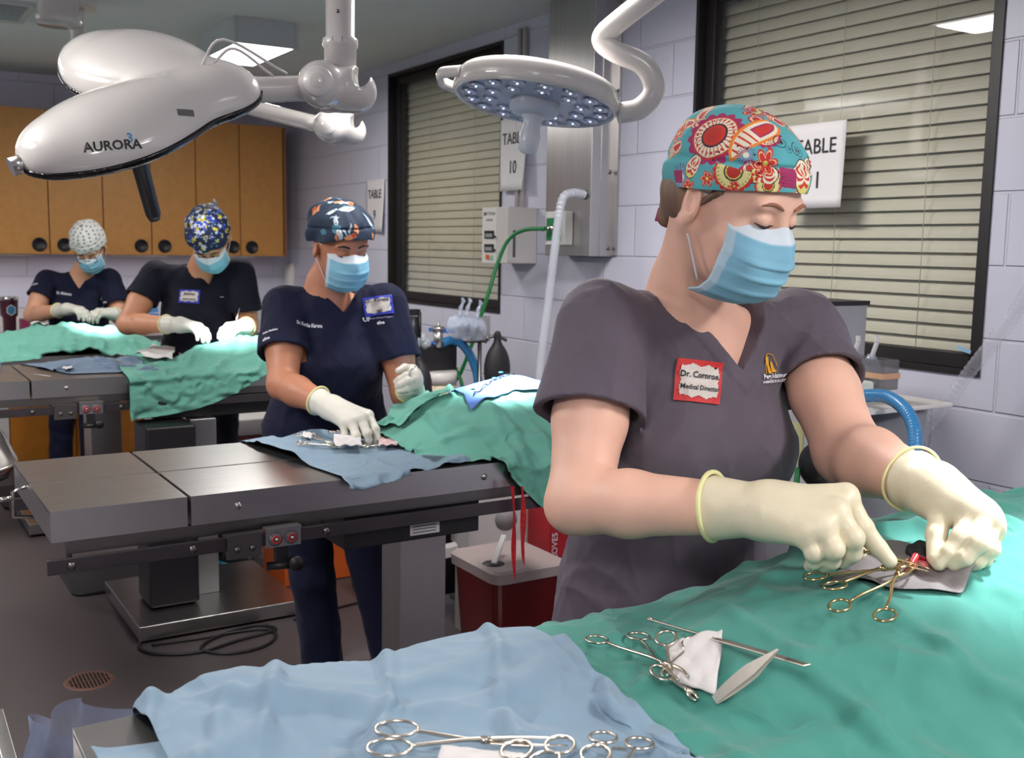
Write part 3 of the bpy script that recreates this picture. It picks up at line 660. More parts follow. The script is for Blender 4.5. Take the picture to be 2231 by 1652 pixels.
def ccone(a, b, ra, rb, ecc=None):      # flat-ended cone
    a = np.array(a, float); b = np.array(b, float); L = np.linalg.norm(b-a); u = (b-a)/L
    def f(X, Y, Z):
        px, py, pz = X-a[0], Y-a[1], Z-a[2]; t = px*u[0]+py*u[1]+pz*u[2]
        r = np.sqrt(np.maximum(px*px+py*py+pz*pz-t*t, 0)); tt = np.clip(t/L, 0, 1)
        return np.maximum(r-(ra+(rb-ra)*tt), np.maximum(-t, t-L))
    m_ = max(ra, rb); return f, np.minimum(a, b)-m_, np.maximum(a, b)+m_
def ell(c, r, R=None):
    c = np.array(c, float); r = np.array(r, float); R = np.eye(3) if R is None else np.array(R)
    def f(X, Y, Z):
        px, py, pz = X-c[0], Y-c[1], Z-c[2]; k0 = 0; k1 = 0
        for i in range(3):
            q = px*R[0, i]+py*R[1, i]+pz*R[2, i]; k0 = k0+(q/r[i])**2; k1 = k1+(q/(r[i]*r[i]))**2
        k0 = np.sqrt(k0); return k0*(k0-1)/np.sqrt(k1+1e-9)
    m_ = np.abs(R) @ r; return f, c-m_, c+m_
def loftp(o, R, st, zmax=None):         # stations (height, half side, half depth, side offset, fwd offset) in frame R=(side,fwd,up)
    o = np.array(o, float); R = np.array(R); st = np.array(st, float); hs = st[:, 0]
    def f(X, Y, Z):
        px, py, pz = X-o[0], Y-o[1], Z-o[2]
        q = [px*R[0, i]+py*R[1, i]+pz*R[2, i] for i in range(3)]
        z = np.clip(q[2], hs[0], hs[-1]); a, b, cx_3, cy_3 = [np.interp(z, hs, st[:, j]).astype(np.float32) for j in (1, 2, 3, 4)]
        u, v = q[0]-cx_3, q[1]-cy_3; k0 = np.sqrt((u/a)**2+(v/b)**2); k1 = np.sqrt((u/(a*a))**2+(v/(b*b))**2)+1e-6
        d = k0*(k0-1)/k1; e = np.maximum(hs[0]-q[2], q[2]-hs[-1])
        return np.where(e > 0, np.sqrt(np.maximum(d, 0)**2+e*e), d)
    mx = max(st[:, 1].max()+abs(st[:, 3]).max(), st[:, 2].max()+abs(st[:, 4]).max())
    p0 = o+R[:, 2]*hs[0]; p1 = o+R[:, 2]*hs[-1]
    return f, np.minimum(p0, p1)-mx, np.maximum(p0, p1)+mx
def custom(fn, lo, hi): return fn, np.array(lo, float), np.array(hi, float)
def folds(o, R, amp, freq, seed=0, lo=None, hi=None):  # soft cloth creases as an offset field
    rs = np.random.RandomState(seed); ws = [(rs.randn(3)*freq*s_, rs.rand()*6.28) for s_ in (1, 1, 1.7, 1.7, 2.6)]
    def f(X, Y, Z):
        t = 0
        for i, (k_, ph) in enumerate(ws):
            w1 = 1.1*np.sin(1.7*freq*(X*0.6+Y*0.8)+ph)+0.9*np.sin(1.3*freq*Z+ph*2)
            s_ = np.sin(k_[0]*X+k_[1]*Y+k_[2]*Z*0.6+ph+w1); t = t+(1-np.abs(s_))**3/(1+i*0.5)
        return t*amp*0.4
    return custom(f, lo, hi)
def make(name, F, mat, parent, label=None, keep=True):
    v, q = F.mesh()
    o = mesh_obj(name, v, [tuple(r) for r in q.tolist()], mat, parent, True, label)
    return o
def frame_from(f, u):                   # columns: right, forward, up
    f = nrm(f); u = np.array(u, float); u = nrm(u-f*(u@f)); r = np.cross(f, u); return np.column_stack([r, f, u])

def skin_mat(name, rgb): return MAT(name, rgb, 0.5, 0, 0.05, 14, 0.12, 260, sss=0.12, bdist=0.001)
def cloth_mat(name, rgb, rough=0.8, sheen=0.15, bump=0.25, bs=900): return MAT(name, rgb, rough, 0, 0.05, 12, bump, bs, sheen=sheen, spec=0.25, bdist=0.0008, wrinkle=(6.0, 0.018))
glove_m = MAT('latex_glove', (226, 214, 186), 0.42, 0, 0.04, 20, 0.25, 120, sss=0.10, bdist=0.002)
glove_w = MAT('white_latex_glove', (222, 218, 208), 0.42, 0, 0.04, 20, 0.25, 120, sss=0.10, bdist=0.002)
cuff_m = MAT('latex_cuff', (222, 218, 160), 0.4)
mask_m = MAT('mask_fabric', (128, 186, 214), 0.75, 0, 0.04, 30, 0.3, 500, attr='paint', bdist=0.0006)
brow_m = MAT('eyebrow', (96, 64, 48), 0.8)
lash_m = MAT('eyelash', (40, 28, 26), 0.8)
eye_m = MAT('eye', (230, 225, 220), 0.2)
mask_white = MAT('mask_white', (226, 230, 236), 0.7)

def head_prims(F, c, H, S=1.0):
    L = lambda x, y, z: c + H @ (np.array([x, y, z])*S)
    E = lambda p, r, k, op='add', R=None: F.put(ell(L(*p), np.array(r)*S, H if R is None else H @ R), k, op)
    E((0, -0.012, 0.035), (0.076, 0.096, 0.086), 0.01)
    E((0, 0.020, 0.030), (0.068, 0.072, 0.062), 0.02)
    E((0, 0.026, -0.030), (0.062, 0.064, 0.074), 0.03)
    E((0, 0.045, -0.075), (0.043, 0.046, 0.040), 0.025)
    E((0, 0.076, -0.100), (0.021, 0.018, 0.015), 0.018)
    for s in (-1, 1):
        E((s*0.040, 0.062, -0.028), (0.024, 0.024, 0.024), 0.02)             # cheek
        E((s*0.030, 0.082, 0.030), (0.024, 0.009, 0.008), 0.018)            # brow ridge
        E((s*0.031, 0.104, 0.010), (0.018, 0.017, 0.012), 0.014, 'sub')     # socket
        E((s*0.031, 0.0785, 0.008), (0.0165, 0.0145, 0.0130), 0.003)         # lid over the eyeball
    F.put(cone(L(0, 0.088, 0.020), L(0, 0.110, -0.022), 0.0075*S, 0.0115*S), 0.012)
    for s in (-1, 1): F.put(cone(L(s*0.010, 0.096, -0.024), L(s*0.004, 0.108, -0.026), 0.006*S, 0.008*S), 0.008)
    E((0, 0.092, -0.056), (0.022, 0.012, 0.012), 0.012)                      # mouth mass
    for s in (-1, 1):                                                        # ear
        Rr = np.array(Matrix.Rotation(-0.35*s, 3, 'Z'))@np.array(Matrix.Rotation(0.15, 3, 'X'))
        E((s*0.078, -0.008, -0.004), (0.0085, 0.019, 0.031), 0.006, R=Rr)
        E((s*0.085, -0.004, 0.002), (0.006, 0.011, 0.019), 0.004, 'sub', R=Rr)
        E((s*0.079, -0.012, -0.030), (0.006, 0.009, 0.009), 0.005, R=Rr)
    return L
def brow_and_lash(L, S, parent, bm=brow_m):
    V = np.empty(len(parent.data.vertices)*3); parent.data.vertices.foreach_get('co', V); V = V.reshape(-1, 3)@np.array(WM[parent.name])[:3, :3].T+np.array(WM[parent.name])[:3, 3]
    o0 = L(0, 0, 0); ax = [L(*e)-o0 for e in np.eye(3)]; Q = np.column_stack([(V-o0)@a/(S*S) for a in ax]); Q = Q[(np.abs(Q[:, 0]) < 0.07) & (np.abs(Q[:, 2]) < 0.06) & (Q[:, 1] > 0.03) & (Q[:, 1] < 0.13)]
    def sy(x, z):
        d = (Q[:, 0]-x)**2+(Q[:, 2]-z)**2; i = np.argsort(d)[:3]; return float(Q[i, 1].max())
    for s in (-1, 1):
        b = MB(); pts = []; rr = []
        for t in np.linspace(0, 1, 12):
            x = s*(0.013+0.040*t); z = 0.029+0.009*math.sin(t*2.4)-0.004*t; pts.append(L(x, sy(x, z)+0.0006, z)); rr.append((0.0030*math.sin(math.pi*(0.15+0.83*t))**0.7)*S)
        b.tube(pts, rr, 8); b.build('eyebrow', bm, parent)
        b = MB(); pts = []
        for t in np.linspace(0, 1, 12):
            a = -1+2*t; x = s*0.031+0.0155*a; z = 0.0035-0.0035*math.cos(a*1.5)+0.0005; pts.append(L(x, sy(x, z)+0.0004, z))
        b.tube(pts, [0.0015*S*(0.4+math.sin(math.pi*t)) for t in np.linspace(0, 1, 12)], 6); b.build('eyelashes', lash_m, parent)
def paint(o, cols):
    a = o.data.color_attributes.new('paint', 'FLOAT_COLOR', 'POINT'); c = np.ones((len(o.data.vertices), 4), np.float32); c[:, :3] = cols; a.data.foreach_set('color', c.ravel())
def mask_on(c, H, S, parent, wide=1.0, label='light blue pleated face mask'):
    nu, nv = 64, 60; vs = []; cols = []
    vz = [0, .12, .3, .5, .7, .86, 1.0]; zz = [.002, -.016, -.042, -.066, -.092, -.112, -.126]; yy = [.103, .121, .130, .131, .124, .108, .082]
    ww = [.064, .068, .071, .071, .067, .058, .046]
    blue = np.array(s2l((134, 190, 216))); wht = np.array(s2l((214, 224, 234))); pale = np.array(s2l((150, 196, 220)))
    for i in range(nv):
        v = i/(nv-1); z = np.interp(v, vz, zz); y = np.interp(v, vz, yy); w_ = np.interp(v, vz, ww)*wide
        pl = 0
        for pv in (0.34, 0.54, 0.74): pl += 0.0035*max(0, 1-abs(v-pv)/0.07) if v > pv-0.07 and v < pv else 0
        for j in range(nu):
            u = -1+2*j/(nu-1); x = w_*math.sin(u*1.28)/math.sin(1.28)
            yd = y-0.086*(1-math.cos(u*1.20))*(1.0+0.1*v)-0.008*abs(u)**6
            zn = z+0.006*abs(u)**2*(1-2*v)+(0.010*math.exp(-(u/0.22)**2)*(1-v)**6)
            nose = 0.006*math.exp(-(u/0.16)**2)*math.exp(-((v-0.12)/0.2)**2)
            sag = 0.0014*math.sin(9*u+5*v)*(math.sin(math.pi*v)) + 0.002*math.sin(3.1*u*2+v*12)*math.sin(math.pi*v)*0.6
            vs.append(c + H @ (np.array([x, yd+nose+pl*(1-abs(u)**4)+sag, zn])*S))
            col = blue*(0.97+0.05*math.sin(v*40)) 
            if v < 0.11: col = wht
            elif abs(u) > 0.90: col = wht*0.5+pale*0.5
            elif v > 0.965: col = pale
            cols.append(col)
    fs = [(i*nu+j, i*nu+j+1, (i+1)*nu+j+1, (i+1)*nu+j) for i in range(nv-1) for j in range(nu-1)]
    o = mesh_obj('face_mask', vs, fs, mask_m, parent, True, label); paint(o, np.array(cols))
    so = o.modifiers.new('s', 'SOLIDIFY'); so.thickness = 0.0016; so.offset = 0
    L = lambda x, y, z: c + H @ (np.array([x, y, z])*S)
    for s in (-1, 1):
        for (pa, e1, e2) in (((s*0.062*wide, 0.047, 0.0), (s*0.078, 0.012, 0.018), (s*0.080, -0.006, 0.024)), ((s*0.050*wide, 0.030, -0.112), (s*0.074, 0.0, -0.05), (s*0.080, -0.020, -0.030))):
            MB().tube(spline([L(*pa), L(*e1), L(*e2)], 6), 0.0016*S, 6).build('ear_loop', mask_white, o)
    return o
def hand(name, wrist, fingers, thumb, fs, parent, mat, h, wr=0.027, cuff=None, forearm=None, palm_r=0.0135, fr=0.0098, label=None):
    """fingers: four chains [mcp,pip,dip,tip]; thumb: chain [base, joint, tip]"""
    allp = [np.array(p, float) for ch in fingers+[thumb] for p in ch]+[np.array(wrist, float)]
    if forearm is not None: allp.append(np.array(forearm, float))
    A = np.array(allp); F = Field(A.min(0)-0.06, A.max(0)+0.06, h)
    mc = [np.array(f[0], float) for f in fingers]; w_ = np.array(wrist, float)
    if forearm is not None: F.put(ccone(forearm, w_, cuff*1.0, wr), 0)
    F.put(ell(w_, (wr, wr, wr)), 0.012)
    for i, m_ in enumerate(mc):
        side = (mc[-1]-mc[0])*0.18*(i/3-0.5); F.put(cone(w_+side*1.6, m_, wr*0.78, palm_r*(1.0 if i < 3 else 0.92)), 0.022)
    th = [np.array(p, float) for p in thumb]
    F.put(cone(w_*0.75+mc[0]*0.25, th[0], wr*0.7, 0.0165), 0.02)
    for i, ch in enumerate(fingers):
        sc_ = [0.97, 1.03, 0.98, 0.86][i]*fr/0.0098; rr = [0.0122*sc_, 0.0104*sc_, 0.0092*sc_, 0.0080*sc_]
        G_ = Field(F.lo, F.lo+h*(F.n-1), h); G_.A = G_.A[:F.n[0], :F.n[1], :F.n[2]]
        for a in range(len(ch)-1): G_.put(cone(ch[a], ch[a+1], rr[a], rr[a+1]), 0.003)
        G_.put(ell(ch[1], [rr[1]*1.12]*3), 0.004)
        # union with the palm but crisp against the neighbouring fingers
        d = G_.A; a_ = F.A; near = np.array(ch[0], float)
        ax = [(F.lo[q]+h*np.arange(F.n[q])).astype(np.float32) for q in range(3)]
        dist = np.sqrt((ax[0][:, None, None]-near[0])**2+(ax[1][None, :, None]-near[1])**2+(ax[2][None, None, :]-near[2])**2)
        k = np.clip(0.016*(1-dist/0.034), 0.0015, 0.016); t = np.maximum(k-np.abs(a_-d), 0)/k; F.A = np.minimum(a_, d)-t*t*k*0.25
    tr = [0.0165, 0.0128, 0.0098][:len(th)]
    for a in range(len(th)-1): F.put(cone(th[a], th[a+1], tr[a], tr[a+1]), 0.006)
    o = make(name, F, mat, parent, label)
    return o
def cuff_ring(a, ax_, r, parent, mat=cuff_m, thick=0.0035):
    ax_ = nrm(ax_); u = nrm(np.cross(ax_, [0.3, 0.2, 1])); v = np.cross(ax_, u)
    pts = [a+r*(math.cos(t)*u+math.sin(t)*v)*(1+0.05*math.sin(3*t))+ax_*0.003*math.sin(2*t) for t in np.linspace(0, 2*math.pi, 36, endpoint=False)]
    return MB().tube(pts, thick, 8, closed=True).build('glove_cuff', mat, parent, label='rolled cuff of the glove')

# painted motifs (flat 2D functions on the cloth, local metres) -> colour or None
C_ = lambda *c: np.array(s2l(c))
TEAL, CREAM, RED, MAG, ORG, YEL, DRK = C_(84, 168, 176), C_(244, 232, 206), C_(196, 48, 38), C_(158, 32, 92), C_(238, 132, 40), C_(222, 214, 96), C_(22, 28, 44)
def m_medallion(x, y, R, c):
    r = np.hypot(x, y)/R; a = np.arctan2(y, x)
    s = r < 0.86+0.14*np.abs(np.sin(8*a)); c[s] = MAG
    c[r < 0.80] = CREAM; c[(r < 0.80) & (r > 0.74)] = RED
    c[(r < 0.72) & (r > 0.46) & (np.abs(np.sin(13*a)) > 0.93)] = RED*0.9
    da = (a % (2*math.pi/22))-math.pi/22; c[((r-0.64)**2+(da*0.64)**2) < 0.045**2] = RED
    c[(r < 0.46)] = DRK; c[r < 0.40] = RED; c[r < 0.28] = RED*0.85
def m_half(x, y, R, c):
    r = np.hypot(x, y)/R; a = np.arctan2(y, x); up = y < R*0.15
    c[up & (r < 0.9+0.1*np.abs(np.sin(9*a)))] = RED; c[up & (r < 0.82)] = YEL*0.6+CREAM*0.4
    c[up & (r < 0.78) & (r > 0.7) & (np.sin(26*a) > 0.3)] = YEL*0.5
    c[up & (r < 0.46)] = DRK; c[up & (r < 0.39)] = YEL; c[up & (r < 0.33)] = RED*0.8
    da = (a % (math.pi/8))-math.pi/16; c[(y > 0) & ((r-1.15)**2+(da*1.1)**2 < 0.05**2)] = DRK
def m_paisley(x, y, R, c):
    t = np.clip((y+R)/(2.2*R), 0, 1); xc = 0.55*R*np.sin(t*2.6)*t; w = R*0.52*np.sqrt(np.clip(np.sin(math.pi*np.clip(t, 0, 1)**0.62), 0, 1)); d = np.abs(x-xc)-w
    i = (t > 0.001) & (t < 0.999)
    c[i & (d < 0)] = ORG; c[i & (d < -0.12*R)] = CREAM; c[i & (d < -0.26*R) & (t < 0.45)] = MAG; c[i & (d < -0.34*R) & (t < 0.42)] = RED
    c[i & (d < -0.14*R) & (((t*9) % 1) > 0.7) & (t > 0.5)] = RED
def m_flower(x, y, R, c):
    r = np.hypot(x, y)/R; a = np.arctan2(y, x); p = 0.55+0.45*np.abs(np.cos(3*a))
    c[r < p] = RED; c[r < p-0.14] = ORG*0.5+CREAM*0.5; c[r < p-0.24] = RED; c[r < 0.2] = YEL
def m_burst(x, y, R, c):
    r = np.hypot(x, y)/R; a = np.arctan2(y, x)
    c[(r < 0.95) & (r > 0.45) & (np.abs(np.sin(10*a)) > 0.86)] = DRK*0.6+C_(150, 130, 200)*0.4; c[(r < 0.62) & (r > 0.36) & (np.sin(12*a) > 0)] = C_(150, 140, 200); c[r < 0.3] = CREAM
def m_egg(x, y, R, c):
    r = np.hypot(x/0.72, y)/R
    c[r < 1] = DRK; c[r < 0.92] = CREAM; c[(r < 0.92) & (y < -0.4*R)] = YEL*0.8+CREAM*0.2
    a = np.arctan2(np.abs(x), y); rr = np.hypot(x, y-0.0)/R
    c[(r < 0.75) & (np.abs(np.sin(a*3.0+rr*5)) > 0.72)] = RED
def m_patch(x, y, R, c):
    i = (np.abs(x) < R*0.8) & (np.abs(y) < R*0.7); c[i] = MAG; c[i & ((np.sin(x/R*28) > 0.85) | (np.sin(y/R*28) > 0.85))] = MAG*0.6
def m_swirl(x, y, R, c):
    r = np.hypot(x, y)/R+1e-6; a = np.arctan2(y, x); c[(r < 1) & (np.abs(((a/(2*math.pi)+1.6*np.log(r+0.15)) % 1)-0.5) < 0.10) & (r > 0.12)] = DRK; c[r < 0.2] = DRK
def decal(V, N, cols, p, R, fn, rot=0.0, up=(0, 0, 1), k=1.5):
    i = int(np.argmin(((V-p)**2).sum(1))); n = N[i]; u = nrm(np.cross(up, n)); v = np.cross(n, u)
    if rot: u, v = u*math.cos(rot)+v*math.sin(rot), v*math.cos(rot)-u*math.sin(rot)
    d = V-V[i]; sel = np.where((np.abs(d@n) < R*1.2) & ((d*d).sum(1) < (k*R)**2) & (N@n > 0.1))[0]
    if len(sel) == 0: return
    x = d[sel]@u; y = d[sel]@v; c = cols[sel].copy(); fn(x, y, R, c); cols[sel] = c
def cap_mesh(c, H, S, rx, ry, rz, cy, cz, rim_f, rim_b, nu=480, nv=170, puck=0.0025, seed=1, gather=0.0):
    """a cloth cap: crown ellipsoid cut by a rim that drops from forehead to nape"""
    vs = np.zeros((nv, nu, 3)); rs = np.random.RandomState(seed); ph = rs.rand(8)*6.28
    az = np.linspace(0, 2*math.pi, nu, endpoint=False)
    for i in range(nv):
        t = i/(nv-1)
        zr = rim_b+(rim_f-rim_b)*(0.5+0.5*np.sin(az))        # rim height relative to the cap centre
        thm = np.arccos(np.clip(zr/rz, -0.999, 0.999)); th = thm*t
        e = 0.86
        sx = np.sign(np.cos(az))*np.abs(np.cos(az))**e; sy = np.sign(np.sin(az))*np.abs(np.sin(az))**e
        st_, ct = np.sin(th), np.cos(th); q = np.sign(ct)*np.abs(ct)**0.9
        w_ = puck*(np.sin(7*az+ph[0]+4*t)*t+0.8*np.sin(13*az+ph[1]-6*t)*t*(1-t)*2+0.7*np.sin(5*az+11*t+ph[2]))+gather*np.sin(38*az)*max(0, (t-0.75)/0.25)
        band = -0.004*np.exp(-((t-0.78)/0.03)**2)
        k = 1+(w_+band)/0.1
        vs[i] = np.stack([rx*st_*np.cos(az)*k, ry*st_*np.sin(az)*k, rz*q*(1+w_*4)], -1)
    loc = vs.reshape(-1, 3)+np.array([0, cy, cz]); W = c+(loc*S)@H.T
    idx = np.arange(nv*nu).reshape(nv, nu); j2 = np.roll(idx, -1, axis=1)
    fs = np.stack([idx[:-1], idx[1:], j2[1:], j2[:-1]], -1).reshape(-1, 4)
    cen = c+H@(np.array([0, cy, cz])*S); 
    du = np.roll(vs, -1, 1)-np.roll(vs, 1, 1); dv = np.gradient(vs, axis=0); N = np.cross(dv.reshape(-1, 3), du.reshape(-1, 3)); N /= np.linalg.norm(N, axis=1)[:, None]+1e-12
    N = N@H.T; sgn = np.sign(((W-cen)*N).sum(1)); N *= sgn[:, None]
    return W, fs, N
def vis_pt(W, N, px, py):               # cap point nearest a photo position, on the side that faces the camera
    q = (W-np.array([0, 0, CAM_H]))@CR; x = CX+F_PX*q[:, 0]/q[:, 2]; y = CY-F_PX*q[:, 1]/q[:, 2]
    d = (x-px)**2+(y-py)**2+np.where(((W-np.array([0, 0, CAM_H]))*N).sum(1) < 0, 0, 1e9); return W[int(np.argmin(d))]
def paisley_cap(root, c, H, S):
    W, fs, N = cap_mesh(c, H, S, 0.090, 0.113, 0.094, -0.012, 0.042, 0.012, -0.060, 620, 210, 0.0022, 3)
    cols = np.tile(TEAL, (len(W), 1)); up = H[:, 2]
    rs = np.random.RandomState(5); fnl = [m_flower, m_burst, m_paisley, m_half, m_egg, m_swirl, m_medallion, m_flower]
    for k in range(46): decal(W, N, cols, W[rs.randint(len(W))], 0.010+0.012*rs.rand(), fnl[k % 8], rs.rand()*6, up)
    for (x, y, R, fn, ro) in ((1470, 330, .017, m_paisley, 2.6), (1480, 290, .016, m_flower, 0), (1530, 245, .02, m_paisley, 1.2), (1640, 240, .015, m_half, 2), (1750, 300, .018, m_medallion, 0), (1752, 385, .024, m_egg, .1),
        (1700, 260, .02, m_paisley, -.6), (1555, 292, .040, m_medallion, 0), (1655, 300, .036, m_paisley, 2.75), (1625, 338, .013, m_burst, 0), (1508, 362, .017, m_egg, 0), (1598, 372, .028, m_half, .1), (1541, 390, .011, m_flower, .3),
        (1718, 388, .018, m_patch, 0), (1702, 310, .012, m_swirl, 0), (1720, 325, .007, m_swirl, 1), (1675, 405, .018, m_half, .2), (1498, 412, .014, m_flower, 1), (1720, 270, .014, m_flower, 2), (1478, 385, .012, m_patch, .4), (1600, 405, .008, m_flower, .5)):
        decal(W, N, cols, vis_pt(W, N, x, y), R*1.05, fn, ro, up)
    mt = MAT('paisley_cotton', (255, 255, 255), 0.8, 0, 0.04, 20, 0.2, 900, attr='paint', sheen=0.1, bdist=0.0006)
    o = mesh_obj('scrub_cap', W, fs, mt, root, True, 'teal cotton cap printed with paisleys and medallions'); paint(o, cols)
    so = o.modifiers.new('s', 'SOLIDIFY'); so.thickness = 0.002; so.offset = -1
    L = lambda x, y, z: c+H@(np.array([x, y, z])*S)
    # ties at the nape
    b = MB(); p0 = D(1470, 452, 1.60); p1 = D(1430, 462, 1.61); 
    rings = []
    for t in np.linspace(0, 1, 8):
        p_ = p0*(1-t)+p1*t+np.array([0, 0, 0.004*math.sin(t*5)]); wv = 0.006+0.009*math.sin(t*2.6); u = nrm(CR@np.array([0.3, 1, 0.2])); n_ = nrm(CR@np.array([0.1, 0.1, 1]))
        rings.append([p_-u*wv-n_*0.001, p_+u*wv-n_*0.001, p_+u*wv+n_*0.001, p_-u*wv+n_*0.001])
    loft(b, rings, smooth=False); b.build('cap_tie', MAT('magenta_tie', (158, 32, 92), 0.7), o)
    return o

# ------------------------------------------------------------------ the nearest surgeon (grey scrubs)
def person_front():
    skin = skin_mat('fair_skin', (238, 188, 166)); scrub = cloth_mat('grey_scrub_cloth', (88, 79, 90), 0.75, 0.1, 0.2, 1100)
    band = cloth_mat('grey_scrub_trim', (84, 76, 86), 0.75, 0.2)
    hc = D(1592, 442, 1.52)
    Hf = dirw(0.60, -0.50, 0.62); Hu = dirw(0.16, 0.93, 0.30); H = frame_from(Hf, Hu); S = 0.985
    neck = D(1500, 668, 1.66)
    shR = D(1312, 712, 1.62); shL = D(1742, 720, 1.80)
    elR = D(1262, 1092, 1.52); elL = D(1848, 985, 1.62)
    wrR = D(1655, 1112, 1.36); wrL = D(2022, 1062, 1.41)
    pel = D(1440, 1290, 1.84)
    root = thing('person', 'person in dark grey scrubs and teal paisley cap, operating at the nearest table', 'person', (pel[0], pel[1], 0))
    chest_up = nrm((shR+shL)/2*0.6+neck*0.4-pel); side = shR-shL; side = nrm(side-chest_up*(side@chest_up)); fwd = np.cross(chest_up, side)
    if fwd @ (CR @ np.array([0, 0, -1.0])) < 0: fwd = -fwd
    T = np.column_stack([side, fwd, chest_up]); Lt = float((neck-pel)@chest_up)
    st = [(-0.06, .192, .125, 0, 0), (0.05, .188, .125, 0, 0), (0.17, .158, .112, 0, .0), (0.30, .158, .118, 0, .006), (Lt-0.20, .160, .118, 0, .008), (Lt-0.10, .165, .095, 0, 0), (Lt-0.03, .120, .065, 0, -.005), (Lt+0.01, .060, .05, 0, -.005)]
    def torso(F, off, k=0.03):
        F.put(loftp(pel, T, [(s[0], s[1]+off, s[2]+off, s[3], s[4]) for s in st]), 0.0)
        for s in (-1, 1): F.put(ell(pel+T @ np.array([s*0.072, 0.085, Lt-0.235]), (0.072+off, 0.056+off, 0.070+off), T), 0.05)
        for sh in (shR, shL):
            F.put(cone(neck-chest_up*0.045, sh, 0.050+off, 0.054+off), 0.04)
    lo = np.min([pel-0.35, elR-0.1, hc-0.16, wrR-0.1], axis=0); hi = np.max([hc+0.17, wrL+0.06, shL+0.1, neck+0.2], axis=0); lo[2] = 0.93
    F = Field(lo, hi, 0.0026)
    L = head_prims(F, hc, H, S)
    torso(F, -0.016)
    F.put(cone(neck+chest_up*0.0-fwd*0.012, L(0, -0.028, -0.035), 0.058, 0.055), 0.035)
    F.put(cone(neck-chest_up*0.06, neck+chest_up*0.03, 0.075, 0.055), 0.04)
    sn = nrm(L(0.045*1, -0.01, -0.05)-neck); F.put(cone(L(-0.062, -0.012, -0.045), neck+fwd*0.045-side*0.012-chest_up*0.02, 0.013, 0.010), 0.02); F.put(cone(L(0.062, -0.012, -0.045), neck+fwd*0.045+side*0.012-chest_up*0.02, 0.013, 0.010), 0.02)
    for (sh, el, wr, ru, re, rf, rw) in ((shR, elR, wrR, 0.056, 0.044, 0.046, 0.031), (shL, elL, wrL, 0.056, 0.050, 0.050, 0.032)):
        F.put(cone(sh, sh*0.45+el*0.55, ru, ru*0.98), 0.02); F.put(cone(sh*0.45+el*0.55, el, ru*0.98, re), 0.015)
        mid = el*0.7+wr*0.3; F.put(cone(el, mid, re, rf), 0.022); F.put(cone(mid, wr, rf, rw), 0.015)
    F.put(ell(elR-nrm(wrR-elR)*0.018+np.array([0, 0, -0.012]), (0.030, 0.030, 0.030)), 0.02)
    body = make('body', F, skin, root)
    brow_and_lash(L, S, body, bm=MAT('brow_light', (150, 98, 76), 0.8))
    # scrub top
    lo = np.min([pel-0.3, shR-0.2, shL-0.2], axis=0); hi = np.max([shR+0.16, shL+0.16, neck+0.12], axis=0); lo[2] = 0.86
    F = Field(lo, hi, 0.0034); torso(F, 0.007)
    hR = shR+(elR-shR)*0.52; hL = shL+(elL-shL)*0.46
    F.put(cone(shR, shR+(hR-shR)*0.4, 0.064, 0.070), 0.03); F.put(ccone(shR, hR, 0.066, 0.082), 0.012)
    F.put(cone(shL, shL+(hL-shL)*0.4, 0.062, 0.066), 0.03); F.put(ccone(shL, hL, 0.062, 0.074), 0.012)
    F.put(folds(pel, T, 0.009, 11, 3, lo, hi), 0, 'off')
    F.put(ccone(hR-(hR-shR)*0.35, hR+(hR-shR)*0.2, 0.062, 0.079), 0.004, 'sub'); F.put(ccone(hL-(hL-shL)*0.35, hL+(hL-shL)*0.2, 0.057, 0.071), 0.004, 'sub')
    # V neck
    vb = D(1600, 800, 1.66); vl = D(1380, 590, 1.66); vr = D(1668, 610, 1.72)
    n0 = nrm(CR @ np.array([-0.15, -0.1, 1.0]))
    nn = nrm(np.cross(vl-vb, fwd)); 
    if nn @ (vr-vb) < 0: nn = -nn
    n2 = nrm(np.cross(vr-vb, fwd))
    if n2 @ (vl-vb) < 0: n2 = -n2
    def vneck(X, Y, Z, off=0.0):
        a = -((X-vb[0])*nn[0]+(Y-vb[1])*nn[1]+(Z-vb[2])*nn[2]); b = -((X-vb[0])*n2[0]+(Y-vb[1])*n2[1]+(Z-vb[2])*n2[2])
        c = -((X-neck[0])*fwd[0]+(Y-neck[1])*fwd[1]+(Z-neck[2])*fwd[2])-0.02
        return np.maximum(np.maximum(a, b), c)-off
    wlo, whi = np.min([vb, vl, vr, neck], axis=0)-0.1, np.max([vb, vl, vr, neck], axis=0)+0.12
    def bandf(X, Y, Z):
        d = vneck(X, Y, Z); return 0.0026*(np.clip((0.024-d)/0.005, 0, 1))
    F.put(custom(bandf, wlo, whi), 0, 'off')
    F.put(custom(vneck, wlo, whi), 0.001, 'sub')
    F.put(cone(neck-chest_up*0.005, L(0, -0.03, -0.04), 0.062, 0.075), 0.003, 'sub')
    top = make('scrub_top', F, scrub, root)
    # trousers
    F = Field(pel-np.array([0.32, 0.3, 0.98]), pel+np.array([0.3, 0.3, 0.12]), 0.0075); F.A[:] = 0.08
    ft = [np.array([pel[0]-0.10, pel[1]+0.02, 0.06]), np.array([pel[0]+0.12, pel[1]-0.06, 0.06])]
    F.put(loftp(pel, T, [(-0.16, .175, .125, 0, 0), (-0.02, .196, .132, 0, 0), (0.06, .185, .125, 0, 0)]), 0.0)
    hip = [pel+side*0.085-chest_up*0.12, pel-side*0.085-chest_up*0.12]
    if abs(hip[0][0]-ft[0][0])+0 > abs(hip[1][0]-ft[0][0]): hip = hip[::-1]
    for hp, f_ in zip(hip, ft):
        kn = (hp+f_)/2+fwd*0.03; F.put(cone(hp, kn, 0.095, 0.072), 0.03); F.put(cone(kn, f_, 0.072, 0.07), 0.02)
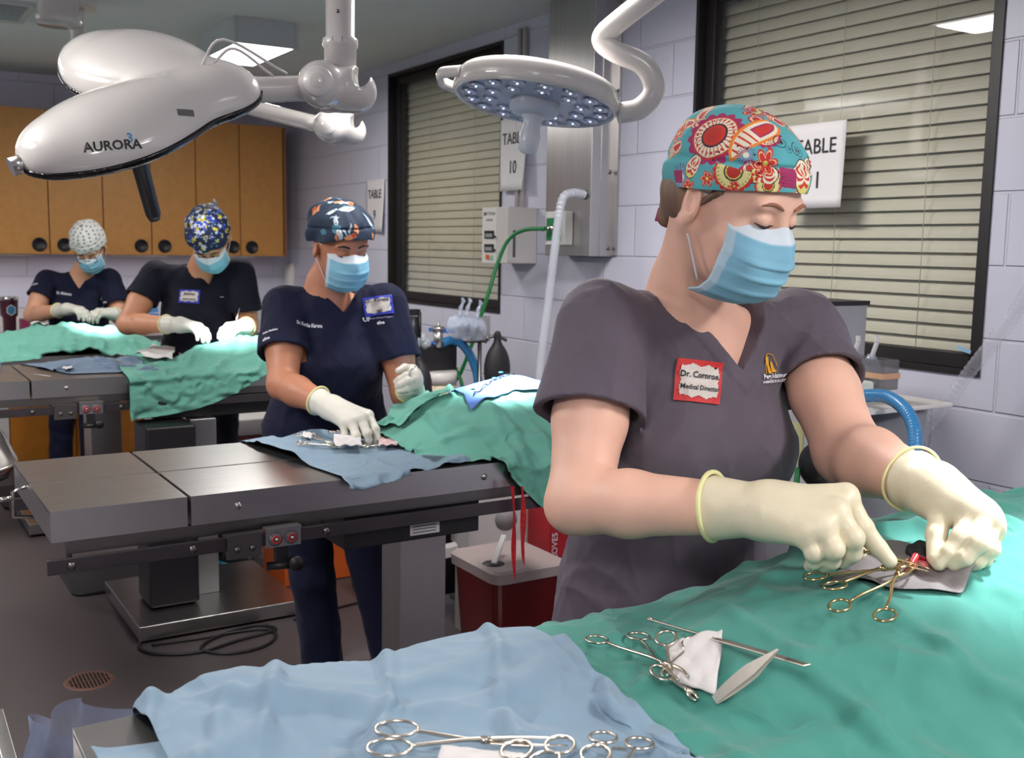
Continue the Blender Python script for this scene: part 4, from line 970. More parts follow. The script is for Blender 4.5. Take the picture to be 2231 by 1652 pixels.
    F.put(folds(pel, T, 0.008, 9, 5, F.lo, F.lo+F.h*F.n), 0, 'off')
    F.put(custom(lambda X, Y, Z: Z-0.075+0*X+0*Y, F.lo, [9, 9, 0.2]), 0, 'sub')
    make('scrub_trousers', F, cloth_mat('grey_trouser_cloth', (104, 98, 116), 0.8), root)
    for f_ in ft:
        d_ = nrm(fwd*[1, 1, 0]); s_ = np.cross([0, 0, 1], d_); Rz = np.column_stack([s_, d_, [0, 0, 1]])
        b = MB(); b.ell(f_*[1, 1, 0]+d_*0.06+[0, 0, 0.045], (0.045, 0.13, 0.05), Rz); b.obox(f_*[1, 1, 0]+d_*0.06+[0, 0, 0.012], (0.085, 0.25, 0.024), Rz); b.build('shoe', black, root)
    # gloves
    ax = nrm(wrR-elR); cufR = elR+(wrR-elR)*0.76
    d = lambda x, y, z: D(x, y, z)
    gR = hand('glove', d(1672, 1112, 1.352), [
        [d(1842, 1082, 1.335), d(1880, 1150, 1.325), d(1915, 1195, 1.32), d(1938, 1222, 1.315)],
        [d(1822, 1116, 1.305), d(1858, 1172, 1.290), d(1858, 1205, 1.300), d(1838, 1222, 1.315)],
        [d(1790, 1148, 1.295), d(1816, 1196, 1.285), d(1812, 1222, 1.300), d(1798, 1232, 1.315)],
        [d(1752, 1164, 1.300), d(1774, 1204, 1.292), d(1774, 1224, 1.305), d(1765, 1232, 1.318)]],
        [d(1742, 1135, 1.40), d(1810, 1185, 1.405), d(1872, 1205, 1.385)], None, root, glove_m, 0.0019, wr=0.032, cuff=0.0435, forearm=cufR, palm_r=0.0175, fr=0.0120, label='right hand in a cream latex glove')
    cuff_ring(cufR, ax, 0.0455, gR)
    ax = nrm(wrL-elL); cufL = elL+(wrL-elL)*0.84
    gL = hand('glove', d(2035, 1068, 1.40), [
        [d(2112, 1112, 1.350), d(2095, 1172, 1.330), d(2068, 1205, 1.328), d(2046, 1228, 1.330)],
        [d(2138, 1118, 1.345), d(2128, 1182, 1.318), d(2100, 1215, 1.318), d(2080, 1228, 1.325)],
        [d(2152, 1136, 1.350), d(2148, 1192, 1.326), d(2128, 1222, 1.328), d(2108, 1232, 1.335)],
        [d(2158, 1156, 1.362), d(2158, 1196, 1.345), d(2146, 1218, 1.345), d(2130, 1228, 1.350)]],
        [d(2052, 1112, 1.375), d(2040, 1165, 1.355), d(2036, 1215, 1.338)], None, root, glove_m, 0.0019, wr=0.033, cuff=0.0435, forearm=cufL, palm_r=0.018, fr=0.0120, label='left hand in a cream latex glove')
    cuff_ring(cufL, ax, 0.0455, gL, thick=0.0022)
    mask_on(hc-Hu*0.004, H, S*0.96, root)
    # hair at the nape
    F = Field(hc-0.2, hc+0.16, 0.004); F.A[:] = 0.08
    F.put(ell(L(0, -0.045, -0.005), np.array((0.078, 0.066, 0.058))*S, H), 0); F.put(cone(L(0.0, -0.085, -0.02), L(0.0, -0.10, -0.065), 0.03, 0.018), 0.03)
    F.put(cone(L(-0.073, 0.028, 0.028), L(-0.076, 0.004, -0.002), 0.007, 0.004), 0.01); F.put(cone(L(0.073, 0.028, 0.028), L(0.076, 0.004, -0.002), 0.007, 0.004), 0.01)
    hair = make('hair', F, MAT('brown_hair', (112, 86, 70), 0.6, 0, 0.35, 60, 0.6, 160, stretch=(1, 1, 0.15)), root)
    cap_ = paisley_cap(root, hc, H, S)
    return dict(root=root, hc=hc, H=H, S=S, L=L, T=T, pel=pel, fwd=fwd, up=chest_up, side=side, top=top, body=body)
W4 = person_front()
# ------------------------------------------------------------------ the three navy-scrubbed surgeons
navy = cloth_mat('navy_scrub_cloth', (12, 16, 44), 0.8, 0.05, 0.2, 700)
navy_black = cloth_mat('black_navy_scrub_cloth', (11, 13, 30), 0.8, 0.03, 0.2, 700)
def person_navy(label, p):
    skin = skin_mat(p['skin_name'], p['skin']); scrub = p['cloth']
    hc, neck, pel = p['hc'], p['neck'], p['pel']; H = frame_from(p['Hf'], p['Hu']); S = p.get('S', 1.0)
    shR, shL, elR, elL, wrR, wrL = [p[k] for k in ('shR', 'shL', 'elR', 'elL', 'wrR', 'wrL')]
    root = thing('person', label, 'person', (pel[0], pel[1], 0))
    up = nrm((shR+shL)/2*0.6+neck*0.4-pel); side = shR-shL; side = nrm(side-up*(side@up)); fwd = np.cross(up, side)
    if fwd @ (CR @ np.array([0, 0, -1.0])) < 0: fwd = -fwd
    T = np.column_stack([side, fwd, up]); Lt = float((neck-pel)@up); g = p.get('g', 1.0)
    st = [(-0.06, .185*g, .125*g, 0, 0), (0.05, .185*g, .125*g, 0, 0), (0.17, .150*g, .112*g, 0, 0), (Lt-0.20, .158*g, .116*g, 0, .006), (Lt-0.10, .162, .092, 0, 0), (Lt-0.03, .120, .064, 0, -.005), (Lt+0.01, .060, .05, 0, -.005)]
    def torso(F, off):
        F.put(loftp(pel, T, [(s[0], s[1]+off, s[2]+off, s[3], s[4]) for s in st]), 0.0)
        for s in (-1, 1): F.put(ell(pel+T @ np.array([s*0.072, 0.080, Lt-0.235]), (0.070*g+off, 0.050*g+off, 0.066*g+off), T), 0.05)
        for sh in (shR, shL): F.put(cone(neck-up*0.045, sh, 0.050+off, 0.052+off), 0.04)
    pts = np.array([pel-0.28, elR-0.09, elL-0.09, wrR-0.07, wrL-0.07, hc-0.16, hc+0.18, shL+0.1, shR+0.1, wrR+0.07, wrL+0.07, elL+0.07, elR+0.07, pel+[.25, .25, .1]]); lo, hi = pts.min(0), pts.max(0); lo[2] = max(lo[2], 0.9)
    F = Field(lo, hi, p['h']); L = head_prims(F, hc, H, S); torso(F, -0.016)
    F.put(cone(neck-fwd*0.012, L(0, -0.028, -0.035), 0.055, 0.052), 0.035); F.put(cone(neck-up*0.06, neck+up*0.03, 0.072, 0.053), 0.04)
    for (sh, el, wr) in ((shR, elR, wrR), (shL, elL, wrL)):
        ar = p.get('arm', 1.0)
        F.put(cone(sh, sh*0.45+el*0.55, 0.053*ar, 0.052*ar), 0.02); F.put(cone(sh*0.45+el*0.55, el, 0.052*ar, 0.042*ar), 0.015)
        mid = el*0.7+wr*0.3; F.put(cone(el, mid, 0.042*ar, 0.043*ar), 0.02); F.put(cone(mid, wr, 0.043*ar, 0.029), 0.015)
    body = make('body', F, skin, root); brow_and_lash(L, S, body, bm=MAT(p['skin_name']+'_brow', p['brow'], 0.8))
    pts = np.array([pel-0.27, shR-0.2, shL-0.2, shR+0.15, shL+0.15, neck+0.1, pel+0.25]); lo, hi = pts.min(0), pts.max(0); lo[2] = 0.86
    F = Field(lo, hi, p['h']*1.15); torso(F, 0.007)
    hR = shR+(elR-shR)*p.get('slR', 0.6); hL = shL+(elL-shL)*p.get('slL', 0.6); hems = ((shR, hR), (shL, hL))
    for sh, hm in hems: F.put(cone(sh, sh+(hm-sh)*0.4, 0.062, 0.066), 0.03); F.put(ccone(sh, hm, 0.064, 0.078), 0.012)
    F.put(folds(pel, T, 0.009, 11, p['seed'], lo, hi), 0, 'off')
    for sh, hm in hems: F.put(ccone(hm-(hm-sh)*0.3, hm+(hm-sh)*0.2, 0.059, 0.074), 0.004, 'sub')
    vb, vl, vr = p['vb'], p['vl'], p['vr']
    nn = nrm(np.cross(vl-vb, fwd)); nn = nn if nn@(vr-vb) > 0 else -nn; n2 = nrm(np.cross(vr-vb, fwd)); n2 = n2 if n2@(vl-vb) > 0 else -n2
    def vneck(X, Y, Z):
        a = -((X-vb[0])*nn[0]+(Y-vb[1])*nn[1]+(Z-vb[2])*nn[2]); b = -((X-vb[0])*n2[0]+(Y-vb[1])*n2[1]+(Z-vb[2])*n2[2])
        return np.maximum(np.maximum(a, b), -((X-neck[0])*fwd[0]+(Y-neck[1])*fwd[1]+(Z-neck[2])*fwd[2])-0.02)
    wlo, whi = np.min([vb, vl, vr, neck], axis=0)-0.1, np.max([vb, vl, vr, neck], axis=0)+0.12
    F.put(custom(lambda X, Y, Z: 0.003*np.clip((0.024-vneck(X, Y, Z))/0.003, 0, 1), wlo, whi), 0, 'off')
    F.put(custom(vneck, wlo, whi), 0.001, 'sub'); F.put(cone(neck-up*0.005, L(0, -0.03, -0.04), 0.066, 0.073), 0.003, 'sub')
    top = make('scrub_top', F, scrub, root)
    F = Field(pel-np.array([0.36, 0.36, pel[2]]), pel+np.array([0.36, 0.36, 0.12]), 0.009); hip = [pel+side*0.085-up*0.10, pel-side*0.085-up*0.10]; ft = p['feet']
    F.put(loftp(pel, T, [(-0.16, .17*g, .125*g, 0, 0), (-0.02, .188*g, .130*g, 0, 0), (0.06, .182*g, .122*g, 0, 0)]), 0.0)
    for hp, f_ in zip(hip, ft):
        kn = (hp+f_)/2+fwd*0.02; F.put(cone(hp, kn, 0.088*g, 0.070), 0.03); F.put(cone(kn, f_, 0.070, 0.066), 0.02)
    F.put(folds(pel, T, 0.010, 9, p['seed']+1, F.lo, F.lo+F.h*F.n), 0, 'off'); F.put(custom(lambda X, Y, Z: Z-0.05+0*X+0*Y, F.lo, [9, 9, 0.2]), 0, 'sub')
    make('scrub_trousers', F, scrub, root)
    for k, f_ in enumerate(ft):
        d_ = nrm(p.get('shoe_dir', fwd)*[1, 1, 0]); s_ = np.cross([0, 0, 1], d_); Rz = np.column_stack([s_, d_, [0, 0, 1]]); q = f_*[1, 1, 0]
        b = MB(); b.ell(q+d_*0.06+[0, 0, 0.05], (0.042, 0.125, 0.05), Rz); sh_ = b.build('shoe', black, root)
        b = MB(); b.obox(q+d_*0.06+[0, 0, 0.013], (0.084, 0.25, 0.026), Rz); b.build('sole', p.get('sole', rubber), sh_, bevel=0.01)
    for (wr, el, hd, nm) in ((wrR, elR, p['handR'], 'right hand in a white latex glove'), (wrL, elL, p['handL'], 'left hand in a white latex glove')):
        cf = wr+(el-wr)*hd.get('cf', 0.26)
        gl = hand('glove', wr, hd['f'], hd['t'], None, root, glove_w, p['gh'], wr=0.031, cuff=0.041, forearm=cf, palm_r=0.0165, fr=0.0115, label=nm)
        cuff_ring(cf, nrm(wr-el), 0.0425, gl)
    mask_on(hc, H, S*0.97, root)
    return dict(root=root, L=L, H=H, S=S, top=top, T=T, fwd=fwd, up=up, side=side, body=body, hc=hc)
def auto_hand(wr, dirn, palm_n, curl=1.0, S=1.0, spread=0.019, sgn=1):
    """a relaxed, curled hand: dirn = wrist to knuckles, palm_n = towards the palm"""
    d = nrm(dirn); n = nrm(palm_n-d*(np.array(palm_n)@d)); s = np.cross(d, n)*sgn; F_ = []
    for i, (off, ln) in enumerate(((1.5, .90), (0.5, 1.0), (-0.5, .93), (-1.5, .76))):
        m_ = wr+d*(0.086-0.004*abs(i-1))*S+s*off*spread*S; a = 0.5*curl+0.12*i*curl; ch = [m_]; q = m_
        for L_, da in ((0.040*ln, a), (0.026*ln, a+0.7*curl), (0.020*ln, a+1.2*curl)):
            q = q+(d*math.cos(da)+n*math.sin(da))*L_*S; ch.append(q)
        F_.append(ch)
    t0 = wr+d*0.035*S+s*0.030*S+n*0.012*S; t1 = t0+(d*0.75+s*0.35+n*0.5)*0.034*S; t2 = t1+(d*0.75-s*0.35+n*0.55)*0.030*S
    return F_, [t0, t1, t2]
def P3():
    wrR, wrL = D(722, 888, 3.07), D(897, 848, 3.20)
    fR, tR = [[D(*a) for a in ch] for ch in ([(802, 905, 3.02), (818, 935, 2.99), (822, 955, 2.985), (818, 968, 2.985)], [(786, 912, 2.99), (800, 945, 2.97), (803, 962, 2.97), (800, 976, 2.975)], [(766, 918, 2.98), (776, 950, 2.96), (780, 966, 2.965), (780, 978, 2.97)], [(748, 922, 2.99), (752, 948, 2.98), (756, 962, 2.98), (760, 972, 2.985)])], [D(770, 905, 3.05), D(790, 935, 3.04), D(806, 958, 3.02)]
    fL, tL = [[D(*a) for a in ch] for ch in ([(903, 812, 3.10), (885, 820, 3.07), (872, 826, 3.07), (863, 832, 3.08)], [(908, 824, 3.09), (888, 832, 3.06), (874, 838, 3.06), (866, 842, 3.07)], [(908, 838, 3.09), (890, 845, 3.065), (878, 849, 3.065), (870, 851, 3.07)], [(902, 851, 3.11), (890, 855, 3.09), (880, 857, 3.09), (872, 858, 3.09)])], [D(898, 806, 3.14), D(882, 802, 3.12), D(868, 808, 3.10)]
    return person_navy('person in navy scrubs and bird-print cap with a blue-edged badge at the middle table', dict(
        skin_name='brown_skin', skin=(182, 122, 94), brow=(30, 20, 18), cloth=navy, hc=D(742, 536, 3.26), neck=D(706, 640, 3.34), pel=D(712, 960, 3.46),
        Hf=dirw(0.52, -0.46, 0.72), Hu=dirw(0.14, 0.90, 0.40), S=1.0, shR=D(622, 668, 3.32), shL=D(838, 662, 3.38), elR=D(616, 838, 3.20), elL=D(884, 858, 3.36), wrR=wrR, wrL=wrL,
        vb=D(752, 694, 3.22), vl=D(664, 592, 3.3), vr=D(806, 602, 3.3), feet=[D(708, 1462, 3.56)*[1, 1, 0]+[0, 0, .05], D(862, 1440, 3.60)*[1, 1, 0]+[0, 0, .05]], h=0.0042, gh=0.003, seed=11, g=1.08, arm=1.08, slR=.60, slL=.62,
        handR=dict(f=fR, t=tR), handL=dict(f=fL, t=tL, cf=.2)))
W3 = P3()
def P2():
    wrR, wrL = D(392, 708, 4.72), D(534, 712, 4.85)
    a1 = auto_hand(wrR, CR@np.array([.9, -.12, -.25]), CR@np.array([0.1, -1, .1]), 0.75, 1.0, sgn=1); a2 = auto_hand(wrL, CR@np.array([-.45, -.1, -.8]), CR@np.array([-.2, -.9, .3]), 0.9, 1.0, sgn=-1)
    return person_navy('person in very dark scrubs and speckled blue cap, head bowed over the third table', dict(
        skin_name='tan_skin', skin=(206, 146, 112), brow=(50, 34, 28), cloth=navy_black, hc=D(457, 518, 4.80), neck=D(440, 590, 5.0), pel=D(440, 800, 5.16),
        Hf=dirw(0.06, -0.93, 0.36), Hu=dirw(0.02, 0.36, 0.93), S=1.10, shR=D(338, 600, 5.02), shL=D(522, 592, 5.02), elR=D(278, 706, 4.92), elL=D(540, 712, 5.05), wrR=wrR, wrL=wrL,
        vb=D(448, 628, 4.9), vl=D(410, 545, 5.0), vr=D(492, 548, 5.0), feet=[D(352, 1230, 5.3)*[1, 1, 0]+[0, 0, .05], D(492, 1235, 5.0)*[1, 1, 0]+[0, 0, .05]], h=0.0052, gh=0.0038, seed=21, g=1.10, arm=1.12, slR=.50, slL=.72,
        handR=dict(f=a1[0], t=a1[1]), handL=dict(f=a2[0], t=a2[1]), sole=MAT('teal_sole', (30, 120, 140), 0.5), shoe_dir=CR@np.array([.8, 0, -.5])))
W2p = P2()
def P1():
    wrR, wrL = D(146, 674, 6.12), D(247, 684, 6.2)
    a1 = auto_hand(wrR, CR@np.array([.9, -.05, -.3]), CR@np.array([0.1, -1, .1]), 0.8, 1.0, sgn=1); a2 = auto_hand(wrL, CR@np.array([-.6, .05, -.7]), CR@np.array([-.2, -.9, .3]), 0.9, 1.0, sgn=-1)
    return person_navy('person in navy scrubs with a white black-dotted cap and glasses, at the farthest table', dict(
        skin_name='light_tan_skin', skin=(216, 160, 130), brow=(60, 42, 34), cloth=navy, hc=D(196, 538, 6.33), neck=D(176, 604, 6.48), pel=D(172, 775, 6.62),
        Hf=dirw(0.10, -0.80, 0.58), Hu=dirw(0.0, 0.58, 0.8), S=1.08, shR=D(104, 612, 6.45), shL=D(238, 608, 6.5), elR=D(70, 686, 6.35), elL=D(262, 690, 6.45), wrR=wrR, wrL=wrL,
        vb=D(170, 632, 6.4), vl=D(140, 568, 6.45), vr=D(212, 574, 6.45), feet=[D(130, 1000, 6.6)*[1, 1, 0]+[0, 0, .05], D(200, 1000, 6.6)*[1, 1, 0]+[0, 0, .05]], h=0.006, gh=0.0045, seed=31, g=1.1, arm=1.08, slR=.5, slL=.7,
        handR=dict(f=a1[0], t=a1[1]), handL=dict(f=a2[0], t=a2[1])))
W1p = P1()
# caps
def cap_cloth(name, rgb): return MAT(name, rgb, 0.8, 0, 0.05, 20, 0.2, 500, attr='paint', bdist=0.0006)
def solid(o): so = o.modifiers.new('s', 'SOLIDIFY'); so.thickness = 0.002; so.offset = -1
# bird-print bouffant on W3
w = W3; Wv, fs, N = cap_mesh(w['hc'], w['H'], w['S'], 0.100, 0.122, 0.094, -0.018, 0.046, 0.010, -0.070, 300, 110, 0.004, 8)
NV = C_(22, 40, 62); cols = np.tile(NV, (len(Wv), 1)); up = w['H'][:, 2]
LBL, WHT, BRN, TLB = C_(196, 212, 224), C_(228, 232, 236), C_(214, 138, 92), C_(60, 110, 130)
def m_bird(x, y, R, c):
    b = (x/R)**2+(y/(0.42*R))**2 < 1; c[b] = LBL; t = (x < -0.5*R) & (x > -1.3*R) & (np.abs(y-0.25*R) < 0.22*R*(1.3+x/R)+0.02*R); c[t] = LBL
    e = np.hypot(x-0.45*R, y)/R; c[e < 0.26] = WHT; c[e < 0.2] = DRK; c[e < 0.07] = WHT
def m_leaf(x, y, R, c):
    c[(np.abs(x)/0.55+np.abs(y)) < R] = BRN; c[(np.abs(x)/0.55+np.abs(y) < 0.5*R) & (x < 0)] = C_(120, 70, 50)
def m_long(x, y, R, c):
    s = np.abs(x-0.2*R*np.sin(3*y/R)) < 0.22*R*np.cos(np.clip(y/R, -1, 1)*1.4); c[s & (np.abs(y) < R)] = C_(160, 178, 196)
def m_blob(x, y, R, c): c[(x/R)**2+(y/(0.7*R))**2 < 1] = TLB
def m_orange(x, y, R, c):
    c[(np.abs(x) < R) & (np.abs(y) < 0.45*R)] = BRN; c[(x < -0.3*R) & (np.abs(y) < 0.35*R) & (x > -0.9*R)] = C_(196, 72, 40); c[(np.abs(x) < R) & (y < -0.4*R) & (y > -0.8*R)] = DRK
rs = np.random.RandomState(3)
for k in range(34): decal(Wv, N, cols, Wv[rs.randint(len(Wv))], 0.012+0.008*rs.rand(), [m_bird, m_blob, m_leaf, m_long, m_orange][k % 5], rs.rand()*6, up)
for (x, y, R, fn, ro) in ((757, 456, .024, m_bird, -.25), (684, 460, .020, m_orange, -.1), (776, 500, .017, m_leaf, .1), (803, 480, .030, m_long, .2), (732, 482, .016, m_bird, -1.1), (704, 505, .013, m_blob, 0), (736, 495, .010, m_blob, 0)): decal(Wv, N, cols, vis_pt(Wv, N, x, y), R, fn, ro, up)
o = mesh_obj('scrub_cap', Wv, fs, cap_cloth('bird_print', (0, 0, 0)), w['root'], True, 'dark blue bouffant cap printed with pale birds'); paint(o, cols); solid(o)
# glittering speckled cap on W2
w = W2p; Wv, fs, N = cap_mesh(w['hc'], w['H'], w['S'], 0.092, 0.112, 0.092, -0.012, 0.042, 0.010, -0.05, 260, 100, 0.003, 9)
cols = np.tile(C_(18, 26, 62), (len(Wv), 1)); rs = np.random.RandomState(4)
def m_dot(col):
    def f(x, y, R, c): c[np.hypot(x, y)*(1+0.3*np.sin(5*np.arctan2(y, x))) < R*0.8] = col
    return f
for k in range(420): decal(Wv, N, cols, Wv[rs.randint(len(Wv))], [0.0028, 0.0035, 0.009][k % 3]*(0.7+0.6*rs.rand()), m_dot([WHT, C_(120, 160, 220), [C_(206, 190, 60), C_(40, 60, 160), C_(200, 208, 230)][(k//3) % 3]][k % 3]), 0, w['H'][:, 2], 1.2)
o = mesh_obj('scrub_cap', Wv, fs, cap_cloth('speckled_print', (0, 0, 0)), w['root'], True, 'dark blue cap with white and yellow speckles'); paint(o, cols); solid(o)
b = MB(); a = D(466, 452, 4.98); c2 = D(465, 434, 5.0); b.tube([a, (a+c2)/2+[0.006, 0, 0], c2], [0.018, 0.012, 0.004], 8, flat=0.4); b.build('cap_tie', MAT('grey_tie', (110, 116, 130), 0.8), o)
# dotted cap on W1
w = W1p; Wv, fs, N = cap_mesh(w['hc'], w['H'], w['S'], 0.095, 0.112, 0.105, -0.015, 0.046, 0.000, -0.05, 260, 110, 0.003, 12)
cols = np.tile(C_(222, 220, 218), (len(Wv), 1)); 
for i in range(4, 110, 13):
    n_ = max(3, int(17*math.sin(math.pi*0.5*min(1, i/85))))
    for j in range(n_): decal(Wv, N, cols, Wv[i*260+int(((j+0.5*((i//13) % 2))/n_ % 1)*259)], 0.0062, m_dot(DRK), 0, w['H'][:, 2], 1.2)
o = mesh_obj('scrub_cap', Wv, fs, cap_cloth('dotted_print', (0, 0, 0)), w['root'], True, 'white cap with black dots'); paint(o, cols); solid(o)
gm = MB()
for s_ in (-1, 1):
    ring = [w['L'](s_*0.032+0.021*math.cos(t), 0.112-abs(0.021*math.cos(t)+s_*0.032)*0.12, 0.002+0.017*math.sin(t)) for t in np.linspace(0, 6.283, 18, endpoint=False)]
    gm.tube(ring, 0.0016, 6, closed=True); gm.tube([w['L'](s_*0.053, 0.106, 0.006), w['L'](s_*0.080, 0.01, 0.01)], 0.0018, 6)
gm.tube([w['L'](-0.011, 0.112, 0.004), w['L'](0.011, 0.112, 0.004)], 0.0015, 6); gm.build('glasses', MAT('glasses_frame', (40, 36, 40), 0.3), w['root'])
# ------------------------------------------------------------------ drapes: a small cloth solver, then instruments lying on them
def bump(X, Y, c, r, h, p=1.0):
    d = ((X-c[0])/r[0])**2+((Y-c[1])/r[1])**2; return h*np.clip(1-d, 0, 1)**p
def drape(name, corners, nx, ny, table, bumps, mat, label, slack=1.05, steps=110, iters=6, seed=0, amp=0.012, sub=1, extra=None, group=None, stiff=0.08, fric=0.75, pin=True, crease=0.011):
    A, B, C, Dd = [np.array(c, float)[:2] for c in corners]   # back-left, back-right, front-right, front-left
    u = np.linspace(0, 1, nx)[None, :, None]; v = np.linspace(0, 1, ny)[:, None, None]
    XY = (A*(1-u)+B*u)*(1-v)+(Dd*(1-u)+C*u)*v
    rs = np.random.RandomState(seed)
    def H_(X, Y):
        top = np.full(X.shape, table['ht']+0.002); e = 0
        for b_ in bumps: e = np.maximum(e, bump(X, Y, *b_)) 
        top = top+e
        if extra is not None: top = np.maximum(top, extra(X, Y))
        ins = (X > table['X0']) & (X < table['X1']) & (Y > table['Y0']) & (Y < table['Y1'])
        return top, ins
    top, ins = H_(XY[..., 0], XY[..., 1]); base = np.maximum(top.max()*0+top, 0)
    tz, _ = H_(np.clip(XY[..., 0], table['X0'], table['X1']), np.clip(XY[..., 1], table['Y0'], table['Y1']))
    Z = tz+0.02; wv = 0
    for k in range(14):
        th = rs.rand()*math.pi; f = 10+rs.rand()*38; wv = wv+np.sin(f*(XY[..., 0]*math.cos(th)+XY[..., 1]*math.sin(th))+rs.rand()*6+2.0*np.sin(5*XY[..., 0]+rs.rand()*6))/f**0.6
    Z = Z+amp*wv*2.0+amp
    Pn = np.dstack([XY, Z]).astype(np.float64); 
    flat = np.dstack([XY, np.zeros_like(Z)])
    def rest(di, dj):
        return np.linalg.norm(flat[di:, dj:]-flat[:ny-di if di else None, :nx-dj if dj else None], axis=-1)*slack
    R10, R01 = rest(1, 0), rest(0, 1)
    Rd = np.linalg.norm(flat[1:, 1:]-flat[:-1, :-1], axis=-1)*slack; Re = np.linalg.norm(flat[1:, :-1]-flat[:-1, 1:], axis=-1)*slack
    R20, R02 = rest(2, 0), rest(0, 2); R40, R04 = rest(4, 0), rest(0, 4)
    def con(a, b, r, k, comp=True):
        d = b-a; L = np.sqrt((d*d).sum(-1))+1e-9; c = (L-r)*k*0.5/L
        if not comp: c = np.where(L > r, c, c*0.0)
        c = c[..., None]*d; a += c; b -= c
    V = np.zeros_like(Pn); dt = 0.02
    for s_ in range(steps):
        old = Pn.copy(); V[..., 2] -= 9.8*dt*(0.10 if s_ < steps*0.8 else 0.2); V *= 0.93; Pn += V*dt
        for it in range(iters):
            for o_ in (0, 1):
                con(Pn[o_:-1:2], Pn[o_+1::2], R10[o_::2], 1.0); con(Pn[:, o_:-1:2], Pn[:, o_+1::2], R01[:, o_::2], 1.0)
            for o_ in (0, 1):
                con(Pn[o_:-1:2, :-1], Pn[o_+1::2, 1:], Rd[o_::2], 0.4); con(Pn[o_:-1:2, 1:], Pn[o_+1::2, :-1], Re[o_::2], 0.4)
            if it % 2 == 0:
                for o_ in (0, 1, 2, 3):
                    m2 = (ny-o_-2+3)//4; a = Pn[o_:ny-2:4]; b = Pn[o_+2::4][:len(a)]; con(a, b, R20[o_::4][:len(a)], stiff)
                    a = Pn[:, o_:nx-2:4]; b = Pn[:, o_+2::4][:, :a.shape[1]]; con(a, b, R02[:, o_::4][:, :a.shape[1]], stiff)
        top, ins = H_(Pn[..., 0], Pn[..., 1]); pen = top-Pn[..., 2]; near = ins & (pen > 0) & (pen < 0.045)
        mv = Pn-old
        Pn[..., 2] = np.where(near, top, Pn[..., 2])
        for q in (0, 1): Pn[..., q] = np.where(near, old[..., q]+mv[..., q]*fric, Pn[..., q])
        deep = ins & (pen >= 0.045)
        if deep.any():
            dx0, dx1, dy0, dy1 = Pn[..., 0]-table['X0'], table['X1']-Pn[..., 0], Pn[..., 1]-table['Y0'], table['Y1']-Pn[..., 1]
            mn = np.minimum(np.minimum(dx0, dx1), np.minimum(dy0, dy1))
            for arr, q, val in ((dx0, 0, table['X0']-0.003), (dx1, 0, table['X1']+0.003), (dy0, 1, table['Y0']-0.036), (dy1, 1, table['Y1']+0.026)):
                s2 = deep & (arr == mn) & (mn < 0.06); Pn[..., q] = np.where(s2, val, Pn[..., q])
            s3 = deep & (mn >= 0.06); Pn[..., 2] = np.where(s3, top, Pn[..., 2])
        if pin:
            for sl in ((0, slice(None)), (-1, slice(None)), (slice(None), 0), (slice(None), -1)):
                hold = near[sl]; Pn[sl][..., 0:2][hold] = old[sl][..., 0:2][hold]
        for ysd, lo_y, hi_y, val in ((0, table['Y0']-.032, table['Y0'], table['Y0']-.036), (1, table['Y1'], table['Y1']+.026, table['Y1']+.03)):
            s4_ = (Pn[..., 1] > lo_y) & (Pn[..., 1] < hi_y) & (Pn[..., 2] < table['ht']-.012) & (Pn[..., 0] > table['X0']-.02) & (Pn[..., 0] < table['X1']+.05); Pn[..., 1] = np.where(s4_, val, Pn[..., 1])
        V = np.clip((Pn-old)/dt, -1.5, 1.5)
    Pn[..., 2] += 0.0015
    # sharper creases pressed into the cloth
    gu = np.gradient(Pn, axis=1); gv = np.gradient(Pn, axis=0); Nn = np.cross(gv, gu); Nn /= np.linalg.norm(Nn, axis=-1)[..., None]+1e-9; Nn = np.where(Nn[..., 2:3] < 0, -Nn, Nn)
    cr = 0
    for k in range(16):
        th = rs.rand()*math.pi; f = 6+rs.rand()*20; ph = rs.rand(4)*6.28; q1_ = XY[..., 0]*math.cos(th)+XY[..., 1]*math.sin(th); q2_ = -XY[..., 0]*math.sin(th)+XY[..., 1]*math.cos(th)
        s_ = np.sin(f*q1_+ph[0]+1.3*np.sin(4*q2_+ph[1])+.5*np.sin(11*q2_+ph[2])); msk_ = np.clip(np.sin(4.5*q2_+3*q1_+ph[3])*1.4, 0, 1); cr = cr+np.exp(-(s_/0.24)**2)*msk_*(1 if k % 3 else -0.8)
    Pn = Pn+Nn*(np.maximum(cr, -.4)*crease)[..., None]
    top, ins = H_(Pn[..., 0], Pn[..., 1]); Pn[..., 2] = np.where(ins & (Pn[..., 2] > table['ht']-.03), np.maximum(Pn[..., 2], top+.002), Pn[..., 2])
    idx = np.arange(nx*ny).reshape(ny, nx)
    fs = np.stack([idx[:-1, :-1], idx[1:, :-1], idx[1:, 1:], idx[:-1, 1:]], -1).reshape(-1, 4)
    o = mesh_obj(name, Pn.reshape(-1, 3), fs, mat, None, True); tag(o, label, 'surgical drape', group)
    so = o.modifiers.new('thickness', 'SOLIDIFY'); so.thickness = 0.0012; so.offset = 1
    if sub: ss = o.modifiers.new('subdiv', 'SUBSURF'); ss.levels = sub; ss.render_levels = sub
    pt = Pn.reshape(-1, 3)
    def zat(x, y, r=0.012):
        d2 = (pt[:, 0]-x)**2+(pt[:, 1]-y)**2; i = np.argsort(d2)[:5]; return float(pt[i, 2].max())
    return o, zat, pt
def DRAPEMAT(name, rgb): return MAT(name, rgb, 0.85, 0, 0.05, 7, 0.4, 1400, sheen=0.1, bdist=0.0005, wrinkle=(7.0, 0.028))
blue_d = DRAPEMAT('blue_drape_cloth', (124, 148, 168)); green_d = DRAPEMAT('green_drape_cloth', (60, 130, 119)); green_p = DRAPEMAT('pale_green_drape_cloth', (102, 168, 151)); greyblue = DRAPEMAT('grey_blue_drape_cloth', (98, 118, 142))
